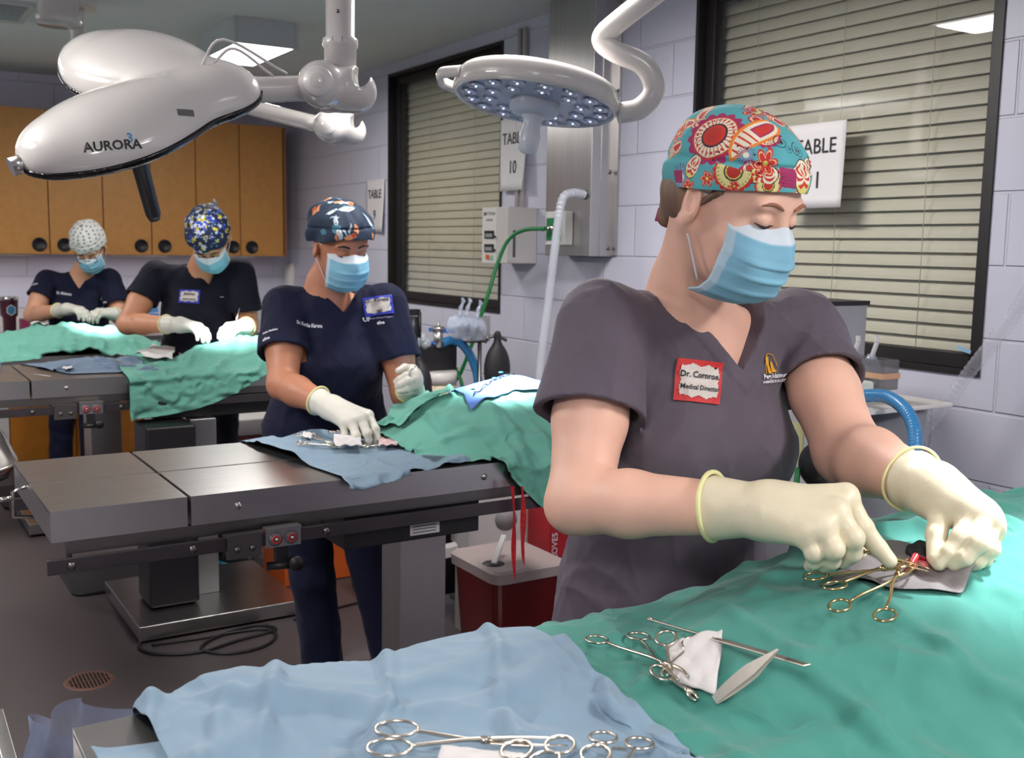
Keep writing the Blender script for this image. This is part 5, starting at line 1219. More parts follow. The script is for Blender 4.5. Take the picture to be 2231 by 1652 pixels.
xy = lambda x, y, z: tuple(P(x, y, Z=z)[:2])
# nearest table
b1 = [((1.52, .87), (.75, .34), .132, 0.8), ((1.15, .84), (.35, .26), .06, 1.2)]
g1, zg1, pg1 = drape('surgical_drape', [xy(1108, 1352, 1.02), (2.12, 1.30), (2.12, .42), (.70, .40)], 150, 96, T1, b1, green_d, 'large green surgical drape over the patient on the nearest table', slack=1.055, seed=4, amp=0.014)
gx = g1
def over(pt, lift=0.004, R=0.02):
    lo_, hi_ = pt.min(0), pt.max(0); n_ = np.ceil((hi_[:2]-lo_[:2])/R).astype(int)+1; G_ = np.full(n_, -9.0); ij = ((pt[:, :2]-lo_[:2])/R).astype(int); np.maximum.at(G_, (ij[:, 0], ij[:, 1]), pt[:, 2])
    G2 = G_.copy()
    for a in (-1, 0, 1):
        for c in (-1, 0, 1): G2 = np.maximum(G2, np.roll(np.roll(G_, a, 0), c, 1)-0.004*(abs(a)+abs(c)))
    def f(X, Y):
        i = np.clip(((X-lo_[0])/R-0.5), 0, n_[0]-2); j = np.clip(((Y-lo_[1])/R-0.5), 0, n_[1]-2); i0, j0 = i.astype(int), j.astype(int); a, c = i-i0, j-j0
        z = G2[i0, j0]*(1-a)*(1-c)+G2[i0+1, j0]*a*(1-c)+G2[i0, j0+1]*(1-a)*c+G2[i0+1, j0+1]*a*c
        return np.where((X > lo_[0]) & (X < hi_[0]) & (Y > lo_[1]) & (Y < hi_[1]), z+lift, -9)
    return f
b0 = [((.36, 1.10), (.18, .15), .022, 1), ((.66, 1.05), (.2, .16), .028, 1.2), ((.50, .80), (.13, .2), .02, 1.2)]
b1c, zb1, pb1 = drape('surgical_drape', [xy(262, 1478, 1.02), xy(1150, 1352, 1.03), xy(1790, 1800, 1.02), xy(560, 1900, 1.02)], 124, 96, T1, b0, blue_d, 'pale blue surgical drape spread over the near left part of the nearest table', slack=1.035, seed=12, amp=0.012, extra=over(pg1))
b1d, _, _ = drape('surgical_drape', [xy(200, 1636, 1.005), xy(470, 1600, 1.005), xy(560, 1760, 1.005), xy(330, 1800, 1.005)], 40, 34, dict(T1), [], blue_d, 'small pale blue drape flap at the steel end of the nearest table', slack=1.07, seed=14, amp=0.010, steps=60)
# middle table
b2 = [((1.66, 2.68), (.42, .30), .15, 0.9), ((1.35, 2.72), (.14, .16), .05, 1)]
g2, zg2, pg2 = drape('surgical_drape', [(1.24, 3.0), (2.02, 3.08), (2.02, 2.14), (1.27, 2.40)], 100, 84, T2, b2, green_p, 'green surgical drape on the middle table, hanging over its front edge', slack=1.07, seed=6, amp=0.018)
g2b, _, pg2b = drape('surgical_drape', [(1.26, 2.95), (1.50, 2.93), (1.46, 2.66), (1.28, 2.66)], 40, 36, T2, b2, green_p, 'crumpled green drape fold beside the gloved hand on the middle table', slack=1.2, seed=61, amp=0.03, extra=over(pg2), steps=70)
bl2, zb2, pb2 = drape('surgical_drape', [xy(512, 948, .965), (1.40, 2.93), (1.36, 2.37), (1.00, 2.325)], 70, 60, T2, [((1.0, 2.72), (.2, .2), .02, 1)], blue_d, 'blue surgical drape with instruments on the middle table', slack=1.06, seed=8, amp=0.013)
# third table
b3 = [((1.52, 4.56), (.40, .27), .11, 0.9)]
g3, zg3, pg3 = drape('surgical_drape', [(.92, 4.84), (1.86, 4.96), (1.80, 4.32), (.90, 4.19)], 84, 70, T3, b3, green_p, 'green surgical drape on the third table with one corner hanging down', slack=1.06, seed=9, amp=0.016)
bl3, zb3, _ = drape('surgical_drape', [(.60, 4.88), (1.02, 4.90), (1.02, 4.40), (.72, 4.42)], 54, 46, T3, [((.82, 4.68), (.2, .2), .03, 1)], greyblue, 'crumpled grey blue drape beside the green one on the third table', slack=1.16, seed=10, amp=0.022, steps=80)
bl3b, _, _ = drape('surgical_drape', [(.22, 4.86), (.50, 4.86), (.47, 4.62), (.22, 4.62)], 26, 24, T3, [], greyblue, 'small blue drape on the leaf of the third table at the left edge', slack=1.1, seed=15, amp=0.02, steps=60)
b4 = [((.95, 6.04), (.50, .30), .13, 0.9)]
g4, zg4, pg4 = drape('surgical_drape', [(-.2, 6.36), (1.47, 6.38), (1.44, 5.72), (-.1, 5.73)], 100, 50, T4, b4, green_p, 'green surgical drape along the farthest table', slack=1.05, seed=16, amp=0.014, steps=80)

def patch(name, pts4, zf, mat, parent=None, n=14, lift=0.004, label=None, hole=None, wob=0.003, seed=0):
    """a small sheet that follows the cloth below it; pts4 = room x,y corners"""
    A, B, C, Dd = [np.array(p[:2], float) for p in pts4]; vs = []; fs = []; rs = np.random.RandomState(seed); ph = rs.rand(4)*6
    for i in range(n):
        v = i/(n-1)
        for j in range(n):
            u = j/(n-1); ed = 0.02*np.array([math.sin(9*v+ph[0]), math.sin(8*u+ph[1])])*np.linalg.norm(B-A)
            q = (A*(1-u)+B*u)*(1-v)+(Dd*(1-u)+C*u)*v+ed; vs.append((q[0], q[1], zf(q[0], q[1])+lift+wob*(1+math.sin(14*u+ph[2])*math.cos(11*v+ph[3]))))
    Z = np.array([p[2] for p in vs]).reshape(n, n); Zs = Z.copy(); Zs[1:-1, 1:-1] = (Z[1:-1, 1:-1]*2+Z[:-2, 1:-1]+Z[2:, 1:-1]+Z[1:-1, :-2]+Z[1:-1, 2:])/6; Zs = np.maximum(Zs, Z-0.002)
    vs = [(p[0], p[1], z) for p, z in zip(vs, Zs.ravel())]
    for i in range(n-1):
        for j in range(n-1):
            if hole and hole((j+.5)/(n-1), (i+.5)/(n-1)): continue
            fs.append((i*n+j, (i+1)*n+j, (i+1)*n+j+1, i*n+j+1))
    o = mesh_obj(name, vs, fs, mat, parent, True, label); so = o.modifiers.new('t', 'SOLIDIFY'); so.thickness = 0.0015; so.offset = 1
    ss = o.modifiers.new('s', 'SUBSURF'); ss.levels = 1; ss.render_levels = 1
    return o
gauze_m = MAT('gauze', (222, 216, 216), 0.9, 0, 0.04, 30, 0.8, 600, bdist=0.001)
blood = MAT('blood_stained_tissue', (176, 40, 48), 0.3, 0, 0.3, 120)
pink = MAT('pink_tissue', (226, 120, 124), 0.3, 0, 0.2, 90)
def gauze(label, px4, z, zf, seed, mat=None, group=None, stain=None):
    root = patch('gauze_pad', [xy(x, y, z) for x, y in px4], zf, mat or gauze_m, n=12, lift=0.004, wob=0.004, seed=seed); tag(root, label, 'gauze pad', group)
    root.modifiers['t'].thickness = 0.004
    return root

# ------------------------------------------------------------------ instruments
def inst_matrix(a, b, roll=0.0):
    a, b = np.array(a), np.array(b); d = nrm(b-a); u = nrm(np.array([0, 0, 1.0])-d*d[2]); s = np.cross(d, u)
    if roll: u, s = u*math.cos(roll)+s*math.sin(roll), s*math.cos(roll)-u*math.sin(roll)
    return np.column_stack([d, s, u]), a
def seat(a, b, zf, lift=0.004):
    a, b = np.array(a), np.array(b); d_ = max(zf(*(a*(1-t)+b*t)[:2])+lift-(a*(1-t)+b*t)[2] for t in np.linspace(-.06, 1, 9)); return a+[0, 0, max(0, d_)], b+[0, 0, max(0, d_)]
def clamp(label, a, b, opening=0.12, kind='hemostat', mat=None, roll=0, group='steel hemostats and clamps', curve=0.0, name=None, ringr=0.0115, zf=None):
    """ring-handled instrument; a = between the rings, b = tip (room points)"""
    if zf is not None: a, b = seat(a, b, zf)
    mat = mat or instr; R, o_ = inst_matrix(a, b, roll); Ln = float(np.linalg.norm(np.array(b)-np.array(a))); pv = Ln*(0.66 if kind == 'hemostat' else 0.50)
    root = thing(name or ('surgical_scissors' if kind == 'scissors' else 'hemostat'), label, 'surgical scissors' if kind == 'scissors' else 'hemostat', tuple(np.minimum(a, b)*[1, 1, 0]+(np.array(a)*[1, 1, 0]*0)+[0, 0, min(a[2], b[2])]), group=group)
    W = lambda x, y, z: o_+R@np.array([x, y, z])
    for s in (-1, 1):
        zz = s*0.0013; hw = math.tan(opening)*pv*0.5+ringr*0.9
        ring = [W(ringr*1.0*math.cos(t)*1.25-ringr*0.4, s*hw+ringr*math.sin(t), zz) for t in np.linspace(0, 2*math.pi, 22, endpoint=False)]
        m_ = MB().tube(ring, 0.0018, 7, closed=True)
        sh = [W(ringr*0.8, s*hw*0.80, zz), W(pv*0.35, s*hw*0.62, zz), W(pv*0.75, s*0.0042, zz), W(pv, 0, zz)]
        m_.tube(spline(sh, 4), [0.0021]*(len(spline(sh, 4))), 7)
        jaw_t = [W(pv, 0, zz), W(pv+(Ln-pv)*0.5, -s*0.0025*(1+6*opening), zz), W(Ln, -s*0.0008-s*math.tan(opening*0.3)*(Ln-pv)+curve, zz)]
        js = spline(jaw_t, 5); 
        if kind == 'scissors': m_.tube(js, list(np.linspace(0.0055, 0.0012, len(js))), 8, flat=0.28)
        else: m_.tube(js, list(np.linspace(0.0032, 0.0013, len(js))), 8)
        m_.build('half', mat, root)
    MB().lathe(W(pv, 0, -0.003), [(0, 0), (0.0042, 0.0005), (0.0042, 0.0055), (0, 0.006)], axis=R[:, 2], n=14).build('pivot', mat, root)
    if kind == 'hemostat' and opening < 0.2:
        m_ = MB(); m_.obox(W(pv*0.22, 0.0, 0.0), (0.004, math.tan(opening)*pv*0.6+0.008, 0.0022), R); m_.build('ratchet', mat, root)
    return root
def onz(x, y, z, zf, lift=0.005):
    p_ = P(x, y, Z=z); 
    for _ in range(3): zz = zf(p_[0], p_[1])+lift; p_ = P(x, y, Z=zz)
    return p_
# nearest table, green side
g = lambda x, y, l=.006: onz(x, y, 1.02, zg1, l); bq = lambda x, y, l=.006: onz(x, y, 1.02, zb1, l)
clamp('hemostat with wide-open rings, its tip on the gauze pad', g(1350, 1396), g(1500, 1482, .008), 0.30, curve=0.006, ringr=.0135, zf=zg1)
clamp('hemostat lying behind the gauze pad, rings toward the long retractor hook', g(1478, 1402, .009), g(1448, 1474, .01), 0.22, mat=instr, ringr=.0125, zf=zg1)
def rod_tool(label):
    a, c = seat(g(1410, 1362, .007), g(1758, 1466, .006), zg1); b = a*.53+c*.47
    root = thing('spay_hook', label, 'spay hook', (b[0], b[1], b[2]-0.006)); d = nrm(c-a); s = np.cross(d, [0, 0, 1])
    hk = [a+np.array([0, 0, -0.004])-s*0.004+d*0.006, a-s*0.006+d*0.002, a-s*0.003-d*0.003, a+d*0.002]
    MB().tube(spline(hk+[a+d*0.02, b], 5), 0.0017, 8).build('shaft', instr, root)
    m_ = MB(); R = np.column_stack([d, s, np.cross(d, s)]); L = np.linalg.norm(c-b); m_.obox((b+c)/2, (L, 0.011, 0.0024), R); m_.build('handle', instr, root, bevel=0.001)
    m_ = MB()
    for k in range(26): m_.obox(b+(c-b)*(0.12+0.66*k/25)+np.array([0, 0, 0.0012]), (0.0012, 0.010, 0.0006), R)
    m_.build('grip_ridges', steel_dark, root)
rod_tool('long steel spay hook lying diagonally on the green drape')
satin = MAT('satin_steel', (226, 216, 204), 0.42, 0.65, 0.04, 60)
def tweezers(label, a, b, h=0.012, wd=0.0075):
    a, b = seat(a, b, zg1, .003)
    d = nrm(b-a); root = thing('tissue_forceps', label, 'forceps', tuple(a-[0, 0, .006])); L = float(np.linalg.norm(b-a)); up_ = np.array([0, 0, 1.0]); s = nrm(np.cross(d, up_)); tc_ = nrm(np.array([0, 0, CAM_H])-a); rollv = nrm(tc_*0.75+up_*0.45); rollv = nrm(rollv-d*(rollv@d)); other = np.cross(d, rollv)
    for sg in (-1, 1):
        vs = []; n_ = 16; mb = MB(); rings = []
        for i in range(n_):
            t = i/(n_-1); w_ = wd*(0.75+0.35*math.sin(min(1, t*1.6)*math.pi*0.6))*(1 if t < 0.6 else max(0.16, 1-(t-0.6)/0.4*0.9)); off = sg*h*0.5*math.sin(math.pi*t**0.8)*(0.9)+sg*0.0012
            c_ = a+d*L*t+rollv*off+up_*0.006; rings.append([c_-other*w_*0.5-rollv*0.0006, c_+other*w_*0.5-rollv*0.0006, c_+other*w_*0.5+rollv*0.0006, c_-other*w_*0.5+rollv*0.0006])
        loft(mb, rings, smooth=False); mb.build('arm', satin, root)
tweezers('steel tissue forceps lying beside the gauze pad on the green drape', g(1556, 1556, .004), g(1694, 1446, .006), wd=0.0125)
gauze('square white gauze pad between the hemostats and the forceps', [(1452, 1438), (1575, 1442), (1560, 1530), (1462, 1492)], 1.02, zg1, 3)
clamp('hemostat tips poking out from under the gauze pad', g(1462, 1476, .003), g(1518, 1532, .006), 0.06, mat=instr, zf=zg1)
# nearest table, blue side
clamp('big surgical scissors lying across the blue drape in the foreground', bq(872, 1608, .009), bq(1238, 1617, .010), 0.17, 'scissors', group=None, ringr=.0175, zf=zb1)
gauze('white gauze pad at the bottom edge beside the big scissors', [(958, 1636), (1140, 1652), (1135, 1710), (950, 1700)], 1.03, zb1, 9)
clamp('hemostat cut off by the bottom edge, right of the foreground gauze', bq(1255, 1640, .01), bq(1200, 1730, .01), 0.2, ringr=.014, zf=zb1)
clamp('hemostat ring cut off by the bottom edge, rightmost on the blue drape', bq(1352, 1642, .01), bq(1330, 1760, .01), 0.12, ringr=.014, zf=zb1)
clamp('hemostat ring just under the foreground gauze at the bottom edge', bq(1150, 1652, .01), bq(1050, 1740, .01), 0.12, ringr=.014, zf=zb1)
# operating field on the nearest table
zf1 = zg1
fld = patch('fenestrated_sheet', [xy(1930, 1165, 1.13), xy(2185, 1180, 1.15), xy(2105, 1268, 1.12), xy(1800, 1270, 1.10)], zf1, MAT('grey_paper_sheet', (120, 114, 114), 0.8, 0, 0.04, 10, 0.4, 300), n=26, lift=0.003, wob=0.002, seed=2)
tag(fld, 'grey fenestrated paper sheet around the incision on the nearest table', 'surgical sheet')
sx_ = onz(2052, 1222, 1.13, zf1, 0.0)
pat = thing('patient_animal', 'black furred animal belly showing through the sheet opening at the incision', 'animal', (sx_[0], sx_[1], sx_[2]))
F = Field(sx_-[.09, .07, .04], sx_+[.09, .07, .045], 0.0022)
F.put(ell(sx_+[-.012, .018, .010], (.030, .020, .013)), 0); F.put(ell(sx_+[.040, -.012, .010], (.030, .018, .014)), 0.01); F.put(custom(lambda X, Y, Z: 0.0025*np.sin(260*X+90*Z)*np.sin(240*Y+3), F.lo, F.lo+F.h*F.n), 0, 'off')
make('fur', F, MAT('black_fur', (12, 10, 12), 0.5, 0, 0.5, 200, 1.0, 500), pat)
F = Field(sx_-[.09, .07, .04], sx_+[.09, .07, .06], 0.0018); tq = onz(1992, 1238, 1.14, zf1, .019); 
for dx_, dy_, dz_, r_ in ((-.006, 0, .004, .009), (.008, .004, .006, .008), (.016, -.004, .003, .007), (-.014, .003, .001, .006)): F.put(ell(tq+[dx_, dy_, dz_], (r_, r_*.8, r_*.7)), 0.004)
make('exposed_tissue', F, pink, pat)
F = Field(tq-[.05, .05, .03], tq+[.05, .05, .04], 0.0015); F.put(cone(tq+[-.012, -.004, .008], tq+[.004, .002, .014], .004, .0045), 0); F.put(cone(tq+[.004, .002, .014], tq+[.022, .0, .008], .004, .003), 0.003); make('vessel', F, blood, pat)
tip = tq+[-.010, -.002, .010]
zz = lambda x, y, d_: D(x, y, d_)
clamp('gold-tinted hemostat clamped on the tissue, rings toward the surgeon hand', onz(1805, 1264, 1.11, zf1, .026), tip, 0.30, mat=instr_gold, ringr=.0120)
clamp('lower gold-tinted hemostat clamped on the tissue, rings toward the viewer', onz(1882, 1326, 1.10, zf1, .026), tip+[.002, -.002, .003], 0.34, mat=instr_gold, ringr=.0120)
clamp('gold-tinted scissors held under the right index finger', zz(1872, 1196, 1.345), zz(2024, 1242, 1.30), 0.08, 'scissors', mat=instr_gold, group=None)
# middle table
h = lambda x, y, l=.006: onz(x, y, .97, zb2, l)
clamp('hemostat nearest the back on the middle table drape, left of the gauze', h(668, 948), h(735, 972, .01), 0.22, zf=zb2)
clamp('hemostat nearest the front on the middle table drape, left of the gauze', h(662, 966), h(745, 974, .01), 0.16, zf=zb2)
clamp('hemostat half hidden behind the gloved hand on the middle table', h(735, 944), h(800, 950, .01), 0.16, zf=zb2)
clamp('curved hemostat under the bloody gauze on the middle table', h(800, 972), h(866, 968, .01), 0.08, curve=0.01, zf=zb2)
gauze('thick white gauze roll beside the gloved fingers on the middle table', [(726, 952), (785, 952), (788, 970), (728, 976)], .98, lambda x, y: zb2(x, y)+0.012, 4)
gauze('blood-spotted gauze right of the gloved hand on the middle table', [(822, 942), (868, 944), (866, 962), (824, 964)], .98, lambda x, y: zb2(x, y)+0.008, 5, MAT('bloody_gauze', (224, 190, 192), 0.8, 0, 0.35, 90))
gauze('small white swab left of the gauze roll on the middle table', [(660, 951), (680, 952), (678, 963), (659, 962)], .98, zb2, 6)
win = patch('fenestration', [(1.50, 2.80), (1.86, 2.84), (1.84, 2.60), (1.46, 2.56)], zg2, MAT('blue_paper_sheet', (84, 120, 190), 0.7), n=22, lift=0.003, wob=0.003, seed=7); tag(win, 'blue paper sheet over the patient under the bright light on the middle table', 'surgical sheet')
sc_ = (1.65, 2.69); zc = zg2(*sc_)
o = thing('incision', 'dark incision line with small towel clamps under the bright light, middle table', 'incision', (sc_[0], sc_[1], zc))
m_ = MB(); pts = [np.array([1.50+0.25*t, 2.60+0.16*t+0.006*math.sin(t*20), 0]) for t in np.linspace(0, 1, 22)]
m_.tube([(p_[0], p_[1], zg2(p_[0], p_[1])+0.011) for p_ in pts], [0.0012+0.0016*abs(math.sin(k*1.7)) for k in range(22)], 6); m_.build('suture_line', ink, o)
for k, (x_, y_) in enumerate(((1.52, 2.64), (1.66, 2.75), (1.69, 2.76))): MB().ell((x_, y_, zg2(x_, y_)+0.011), (.009, .004, .003)).build('clip', MAT('teal_clip', (30, 90, 100), 0.4), o)
# third and farthest tables
k3 = lambda x, y: onz(x, y, 1.0, zb3, .008)
clamp('small hemostat on the crumpled grey drape, left one', k3(215, 782), k3(262, 790), 0.2)
clamp('small hemostat on the crumpled grey drape beside the gauze ball', k3(300, 786), k3(262, 772), 0.2)
k4 = lambda x, y: onz(x, y, .95, zg4, .008)
clamp('small hemostat on the farthest green drape beside the white gauze', k4(34, 752), k4(72, 754), 0.2)
gauze('long white gauze strip on the farthest green drape', [(66, 750), (105, 746), (107, 754), (70, 759)], .95, zg4, 10)
gauze('large crumpled white gauze on the third table drape edge', [(285, 770), (330, 748), (385, 752), (380, 782)], 1.03, lambda x, y: max(zg3(x, y), 1.0)+0.012+0.008*math.sin(60*x)*math.cos(50*y), 11)
gauze('blood-stained gauze on the green drape beside the gloves, third table', [(388, 742), (420, 740), (424, 750), (390, 754)], 1.05, zg3, 12, MAT('bloody_gauze_b', (226, 170, 170), 0.8, 0, 0.4, 90))
a = onz(75, 815, .99, lambda x, y: .99, .003); c = onz(110, 820, .99, lambda x, y: .99, .003)
o = thing('scalpel', 'small white-handled scalpel on the steel of the third table', 'scalpel', tuple(a)); MB().tube([a, (a+c)/2, c], [0.0015, 0.004, 0.003], 8, flat=0.4).build('handle', white_pl, o); MB().tube([a-(c-a)*0.25, a], [0.0006, 0.0018], 6, flat=.3).build('blade', chrome, o)
gauze('crumpled paper scrap at the front corner of the grey drape', [(134, 806), (152, 796), (158, 812), (140, 816)], .99, lambda x, y: 1.0, 13)
# tools held in gloved hands
def held(label, a, b, r=0.0022):
    o = thing('needle_holder', label, 'needle holder', tuple(np.minimum(a, b))); MB().tube([a, (a+b)/2, b], [r, r*1.4, r*0.6], 8).build('shaft', instr, o); MB().lathe(a*0.5+b*0.5, [(0, -.003), (.005, 0), (0, .003)], axis=nrm(b-a), n=10).build('joint', instr, o)
held('slim steel needle holder in the raised gloved hand at the middle table', D(905, 798, 3.07), D(882, 822, 3.06))
held('steel forceps held upright in the left hand of the blue-capped person', D(522, 672, 4.76), D(508, 722, 4.74))
held('steel forceps between the gloved hands at the farthest table', D(224, 668, 6.1), D(206, 700, 6.08))
held('scissors tip under the right glove of the dotted-cap person', D(196, 690, 6.08), D(194, 712, 6.08))
# spotlights' lamps are built further down
# ------------------------------------------------------------------ badges and embroidery on the scrubs
def surf(o):
    n = len(o.data.vertices); V = np.empty(n*3); N = np.empty(n*3); o.data.vertices.foreach_get('co', V); o.data.vertices.foreach_get('normal', N)
    M_ = np.array(WM[o.name]); return V.reshape(-1, 3)@M_[:3, :3].T+M_[:3, 3], N.reshape(-1, 3)@M_[:3, :3].T
class Conform:
    def __init__(s, so, px, py, roll=0.0, rad=0.09):
        V, N = so; i = np.where((vis_idx(V, N, px, py)))[0] if False else None
        q = (V-np.array([0, 0, CAM_H]))@CR; x = CX+F_PX*q[:, 0]/q[:, 2]; y = CY-F_PX*q[:, 1]/q[:, 2]
        cand = np.where(((x-px)**2+(y-py)**2 < 36) & (((V-np.array([0, 0, CAM_H]))*N).sum(1) < 0))[0]
        if len(cand) == 0: cand = np.argsort((x-px)**2+(y-py)**2)[:30]
        k = cand[int(np.argmin(q[cand, 2]))]; s.c = V[k]; near = ((V-s.c)**2).sum(1) < 0.03**2
        n = nrm(N[near & (N@N[k] > 0.3)].mean(0)); u = CR@np.array([1.0, 0, 0]); u = nrm(u-n*(u@n)); v = np.cross(n, u)
        s.u = u*math.cos(roll)+v*math.sin(roll); s.v = np.cross(n, s.u); s.n = n
        d = V-s.c; sel = ((d*d).sum(1) < rad**2) & (N@n > 0.2); s.d2 = np.column_stack([d[sel]@s.u, d[sel]@s.v]); s.h = d[sel]@n
    def __call__(s, pts, lift=0.002):
        lift = lift*1.0
        out = []
        for p in pts:
            dd = (s.d2[:, 0]-p[0])**2+(s.d2[:, 1]-p[1])**2; i = np.argpartition(dd, 5)[:6]; hh = s.h[i].max()
            out.append(s.c+s.u*p[0]+s.v*p[1]+s.n*(hh+lift+(p[2] if len(p) > 2 else 0)))
        return out
def fabric_text(cf, body, size, mat, parent, x=0, y=0, sx=1.0, lift=0.0025, name='embroidery'):
    cu = bpy.data.curves.new('t', 'FONT'); cu.body = body; cu.size = size; cu.align_x = 'CENTER'; cu.align_y = 'CENTER'; cu.resolution_u = 2; cu.offset = size*(.035 if mat is white_ink else .022)
    t = bpy.data.objects.new('tmp', cu); me = bpy.data.meshes.new_from_object(t); V = np.array([v.co[:] for v in me.vertices]); Fs = [tuple(p.vertices) for p in me.polygons]
    bpy.data.objects.remove(t); bpy.data.curves.remove(cu); bpy.data.meshes.remove(me)
    V[:, 0] = V[:, 0]*sx+x; V[:, 1] += y
    o = mesh_obj(name, cf([(a, b) for a, b, _ in V], lift), Fs, mat, parent); return o
def sheet(cf, f_in, nx, ny, w, h, mat, parent, name, lift=0.003):     # rectangle patch; f_in masks cells
    vs = []; fs = []
    for j in range(ny):
        for i in range(nx): vs.append((w*(i/(nx-1)-.5), h*(j/(ny-1)-.5)))
    for j in range(ny-1):
        for i in range(nx-1):
            cxx, cyy = (i+.5)/(nx-1)-.5, (j+.5)/(ny-1)-.5
            if f_in is None or f_in(cxx, cyy): fs.append((j*nx+i, j*nx+i+1, (j+1)*nx+i+1, (j+1)*nx+i))
    return mesh_obj(name, cf(vs, lift), fs, mat, parent, False)
badge_paper = MAT('badge_paper', (216, 206, 200), 0.6)
def badge(cf, w, h, col, parent, lines, label):
    b = sheet(cf, None, 14, 11, w, h, col, parent, 'name_badge', 0.003); b['label'] = label
    inn = lambda x, y: abs(x) < 0.44-0.035*abs(math.cos(y*9)) and abs(y) < 0.42-0.07*abs(math.cos(x*9.4))
    sheet(cf, inn, 60, 46, w, h, badge_paper, b, 'badge_face', 0.0042)
    for (t_, s_, x_, y_) in lines: fabric_text(cf, t_, s_, ink, b, x_, y_, 0.95, 0.0060, 'handwriting')
    return b
s4 = surf(W4['top']); cf = Conform(s4, 1527, 828, -0.09)
b = badge(cf, .078, .064, red_ink, W4['root'], [('Dr. Cornroe', .0132, -.001, .009), ('Medical Director', .0102, .001, -.010)], 'red-edged handwritten name badge')
hp = [(0.026+0.0022*1.2*(math.sin(t)**3), 0.0225+0.0022*(13*math.cos(t)-5*math.cos(2*t)-2*math.cos(3*t)-math.cos(4*t))/15) for t in np.linspace(0, 6.283, 16, endpoint=False)]
mesh_obj('heart', cf(hp, .0052), [tuple(range(16))], ink, b)
cf = Conform(s4, 1678, 795, 0.12); gold = MAT('gold_thread', (226, 162, 40), 0.6)
dog = [(-.012, -.012), (-.0125, .004), (-.0135, .006), (-.0135, .011), (-.010, .017), (-.0085, .0145), (-.0055, .0145), (-.0052, .009), (-.0045, .002), (-.001, -.006), (.001, -.012)]
cat = [(.002, -.010), (.0005, -.002), (.0, .004), (.002, .0085), (.0035, .0065), (.006, .004), (.0085, -.002), (.012, -.0065), (.016, -.008), (.011, -.0105)]
for pl in (dog, cat): mesh_obj('embroidered_logo', cf(pl, .003), [tuple(reversed(range(len(pl))))], gold, W4['top'])
arc = [(-.018, -.012), (-.0175, -.002), (-.0145, .009), (-.011, .017), (-.006, .020), (.001, .018), (.006, .017), (.011, .011), (.016, .005), (.019, -.002)]
MB().tube(cf(spline([(a, c_, 0) for a, c_ in arc], 4), .003), 0.0007, 5).build('embroidered_logo', gold, W4['top'])
fabric_text(cf, 'Peggy Adams', .0105, white_ink, W4['top'], .001, -.0165, .95); fabric_text(cf, 'ANIMAL RESCUE LEAGUE', .0058, white_ink, W4['top'], .002, -.025, .95)
s3 = surf(W3['top']); cf = Conform(s3, 820, 663, 0.14)
badge(cf, .092, .060, blue_ink, W3['root'], [('Dr.  Karuna', .0165, -.002, .017), ('vet', .0150, .002, -.017)], 'blue-edged handwritten name badge')
cf = Conform(s3, 818, 696, 0.10); fabric_text(cf, 'UF', .018, white_ink, W3['top'], -.034, .002); fabric_text(cf, 'Shelter Medicine Program', .0072, MAT('grey_thread', (150, 150, 190), 0.7), W3['top'], .012, .004)
fabric_text(cf, 'alive', .014, white_ink, W3['top'], .010, -.012)
cf = Conform(s3, 674, 706, -0.03); fabric_text(cf, 'Dr. Kautika Karuna', .0165, white_ink, W3['top'], 0, 0, .62)
cf = Conform(s3, 584, 722, 0.10); fabric_text(cf, 'Shelter Medicine', .010, white_ink, W3['top'], 0, .006, .8); fabric_text(cf, 'alive', .015, white_ink, W3['top'], -.012, -.018)
s2 = surf(W2p['top']); cf = Conform(s2, 413, 640, -0.05); badge(cf, .098, .064, blue_ink, W2p['root'], [('Jessica', .021, 0, .012), ('super nurse', .014, 0, -.014)], 'white name badge with blue edge')
cf = Conform(s2, 487, 650, 0); fabric_text(cf, 'logo'.replace('logo', '----'), .014, white_ink, W2p['top'])
s1 = surf(W1p['top']); cf = Conform(s1, 140, 634, -.12); fabric_text(cf, 'Dr. Mckenna', .024, white_ink, W1p['top'], 0, 0, .75)
cf = Conform(s1, 222, 650, 0); fabric_text(cf, 'UF', .022, white_ink, W1p['top'], -.035, 0); fabric_text(cf, 'alive', .018, white_ink, W1p['top'], .01, -.022)
cf = Conform(s1, 75, 615, .1); fabric_text(cf, 'alive', .02, white_ink, W1p['top'])

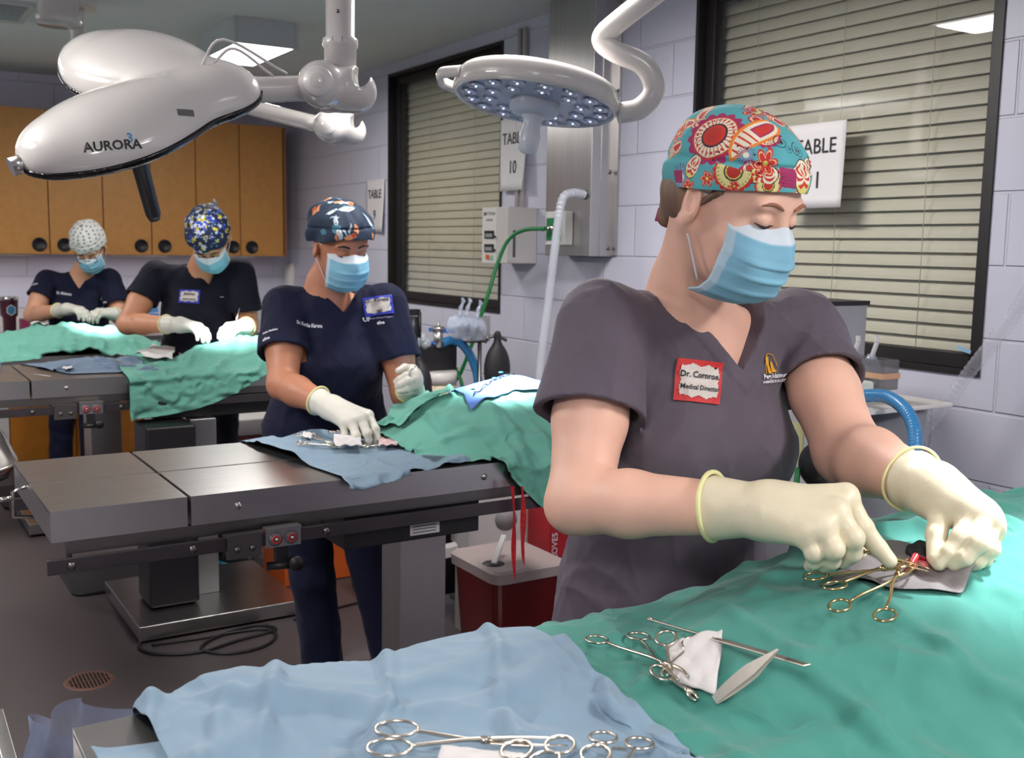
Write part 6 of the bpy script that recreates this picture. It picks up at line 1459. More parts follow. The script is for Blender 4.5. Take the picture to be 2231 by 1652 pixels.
# ------------------------------------------------------------------ surgical lamps
def aurora(label, hub, p1, p2, n0, joint, pole_px, poled, armr=0.028, S=1.0, txt=True, lower=None):
    hub = np.array(hub); root = thing('surgical_light', label, 'surgical light', tuple(hub))
    bb = np.array([hub, hub+p1, hub+p2]); blo, bhi = bb.min(0)-.17*S, bb.max(0)+.17*S; F = Field(blo, bhi, 0.004)
    n = nrm(n0)
    for p_ in (p1, p2):
        L = float(np.linalg.norm(p_))
        d = nrm(p_-n*(p_@n)); s = np.cross(n, d); R = np.column_stack([d, s, n])
        F.put(ell(hub+d*L*0.60, (L*0.46, .135*S, .075*S), R), 0.03); F.put(ell(hub+d*L*0.30, (L*0.34, .085*S, .060*S), R), 0.05); F.put(ell(hub+d*L*0.93, (.045*S, .055*S, .035*S), R), 0.05)
    F.put(ell(hub, (.085*S, .085*S, .055*S), np.column_stack([nrm(np.cross(n, p1)), nrm(np.cross(n, np.cross(n, p1))), n])), 0.05)
    def under(X, Y, Z): return ((X-hub[0])*n[0]+(Y-hub[1])*n[1]+(Z-hub[2])*n[2])+0.030*S
    F.put(custom(under, hub-1, hub+1), 0.012, 'sub')
    A0 = F.A.copy()
    head = make('lamp_head', F, white_gloss, root)
    # black seal band, a shell just outside the body near its lower rim
    G_ = Field(blo, bhi, 0.004); ax = [(G_.lo[q]+G_.h*np.arange(G_.n[q])).astype(np.float32) for q in range(3)]
    zz_ = (ax[0][:, None, None]-hub[0])*n[0]+(ax[1][None, :, None]-hub[1])*n[1]+(ax[2][None, None, :]-hub[2])*n[2]
    G_.A = np.maximum(np.maximum(A0-0.0045, -zz_-0.019*S), zz_+0.004*S).astype(np.float32)
    band_ = make('seal_band', G_, black_gloss, head)
    for p_ in (p1, p2):
        d = nrm(p_-n*(p_@n)); e = hub+d*np.linalg.norm(p_)*1.04; MB().cyl(e, e+d*0.035*S, 0.018*S, 16).build('end_knob', steel, head)
    d = nrm(p1-n*(p1@n)); hb = hub+d*np.linalg.norm(p1)*.52-n*0.03*S
    if txt:
        MB().lathe(hb, [(0, 0), (.030, 0), (.026, .02), (.018, .03), (.0165, .175), (.012, .19), (0, .192)], axis=-n, n=20).build('sterile_handle', black, head, label='black grip handle under the lamp')
        m_ = MB(); s = np.cross(n, d); m_.obox(hb-n*.026, (.10, .022, .006), np.column_stack([d, s, n])); m_.build('handle_guard', MAT('blue_grey_plastic', (96, 110, 136), .4), head, bevel=.002)
        sh = surf(head); cfa = Conform(sh, 250, 314, 0.17, rad=.12); fabric_text(cfa, 'AURORA', .026, ink, head, 0, 0, 1.0, .0012, 'lettering'); cfa = Conform(sh, 288, 301, .2, rad=.06); fabric_text(cfa, '3', .026, MAT('blue_print', (90, 150, 200), .5), head, 0, 0, 1, .0012, 'lettering')
        cfa = Conform(sh, 410, 243, .35, rad=.06); sheet(cfa, None, 6, 4, .036, .014, ink_grey, head, 'warning_sticker', .0012)
    # arm and joint
    joint = np.array(joint); a0 = hub+nrm(joint-hub)*0.02; m_ = MB().tube(spline([hub+n*0.02, a0*.8+joint*.2+[0, 0, 0.005], joint*0.92+hub*.08], 6), [armr*S]*13, 20); m_.build('arm', white_gloss, root)
    fd = CR@np.array([0, 0, 1.0]); rt = CR@np.array([1.0, 0, 0]); up_ = np.array([0, 0, 1.0])
    F = Field(joint-.2*S, joint+.2*S, .004); fz = nrm(fd*[1, 1, 0]); rz = np.cross(fz, up_); Rj = np.column_stack([rz, fz, up_])
    F.put(cone(joint-fz*.045*S, joint+fz*.045*S, .052*S, .052*S), 0); F.put(ell(joint+rz*.055*S, (.055*S, .055*S, .05*S), Rj), .02); F.put(cone(joint+rz*.03*S-up_*.01, joint+rz*.075*S-up_*.015*S, .042*S, .040*S), .02)
    F.put(ell(joint+rz*.085*S+up_*.02*S, (.018*S, .09*S, .028*S), Rj), .004, 'sub')
    make('joint_housing', F, white_gloss, root)
    MB().lathe(joint-fz*.094*S, [(0, 0.0), (.030*S, 0.0), (.033*S, -.006), (.033*S, -.012)], axis=-fz, n=26).build('joint_cap', white_pl, root)
    pt = joint+rz*.035*S; top = pt*[1, 1, 0]+[0, 0, CEIL]
    m_ = MB().lathe(pt+up_*.03*S, [(0, 0), (.036*S, 0), (.036*S, .055*S), (.040*S, .058*S), (.040*S, .075*S), (.033*S, .08*S), (.033*S, CEIL-pt[2]-.03*S)], n=28); m_.build('pole', white_gloss, root)
    MB().cyl(top-[0, 0, .04], top-[0, 0, .001], .10, 30).build('ceiling_plate', white_pl, root)
    m_ = MB(); b_ = pt+up_*.10*S-fz*.037*S; m_.obox(b_, (.022, .003, .010), Rj); m_.build('pole_label', ink, root)
    m_ = MB()
    for k, z_ in enumerate((.16, .20, .25)): m_.lathe(pt+up_*z_*S-fz*.033*S, [(0, .002), (.004, .002), (.004, -.003)], axis=-fz, n=10)
    m_.build('bolts', steel_dark, root)
    m_ = MB().tube(spline([hub+n*.07*S, hub+n*.10*S+rt*.05*S, hub+rt*.12*S+n*.04*S], 6), .003, 6).tube(spline([hub+n*.06*S-rt*.03, hub+n*.12*S+rt*.03*S, hub+rt*.15*S+n*.045*S], 6), .003, 6); m_.build('cable', white_pl, root)
    return root
hub1 = D(480, 205, 2.25); p1 = D(80, 345, 2.04)-hub1; p2 = D(182, 122, 2.42)-hub1; nn_ = np.cross(p1, p2)
if nn_[2] < 0: nn_ = -nn_
aurora('three-lobed white surgical light with black seal band and black handle, upper left foreground', hub1, p1, p2, nn_, D(708, 190, 2.38), None, None)
hub2 = D(500, 226, 3.75); q1 = D(330, 262, 3.5)-hub2; q2 = D(300, 160, 4.1)-hub2; nq = np.cross(q1, q2); nq = nq if nq[2] > 0 else -nq
aurora('second lobed surgical light mostly hidden behind the first, its joint hanging lower', hub2, q1, q2, nq, D(722, 278, 3.55), None, None, txt=False)
def disc_lamp(label, C, ndn, R_, arm, handle_mat=None, tab=True, on=True):
    C = np.array(C); nd = nrm(ndn); root = thing('surgical_light', label, 'surgical light', tuple(C))
    h_ = MB().lathe(C-nd*.0, [(0, -.072), (R_*.35, -.070), (R_*.7, -.060), (R_*.93, -.044), (R_*1.0, -.026), (R_*1.0, .010), (R_*.965, .022), (R_*.95, .022), (R_*.94, .012)], axis=nd, n=72).build('lamp_head', white_gloss, root)
    MB().lathe(C, [(R_*.94, .014), (R_*.6, .016), (0, .017)], axis=nd, n=60).build('lens_plate', MAT('lens_plate', (168, 176, 192), .25, .2), h_)
    u = nrm(np.cross(nd, [0, 1, .3])); v = np.cross(nd, u); led = EMIT('led_lens', (215, 228, 255), 1.1 if on else .3); ledg = MAT('led_cup', (200, 206, 226), .1, .6)
    k = 0
    for rr_, n_ in ((.80, 16), (.56, 10)):
        for j in range(n_):
            a = 2*math.pi*(j+.3)/n_; c_ = C+nd*.0165+(u*math.cos(a)+v*math.sin(a))*R_*rr_
            cup = MB().lathe(c_, [(.0, .002), (.006, .003), (.020, .007), (.022, .003), (.022, 0)], axis=nd, n=16).build('led_lens', ledg, h_)
            MB().lathe(c_, [(0, .008), (.004, .0065), (.006, .003)], axis=nd, n=10).build('led', led, cup) if False else None
            k += 1
    m_ = MB()
    for rr_, n_ in ((.80, 16), (.56, 10)):
        for j in range(n_): a = 2*math.pi*(j+.3)/n_; m_.ell(C+nd*.021+(u*math.cos(a)+v*math.sin(a))*R_*rr_, (.0042, .0042, .003), n=8)
    st_ = m_.build('led_chips', led, h_); st_['kind'] = 'stuff'
    MB().lathe(C, [(0, .055), (R_*.16, .055), (R_*.26, .048), (R_*.30, .036), (R_*.30, .014)], axis=nd, n=40).build('hub', MAT('grey_white_plastic', (190, 196, 206), .35), h_)
    MB().lathe(C, [(R_*.15, .052), (.026, .068), (.024, .085), (.030, .11), (.027, .150), (.018, .158), (0, .160)], axis=nd, n=24).build('sterile_handle', handle_mat or CLEAR('handle_plastic', (225, 230, 240), .72, .2), h_)
    if tab:
        t_ = nrm(C-arm[0]); t_ = nrm(t_-nd*(t_@nd)); s_ = np.cross(nd, t_); 
        rg = [C+t_*R_*.9+s_*R_*.42-nd*.012, C+t_*R_*1.13+s_*R_*.22-nd*.012, C+t_*R_*1.16-nd*.012, C+t_*R_*1.13-s_*R_*.22-nd*.012, C+t_*R_*.9-s_*R_*.42-nd*.012]
        MB().tube(spline(rg, 8), .012, 12, flat=1.4).build('grip_loop', white_gloss, h_)
    MB().tube(spline(arm, 8), [.030]*(8*(len(arm)-1)+1), 22).build('arm', white_gloss, root)
    e = np.array(arm[-1]); 
    MB().cyl(e*[1, 1, 0]+[0, 0, CEIL-.05], e*[1, 1, 0]+[0, 0, CEIL-.001], .09, 30).cyl(e, e*[1, 1, 0]+[0, 0, CEIL-.05], .034, 22).build('ceiling_mount', white_pl, root)
    return root
C2 = D(1168, 212, 2.95); nd = nrm(CR@np.array([-.155, -.98, .0])); nd = nrm(nd*[1, 1, 1])
disc_lamp('round white surgical light with curved tube arm above the middle table', C2, nd, .235, [D(1345, 248, 2.95), D(1395, 236, 2.95), D(1425, 195, 2.94), D(1402, 142, 2.92), D(1340, 112, 2.9), D(1312, 84, 2.9), D(1350, 45, 2.88), D(1425, -12, 2.86), D(1560, -110, 2.84)])
tg = D(2185, 1190, 1.40)
C1 = np.array([1.62, .62, 2.12]); disc_lamp('round surgical light over the nearest table, above the top edge of the picture', C1, tg-C1, .235, [C1+[.22, -.08, 0], C1+[.34, -.1, .05], C1+[.38, -.12, .2], C1+[.45, -.1, .36]])
C4 = np.array([1.05, 5.2, 2.22]); t4 = np.array([1.10, 6.0, 1.08]); disc_lamp('small surgical light above the farthest table, hidden behind the lobed light', C4, t4-C4, .17, [C4+[-.09, .06, .02], C4+[-.13, .08, .08], C4+[-.12, .08, .2], C4+[-.12, .08, .3]], tab=False)
spot('surgical_beam', C2+nd*.2, (1.64, 2.70, 1.12), 260, 30, .45, rad=.05)
spot('surgical_beam', C1+nrm(tg-C1)*.2, tg, 115, 25, .75, rad=.05)
spot('surgical_beam', C4+nrm(t4-C4)*.2, t4, 480, 15, .6, rad=.05)
l3 = D(500, 222, 3.75); spot('surgical_beam', l3+[.02, .08, -.12], D(515, 742, 4.72), 240, 22, .6, rad=.05)
spot('surgical_beam', l3+[.0, .08, -.10], D(452, 500, 4.75), 40, 9, .7, rad=.05)
# white cylinder on the ceiling at the upper left
c_ = P(128, 45, Z=2.42); o = thing('ceiling_mount', 'white cylindrical lamp mount hanging from the ceiling at the top left', 'lamp mount', tuple(c_))
MB().lathe(c_*[1, 1, 0]+[0, 0, 2.40], [(0, 0), (.085, 0), (.092, .01), (.092, .035), (.080, .045), (.078, CEIL-2.401)], n=36).build('housing', white_gloss, o)

# ------------------------------------------------------------------ things on the right wall
RW = np.column_stack([[0, -1.0, 0], [0, 0, 1.0], [-1.0, 0, 0]])
Xc, Yc0, Yc1 = 2.73, 3.735, 4.085
o = thing('steel_wall_cabinet', 'tall brushed steel service cabinet on the block wall between the windows', 'wall cabinet', (Xc+.06, 3.9, 1.485))
MB().box((Xc, Yc0, 1.485), (XW-.002, Yc1, CEIL-.002)).build('body', steel, o, bevel=.003)
m_ = MB().box((XW-.012, Yc0-.03, 1.49), (XW-.002, Yc0, CEIL-.01)).box((Xc+.05, Yc0-.004, 1.49), (Xc+.056, Yc0, CEIL-.01)); m_.build('flange', steel, o)
m_ = MB()
for z_ in (1.52, 1.85, 2.2): m_.lathe((Xc+.1, Yc0-.001, z_), [(0, .004), (.008, .003), (.010, 0)], axis=(0, -1, 0), n=12)
m_.build('bolts', steel_dark, o)
MB().lathe((Xc-.001, P(1274, 424, X=Xc)[1], P(1274, 424, X=Xc)[2]), [(0, .012), (.014, .012), (.022, .004), (.022, 0)], axis=(-1, 0, 0), n=20).build('hose_port', steel_dark, o)
o = thing('control_box', 'off-white lighting control box with two displays on the block wall', 'control box', (2.77, 4.47, 1.44))
MB().box((2.69, 4.35, 1.44), (XW-.002, 4.59, 1.712)).build('case', offwhite, o, bevel=.003)
MB().box((2.6885, 4.455, 1.44), (2.6899, 4.589, 1.711)).build('face_plate', white_pl, o)
text('lettering', 'SKYTRON', (2.688, 4.515, 1.680), RW, .022, ink_grey, o); text('lettering', 'AURORA', (2.688, 4.52, 1.650), RW, .016, ink_grey, o)
MB().lathe((2.688, 4.565, 1.681), [(0, .001), (.009, .001), (.009, 0)], axis=(-1, 0, 0), n=16).build('logo_mark', ink_grey, o)
for z_ in (1.578, 1.512):
    d_ = MB().box((2.683, 4.475, z_-.018), (2.688, 4.560, z_+.020)).build('display', black, o); MB().box((2.682, 4.485, z_-.012), (2.683, 4.55, z_+.006)).build('screen', MAT('grey_screen', (150, 156, 160), .2), d_)
    MB().cyl((2.69, 4.462, z_-.01), (2.675, 4.462, z_-.01), .006, 10).build('knob', black, d_)
MB().box((2.680, 4.520, 1.458), (2.688, 4.540, 1.480)).build('rocker_switch', MAT('orange_switch', (226, 96, 40), .4), o); MB().box((2.680, 4.485, 1.458), (2.688, 4.500, 1.478)).build('rocker_switch', MAT('green_switch', (150, 200, 170), .4), o)
m_ = MB().box((2.72, 4.3485, 1.47), (2.735, 4.3499, 1.60)); m_.build('side_label', ink_grey, o)
for k, y_ in enumerate((4.515, 4.465)):
    m_ = MB().cyl((XW-.016, y_, 1.715), (XW-.016, y_, 2.585), .0115, 12).box((XW-.03, y_-.018, 2.30), (XW-.002, y_+.018, 2.312)); m_ = m_.build('conduit', offwhite); tag(m_, ['left of two thin vertical conduits above the control box', 'right of two thin vertical conduits above the control box'][k], 'conduit', group='conduits above the control box')
# gas outlet and hoses
a = P(1195, 462, X=Xc-.03); c_ = P(1236, 534, X=Xc-.03)
o = thing('gas_outlet', 'white and green gas outlet box on the steel cabinet', 'gas outlet', (Xc-.02, (a[1]+c_[1])/2, c_[2]))
MB().box((Xc-.045, c_[1], c_[2]), (Xc-.001, a[1], a[2])).build('case', white_pl, o, bevel=.003); MB().box((Xc-.048, c_[1]+.03, c_[2]+.02), (Xc-.0455, a[1]-.012, a[2]-.028)).build('green_plate', MAT('green_plate', (16, 120, 66), .4), o)
hb = P(1200, 497, X=Xc-.07); MB().cyl(hb+[0.05, 0, 0], hb+[-.01, 0, 0], .012, 14).cyl(hb, P(1180, 500, X=Xc-.09), .009, 12).build('connector', chrome, o)
grn = MAT('green_hose', (14, 112, 56), .35)
cable('green oxygen hose curving down from the wall outlet to the anaesthesia machine', [P(1188, 498, X=2.63), P(1140, 502, X=2.60), P(1106, 525, X=2.56), P(1082, 580, X=2.52), P(1064, 640, X=2.48), P(1046, 694, X=2.45), P(1030, 745, X=2.43), P(1005, 810, X=2.40), P(990, 838, X=2.38), P(985, 900, X=2.36)], .0095, grn, 'gas_hose', 'hose')
cable('short green hose crossing the longer one beside the blue hose', [P(965, 760, X=2.16), P(988, 795, X=2.34), P(998, 815, X=2.34), P(1007, 842, X=2.34), P(1010, 900, X=2.34)], .009, grn, 'gas_hose', 'hose')
corr = CLEAR('milky_hose', (226, 228, 240), .62, .25)
def corrug(label, pts, r, mat, n=16, name='corrugated_hose', amp=.10):
    sp = spline(pts, n); L = 0; rr = []
    for i, p_ in enumerate(sp):
        if i: L += np.linalg.norm(p_-sp[i-1])
        rr.append(r*(1+amp*math.sin(L/ .0055*2)))
    o = MB().tube(sp, rr, 16).build(name, mat); tag(o, label, 'hose'); return o
corrug('milky exhaust hose hanging from the steel cabinet down beside the grey-scrubbed surgeon', [P(1272, 424, X=2.70), P(1250, 421, X=2.64), P(1228, 430, X=2.58), P(1218, 470, X=2.56), P(1208, 550, X=2.55), P(1196, 650, X=2.55), P(1184, 740, X=2.54), P(1174, 830, X=2.53), P(1170, 930, X=2.50)], .0185, corr, 20)
clr = CLEAR('clear_hose', (226, 226, 240), .16, .12)
corrug('clear corrugated hose slanting across the block wall at the right edge', [P(2262, 600, X=2.75), P(2205, 690, X=2.75), P(2120, 800, X=2.74), P(2060, 880, X=2.72), P(2008, 945, X=2.70), P(1975, 1000, X=2.66)], .019, clr, 24)
# paper signs
def sign(label, num, y0, y1, z0, z1, X, curl, ts):
    o = thing('paper_sign', label, 'sign', (X, (y0+y1)/2, z0)); n_ = 10; vs = []
    for j in range(n_):
        for i in range(n_):
            u_, v_ = i/(n_-1), j/(n_-1); vs.append((X-curl*u_*u_*(1-v_)**1.5-.001, y1+(y0-y1)*u_, z0+(z1-z0)*v_))
    ob = mesh_obj('sheet', vs, [(j*n_+i, j*n_+i+1, (j+1)*n_+i+1, (j+1)*n_+i) for j in range(n_-1) for i in range(n_-1)], paper, o, True); so = ob.modifiers.new('t', 'SOLIDIFY'); so.thickness = .0006
    ym = (y0+y1)/2
    for tt in (text('lettering', 'TABLE', (X, ym, z1-(z1-z0)*.28), RW, ts, ink, ob, sx=.92), text('lettering', num, (X, ym, z0+(z1-z0)*.32), RW, ts*1.12, ink, ob, sx=.92)):
        off = WM[tt.name].translation
        for v_ in tt.data.vertices:
            u_, w_ = (y1-(v_.co[1]+off[1]))/(y1-y0), (v_.co[2]+off[2]-z0)/(z1-z0); v_.co[0] = X-curl*u_*u_*(1-w_)**1.5-.0035-(.0006 if v_.co[0]+off[0] < X else 0)-off[0]
sign('paper sign reading TABLE 10 on the block wall above the control box', '10', 4.41, 4.665, 1.80, 2.155, 2.835, .03, .082)
sign('paper sign reading TABLE 9 on the block wall beside the far window', '9', 6.085, 6.36, 1.60, 1.93, 2.852, .02, .078)
sign('paper sign reading TABLE 11 behind the paisley cap, taped to the near window', '11', 2.485, 2.75, 1.672, 1.965, 2.878, .01, .074)
tp_ = MB(); a = P(2100, 762, X=2.88); tp_.obox(a, (.001, .05, .012), np.array(Euler((.25, 0, 0)).to_matrix())); tp_ = tp_.build('tape_scrap', MAT('blue_tape', (150, 190, 220), .5)); tag(tp_, 'scrap of pale blue tape at the lower right corner of the near window', 'tape')

# ------------------------------------------------------------------ anaesthesia machine at the middle table
Ym = 3.9; Q = lambda x, y, Y=Ym: P(x, y, Y=Y)
o = AM
a, c_ = Q(903, 756), Q(996, 806)
MB().box((a[0], Ym, c_[2]), (c_[0], Ym+.22, a[2])).build('top_block', black, o, bevel=.006)
MB().box((a[0]+.02, Ym+.04, .46), (c_[0]-.02, Ym+.20, c_[2])).build('body', offwhite, o, bevel=.006)
MB().cyl(((a[0]+c_[0])/2+.01, Ym+.0, .60), ((a[0]+c_[0])/2+.01, Ym+.0, c_[2]-.005), .075, 30).build('absorber_canister', MAT('cream_granules', (206, 190, 164), .45, 0, .15, 60), o)
MB().cyl(((a[0]+c_[0])/2+.01, Ym+.0, c_[2]-.05), ((a[0]+c_[0])/2+.01, Ym+.0, c_[2]), .079, 30).build('canister_rim', offwhite, o); MB().cyl(((a[0]+c_[0])/2+.01, Ym+.0, .58), ((a[0]+c_[0])/2+.01, Ym+.0, .62), .079, 30).build('canister_rim', offwhite, o)
m_ = MB(); p_ = Q(903, 730); m_.tube([Q(900, 690), Q(900, 752)], .020, 14).tube([Q(914, 680), Q(914, 752)], .008, 10); m_.box(tuple(Q(890, 675)), tuple(Q(916, 688)+[0, .04, 0])); m_.build('pressure_gauge_column', black, o)
m_ = MB(); m_.cyl(Q(955, 718), Q(955, 757), .020, 18).cyl(Q(955, 712), Q(955, 720), .026, 18).cyl(Q(955, 704), Q(955, 713), .008, 10); m_.build('relief_valve', steel, o)
m_ = MB()
for (x_, y_) in ((912, 745), (922, 735), (932, 748), (908, 752), (925, 752)): m_.ell(Q(x_, y_), (.016, .016, .020), n=14)
m_.build('valve_domes', CLEAR('dome_plastic', (220, 230, 240), .3, .05), o)
m_ = MB(); m_.obox(Q(975, 722)+[0, .05, 0], (.10, .06, .018), np.array(Euler((0, .1, .2)).to_matrix())); m_.obox(Q(975, 748)+[0, .02, 0], (.13, .06, .012), np.eye(3)); m_.build('blue_tray', MAT('blue_plastic', (40, 110, 200), .4), o, bevel=.003)
hose_b = MAT('blue_hose', (52, 132, 190), .35, 0, .05, coat=.3)
MB().tube(spline([Q(962, 748), Q(985, 742), Q(1008, 752), Q(1028, 782), Q(1040, 820), Q(1044, 870), Q(1040, 930)], 8), .019, 16).build('blue_hose', hose_b, o)
F = Field(Q(925, 840, 3.62)-.2, Q(925, 840, 3.62)+.2, .005); bc = Q(918, 842, 3.66); F.put(ell(bc, (.042, .042, .088)), 0); F.put(cone(bc+[0, 0, .06], bc+[-.01, .02, .13], .018, .014), .02); F.put(cone(bc-[0, 0, .07], bc+[.012, 0, -.13], .012, .007), .015)
make('rebreathing_bag', F, rubber, o); MB().tube([bc+[.014+.009*math.cos(t), 0, -.142+.010*math.sin(t)] for t in np.linspace(0, 6.28, 14, endpoint=False)], .003, 6, closed=True).build('bag_hook', rubber, o)
MB().tube(spline([bc+[.01, 0, -.12], bc+[.05, .02, -.15], bc+[.10, .1, -.10], bc+[.12, .16, .0]], 6), .007, 8).build('bag_tube', rubber, o)
# mask holder with bag
o = thing('mask_stand', 'pole with rack of clear anaesthesia masks and a hanging black bag by the wall', 'mask stand', (2.38, 3.9, 0))
pp = Q(1045, 760, 3.85); MB().cyl((pp[0], pp[1], 0), (pp[0], pp[1], pp[2]+.03), .009, 12).build('pole', steel_dark, o); MB().lathe((pp[0], pp[1], 0), [(0, .03), (.10, .02), (.12, 0)], n=24).build('foot', rubber, o)
MB().box(tuple(Q(1022, 748, 3.84)), tuple(Q(1062, 743, 3.84)+[0, .05, 0])).build('bracket', steel_dark, o)
msk = CLEAR('mask_plastic', (205, 215, 235), .34, .08)
rk = MB(); a, c_ = Q(1018, 690, 3.84), Q(1068, 744, 3.84); rk.box((a[0], 3.84, c_[2]), (c_[0], 3.843, a[2])).box((a[0], 3.843, c_[2]), (c_[0], 3.90, c_[2]+.003)).box((c_[0]-.003, 3.843, c_[2]), (c_[0], 3.9, a[2])); rk.build('acrylic_rack', CLEAR('acrylic', (150, 146, 150), .30, .05), o)
for k, (x_, y_) in enumerate(((998, 712), (1013, 712), (1036, 716))):
    c_ = Q(x_, y_, 3.80+.0*k); m_ = MB().lathe(c_, [(.008, .062), (.012, .040), (.034, .022), (.050, .004), (.052, -.006), (.046, -.010), (.030, .010), (.0, .02)], axis=nrm(np.array([-.25, -.85, .12])), n=24)
    m_.tube(spline([c_+[0, -.01, .045], c_+[.005, -.01, .075], c_+[.018, -.01, .105], c_+[.012, -.01, .118]], 4), [.010, .009, .007, .006]*3+[.006], 8); m_.build('mask', msk, o, label='clear plastic mask')
F = Field(Q(1083, 800, 3.75)-.2, Q(1083, 800, 3.75)+.22, .005); bc = Q(1083, 806, 3.75); F.put(ell(bc, (.060, .042, .112)), 0); F.put(cone(bc+[0, 0, .09], bc+[0, 0, .15], .016, .015), .02); bag = make('reservoir_bag', F, rubber, o)
text('lettering', 'LATEX\nFREE', bc+np.array([.008, -.043, -.02]), np.column_stack([[1.0, 0, 0], [0, 0, 1.0], [0, -1.0, 0]]), .016, ink_grey, bag)
for e_ in (Q(1064, 735, 3.75), Q(1103, 742, 3.75)): MB().cyl(bc+[0, 0, .145], e_, .007, 10).build('bag_fork', steel_dark, o)
MB().cyl(Q(1064, 735, 3.75), Q(1058, 746, 3.84), .006, 8).build('fork_arm', steel_dark, o)
# ------------------------------------------------------------------ machine behind the grey-scrubbed surgeon
o = thing('anaesthesia_machine', 'grey anaesthesia machine with a rack of clear masks behind the grey-scrubbed surgeon', 'anaesthesia machine', (2.35, 2.0, 0))
U = lambda x, y, X=2.3: P(x, y, X=X)
a, c_ = U(1740, 652, 2.45), U(1806, 850, 2.45)
MB().box((2.45, c_[1], .80), (2.60, a[1]+.05, a[2]-.012)).build('column', MAT('pale_grey_enamel', (168, 168, 174), .4), o, bevel=.003)
MB().box((2.44, c_[1]-.005, a[2]-.012), (2.605, a[1]+.055, a[2])).build('column_trim', black, o)
d_ = U(1775, 688, 2.449); text('lettering', '+=', d_, RW, .03, ink_grey, o)
a, c_ = U(1806, 752, 2.30), U(1922, 852, 2.30); y1_, y0_ = a[1], c_[1]; z0_, z1_ = c_[2], U(1922, 786, 2.30)[2]
rk = MB().box((2.30, y0_, z0_), (2.303, y1_, z1_)).box((2.36, y0_, z0_), (2.363, y1_, z1_)).box((2.303, y0_, z0_), (2.36, y0_+.003, z1_)).box((2.303, y0_+.003, z0_), (2.36, y1_, z0_+.003)); rk.build('acrylic_rack', CLEAR('acrylic_b', (120, 116, 120), .38, .05), o)
MB().box((2.297, y0_-.003, z0_+.030), (2.299, y1_, z0_+.045)).box((2.299, y0_-.003, z0_+.03), (2.366, y0_-.001, z0_+.045)).build('rubber_band', MAT('tan_rubber', (206, 160, 126), .6), o)
for k, x_ in enumerate((1822, 1856, 1897)):
    c_ = U(x_, 800, 2.33); m_ = MB().lathe(c_+[0, 0, -.05], [(.0, 0), (.024, .0), (.027, .03), (.024, .062), (.014, .075), (.010, .085), (0, .086)], n=20); m_.build('mask_bottle', msk, o, label='clear plastic bottle-shaped mask')
    t0 = U(x_+2, 778, 2.33); t1 = U(x_+14, 745, 2.33); t2 = U(x_+13, 738, 2.33); m_ = MB(); bar(m_, t0, t1, .010, .008); bar(m_, t1, t2+[0, 0, .008], .012, .006); m_.build('white_clip', white_pl, o)
a = U(1862, 845, 2.26); MB().box((2.20, a[1]-.04, a[2]-.03), (2.29, a[1]+.16, a[2]+.02)).build('white_case', MAT('ivory_plastic', (216, 222, 212), .4), o, bevel=.006)
a = U(1910, 878, 2.30); MB().box((2.14, a[1]-.09, a[2]-.012), (2.50, a[1]+.32, a[2])).build('shelf', white_pl, o, bevel=.003)
a = U(1935, 950, 2.36); MB().cyl((2.40, a[1]+.06, .62), (2.40, a[1]+.06, U(1910, 884, 2.36)[2]), .12, 40).build('drum', MAT('grey_enamel', (136, 138, 146), .3), o, bevel=.004)
m_ = MB(); sp = spline([U(1862, 868, 2.24), U(1895, 862, 2.22), U(1935, 866, 2.20), U(1972, 893, 2.18), U(1992, 935, 2.16), U(1993, 985, 2.14), U(1985, 1040, 2.12)], 22); L = 0; rr = []
for i, p_ in enumerate(sp):
    if i: L += np.linalg.norm(p_-sp[i-1])
    rr.append(.0165*(1+.06*math.sin(L/.0025*2)))
m_.tube(sp, rr, 18); m_.build('blue_hose', hose_b, o)
F = Field(U(1775, 1015, 2.25)-.2, U(1775, 1015, 2.25)+.2, .005); bc = U(1780, 1012, 2.25); F.put(ell(bc, (.05, .052, .062)), 0); F.put(cone(bc-[0, 0, .04], U(1822, 1065, 2.2), .020, .010), .02); F.put(cone(U(1822, 1065, 2.2), U(1822, 1100, 2.2), .010, .010), .01); make('rebreathing_bag', F, rubber, o)
MB().box((2.36, 1.95, .0), (2.58, 2.35, .79)).build('cart', MAT('cart_grey', (150, 150, 158), .4), o, bevel=.006)
m_ = MB(); lb = U(1733, 965, 2.33); m_.obox(lb, (.002, .06, .12), np.eye(3)); m_.build('instruction_label', MAT('cream_label', (206, 200, 150), .6), o)
cable('green gas hose hanging behind the gloved forearm near the table edge', [U(1738, 1020, 2.2), U(1736, 1060, 2.18), U(1742, 1120, 2.15), U(1744, 1190, 2.12), U(1744, 1300, 2.1)], .008, grn, 'gas_hose', 'hose')
# wall pipe low at right and a green cap at the frame edge
a = P(2231, 1079, X=2.84); m_ = MB().cyl(a+[0, -.03, 0], a+[0, .012, 0], .02, 14); m_ = m_.build('outlet_cap', MAT('dark_green_plastic', (10, 50, 40), .3)); tag(m_, 'dark green outlet cap on the block wall at the right edge', 'outlet cap')
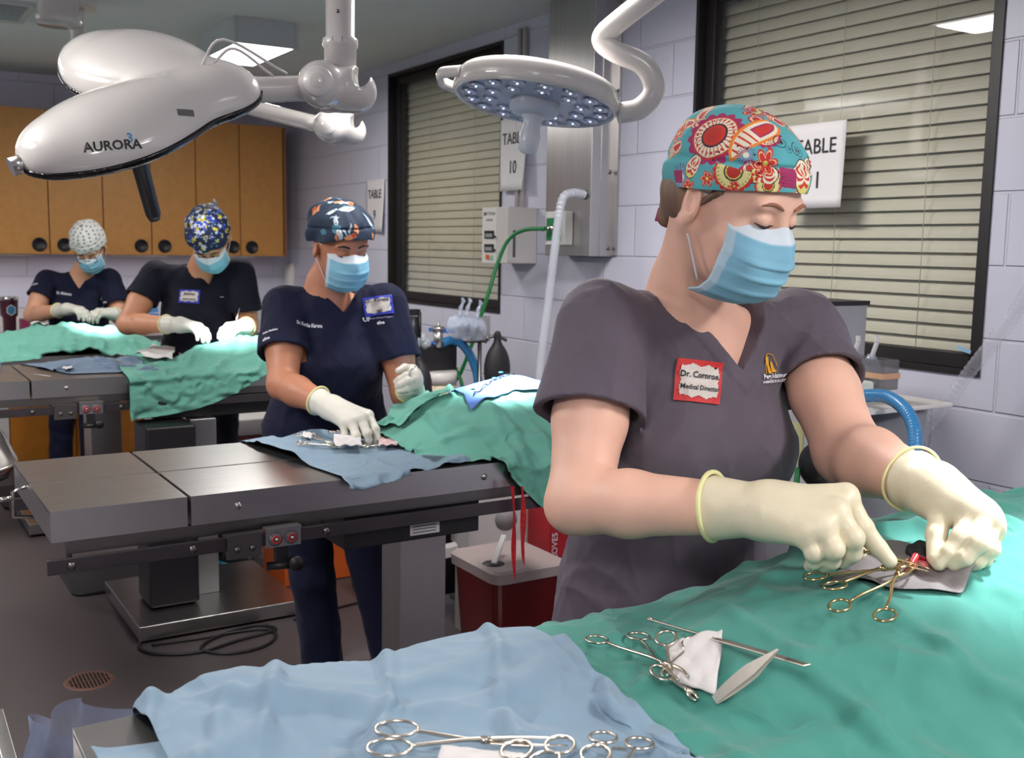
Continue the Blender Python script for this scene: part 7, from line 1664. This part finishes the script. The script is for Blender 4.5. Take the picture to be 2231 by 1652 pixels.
# ------------------------------------------------------------------ things on the far counter
a = P(25, 722, Y=7.32); o = thing('tumbler', 'maroon insulated tumbler with a steel rim on the far counter', 'tumbler', (a[0], 7.40, .93))
MB().lathe((a[0], 7.40, .931), [(0, 0), (.038, 0), (.040, .09), (.052, .105), (.056, .20), (.056, .205)], n=30).build('cup', MAT('maroon_enamel', (70, 18, 40), .35), o)
MB().lathe((a[0], 7.40, .931), [(.0565, .203), (.0575, .205), (.0575, .222), (.054, .224), (.0, .222)], n=30).build('rim', chrome, o)
em = MB(); hx = [(a[0]+.006+.030*math.cos(t), 7.342, .931+.140+.036*math.sin(t)) for t in np.linspace(math.pi/6, math.pi/6+2*math.pi, 6, endpoint=False)]; em.poly(hx, .0015, (0, -1, 0)); em = em.build('emblem', white_pl, o)
hx = [(a[0]+.006+.024*math.cos(t), 7.3402, .931+.140+.030*math.sin(t)) for t in np.linspace(math.pi/6, math.pi/6+2*math.pi, 6, endpoint=False)]; MB().poly(hx, .001, (0, -1, 0)).build('emblem_field', MAT('teal_enamel', (60, 130, 170), .4), em)
a = P(68, 705, Y=7.36); m_ = MB().box((a[0]-.06, 7.36, .931), (a[0]+.06, 7.46, 1.01)); m_ = m_.build('pink_box', MAT('pink_plastic', (150, 50, 90), .5), bevel=.006); tag(m_, 'magenta box on the far counter beside the maroon tumbler', 'box')
a = P(98, 712, Y=7.36); m_ = MB().lathe((a[0]+.02, 7.40, .931), [(0, 0), (.03, 0), (.034, .05), (.03, .07), (0, .07)], n=20); m_ = m_.build('glass_jar', CLEAR('jar_glass', (200, 200, 200), .4, .05)); tag(m_, 'small clear jar on the far counter beside the magenta box', 'jar')
a = P(332, 690, Y=7.3); m_ = MB(); m_.poly([P(318, 668, Y=7.34), P(338, 643, Y=7.34), P(346, 680, Y=7.34), P(320, 682, Y=7.34)], .01, (0, 1, 0)); m_.box((P(318, 690, Y=7.34)[0], 7.33, .931), (P(346, 690, Y=7.34)[0], 7.42, P(320, 684, Y=7.34)[2])); m_ = m_.build('blue_folder', MAT('light_blue_plastic', (96, 160, 226), .4)); tag(m_, 'light blue plastic holder on the far counter behind the blue-capped person', 'holder')
a = P(556, 680, Y=6.9); 
sp_ = thing('sharps_container', 'red and grey box low on the floor between the third table and the navy trousers', 'container', (1.75, 5.6, 0)); q0 = P(512, 960, Y=5.5); q1 = P(570, 910, Y=5.5)
MB().box((q0[0], 5.5, 0), (q1[0]+.1, 5.8, q0[2]+.02)).build('tub', MAT('dull_red_plastic', (110, 40, 44), .5), sp_, bevel=.01); MB().box((q0[0]-.01, 5.49, q0[2]+.021), (q1[0]+.11, 5.81, q1[2])).build('lid', offwhite, sp_, bevel=.01)
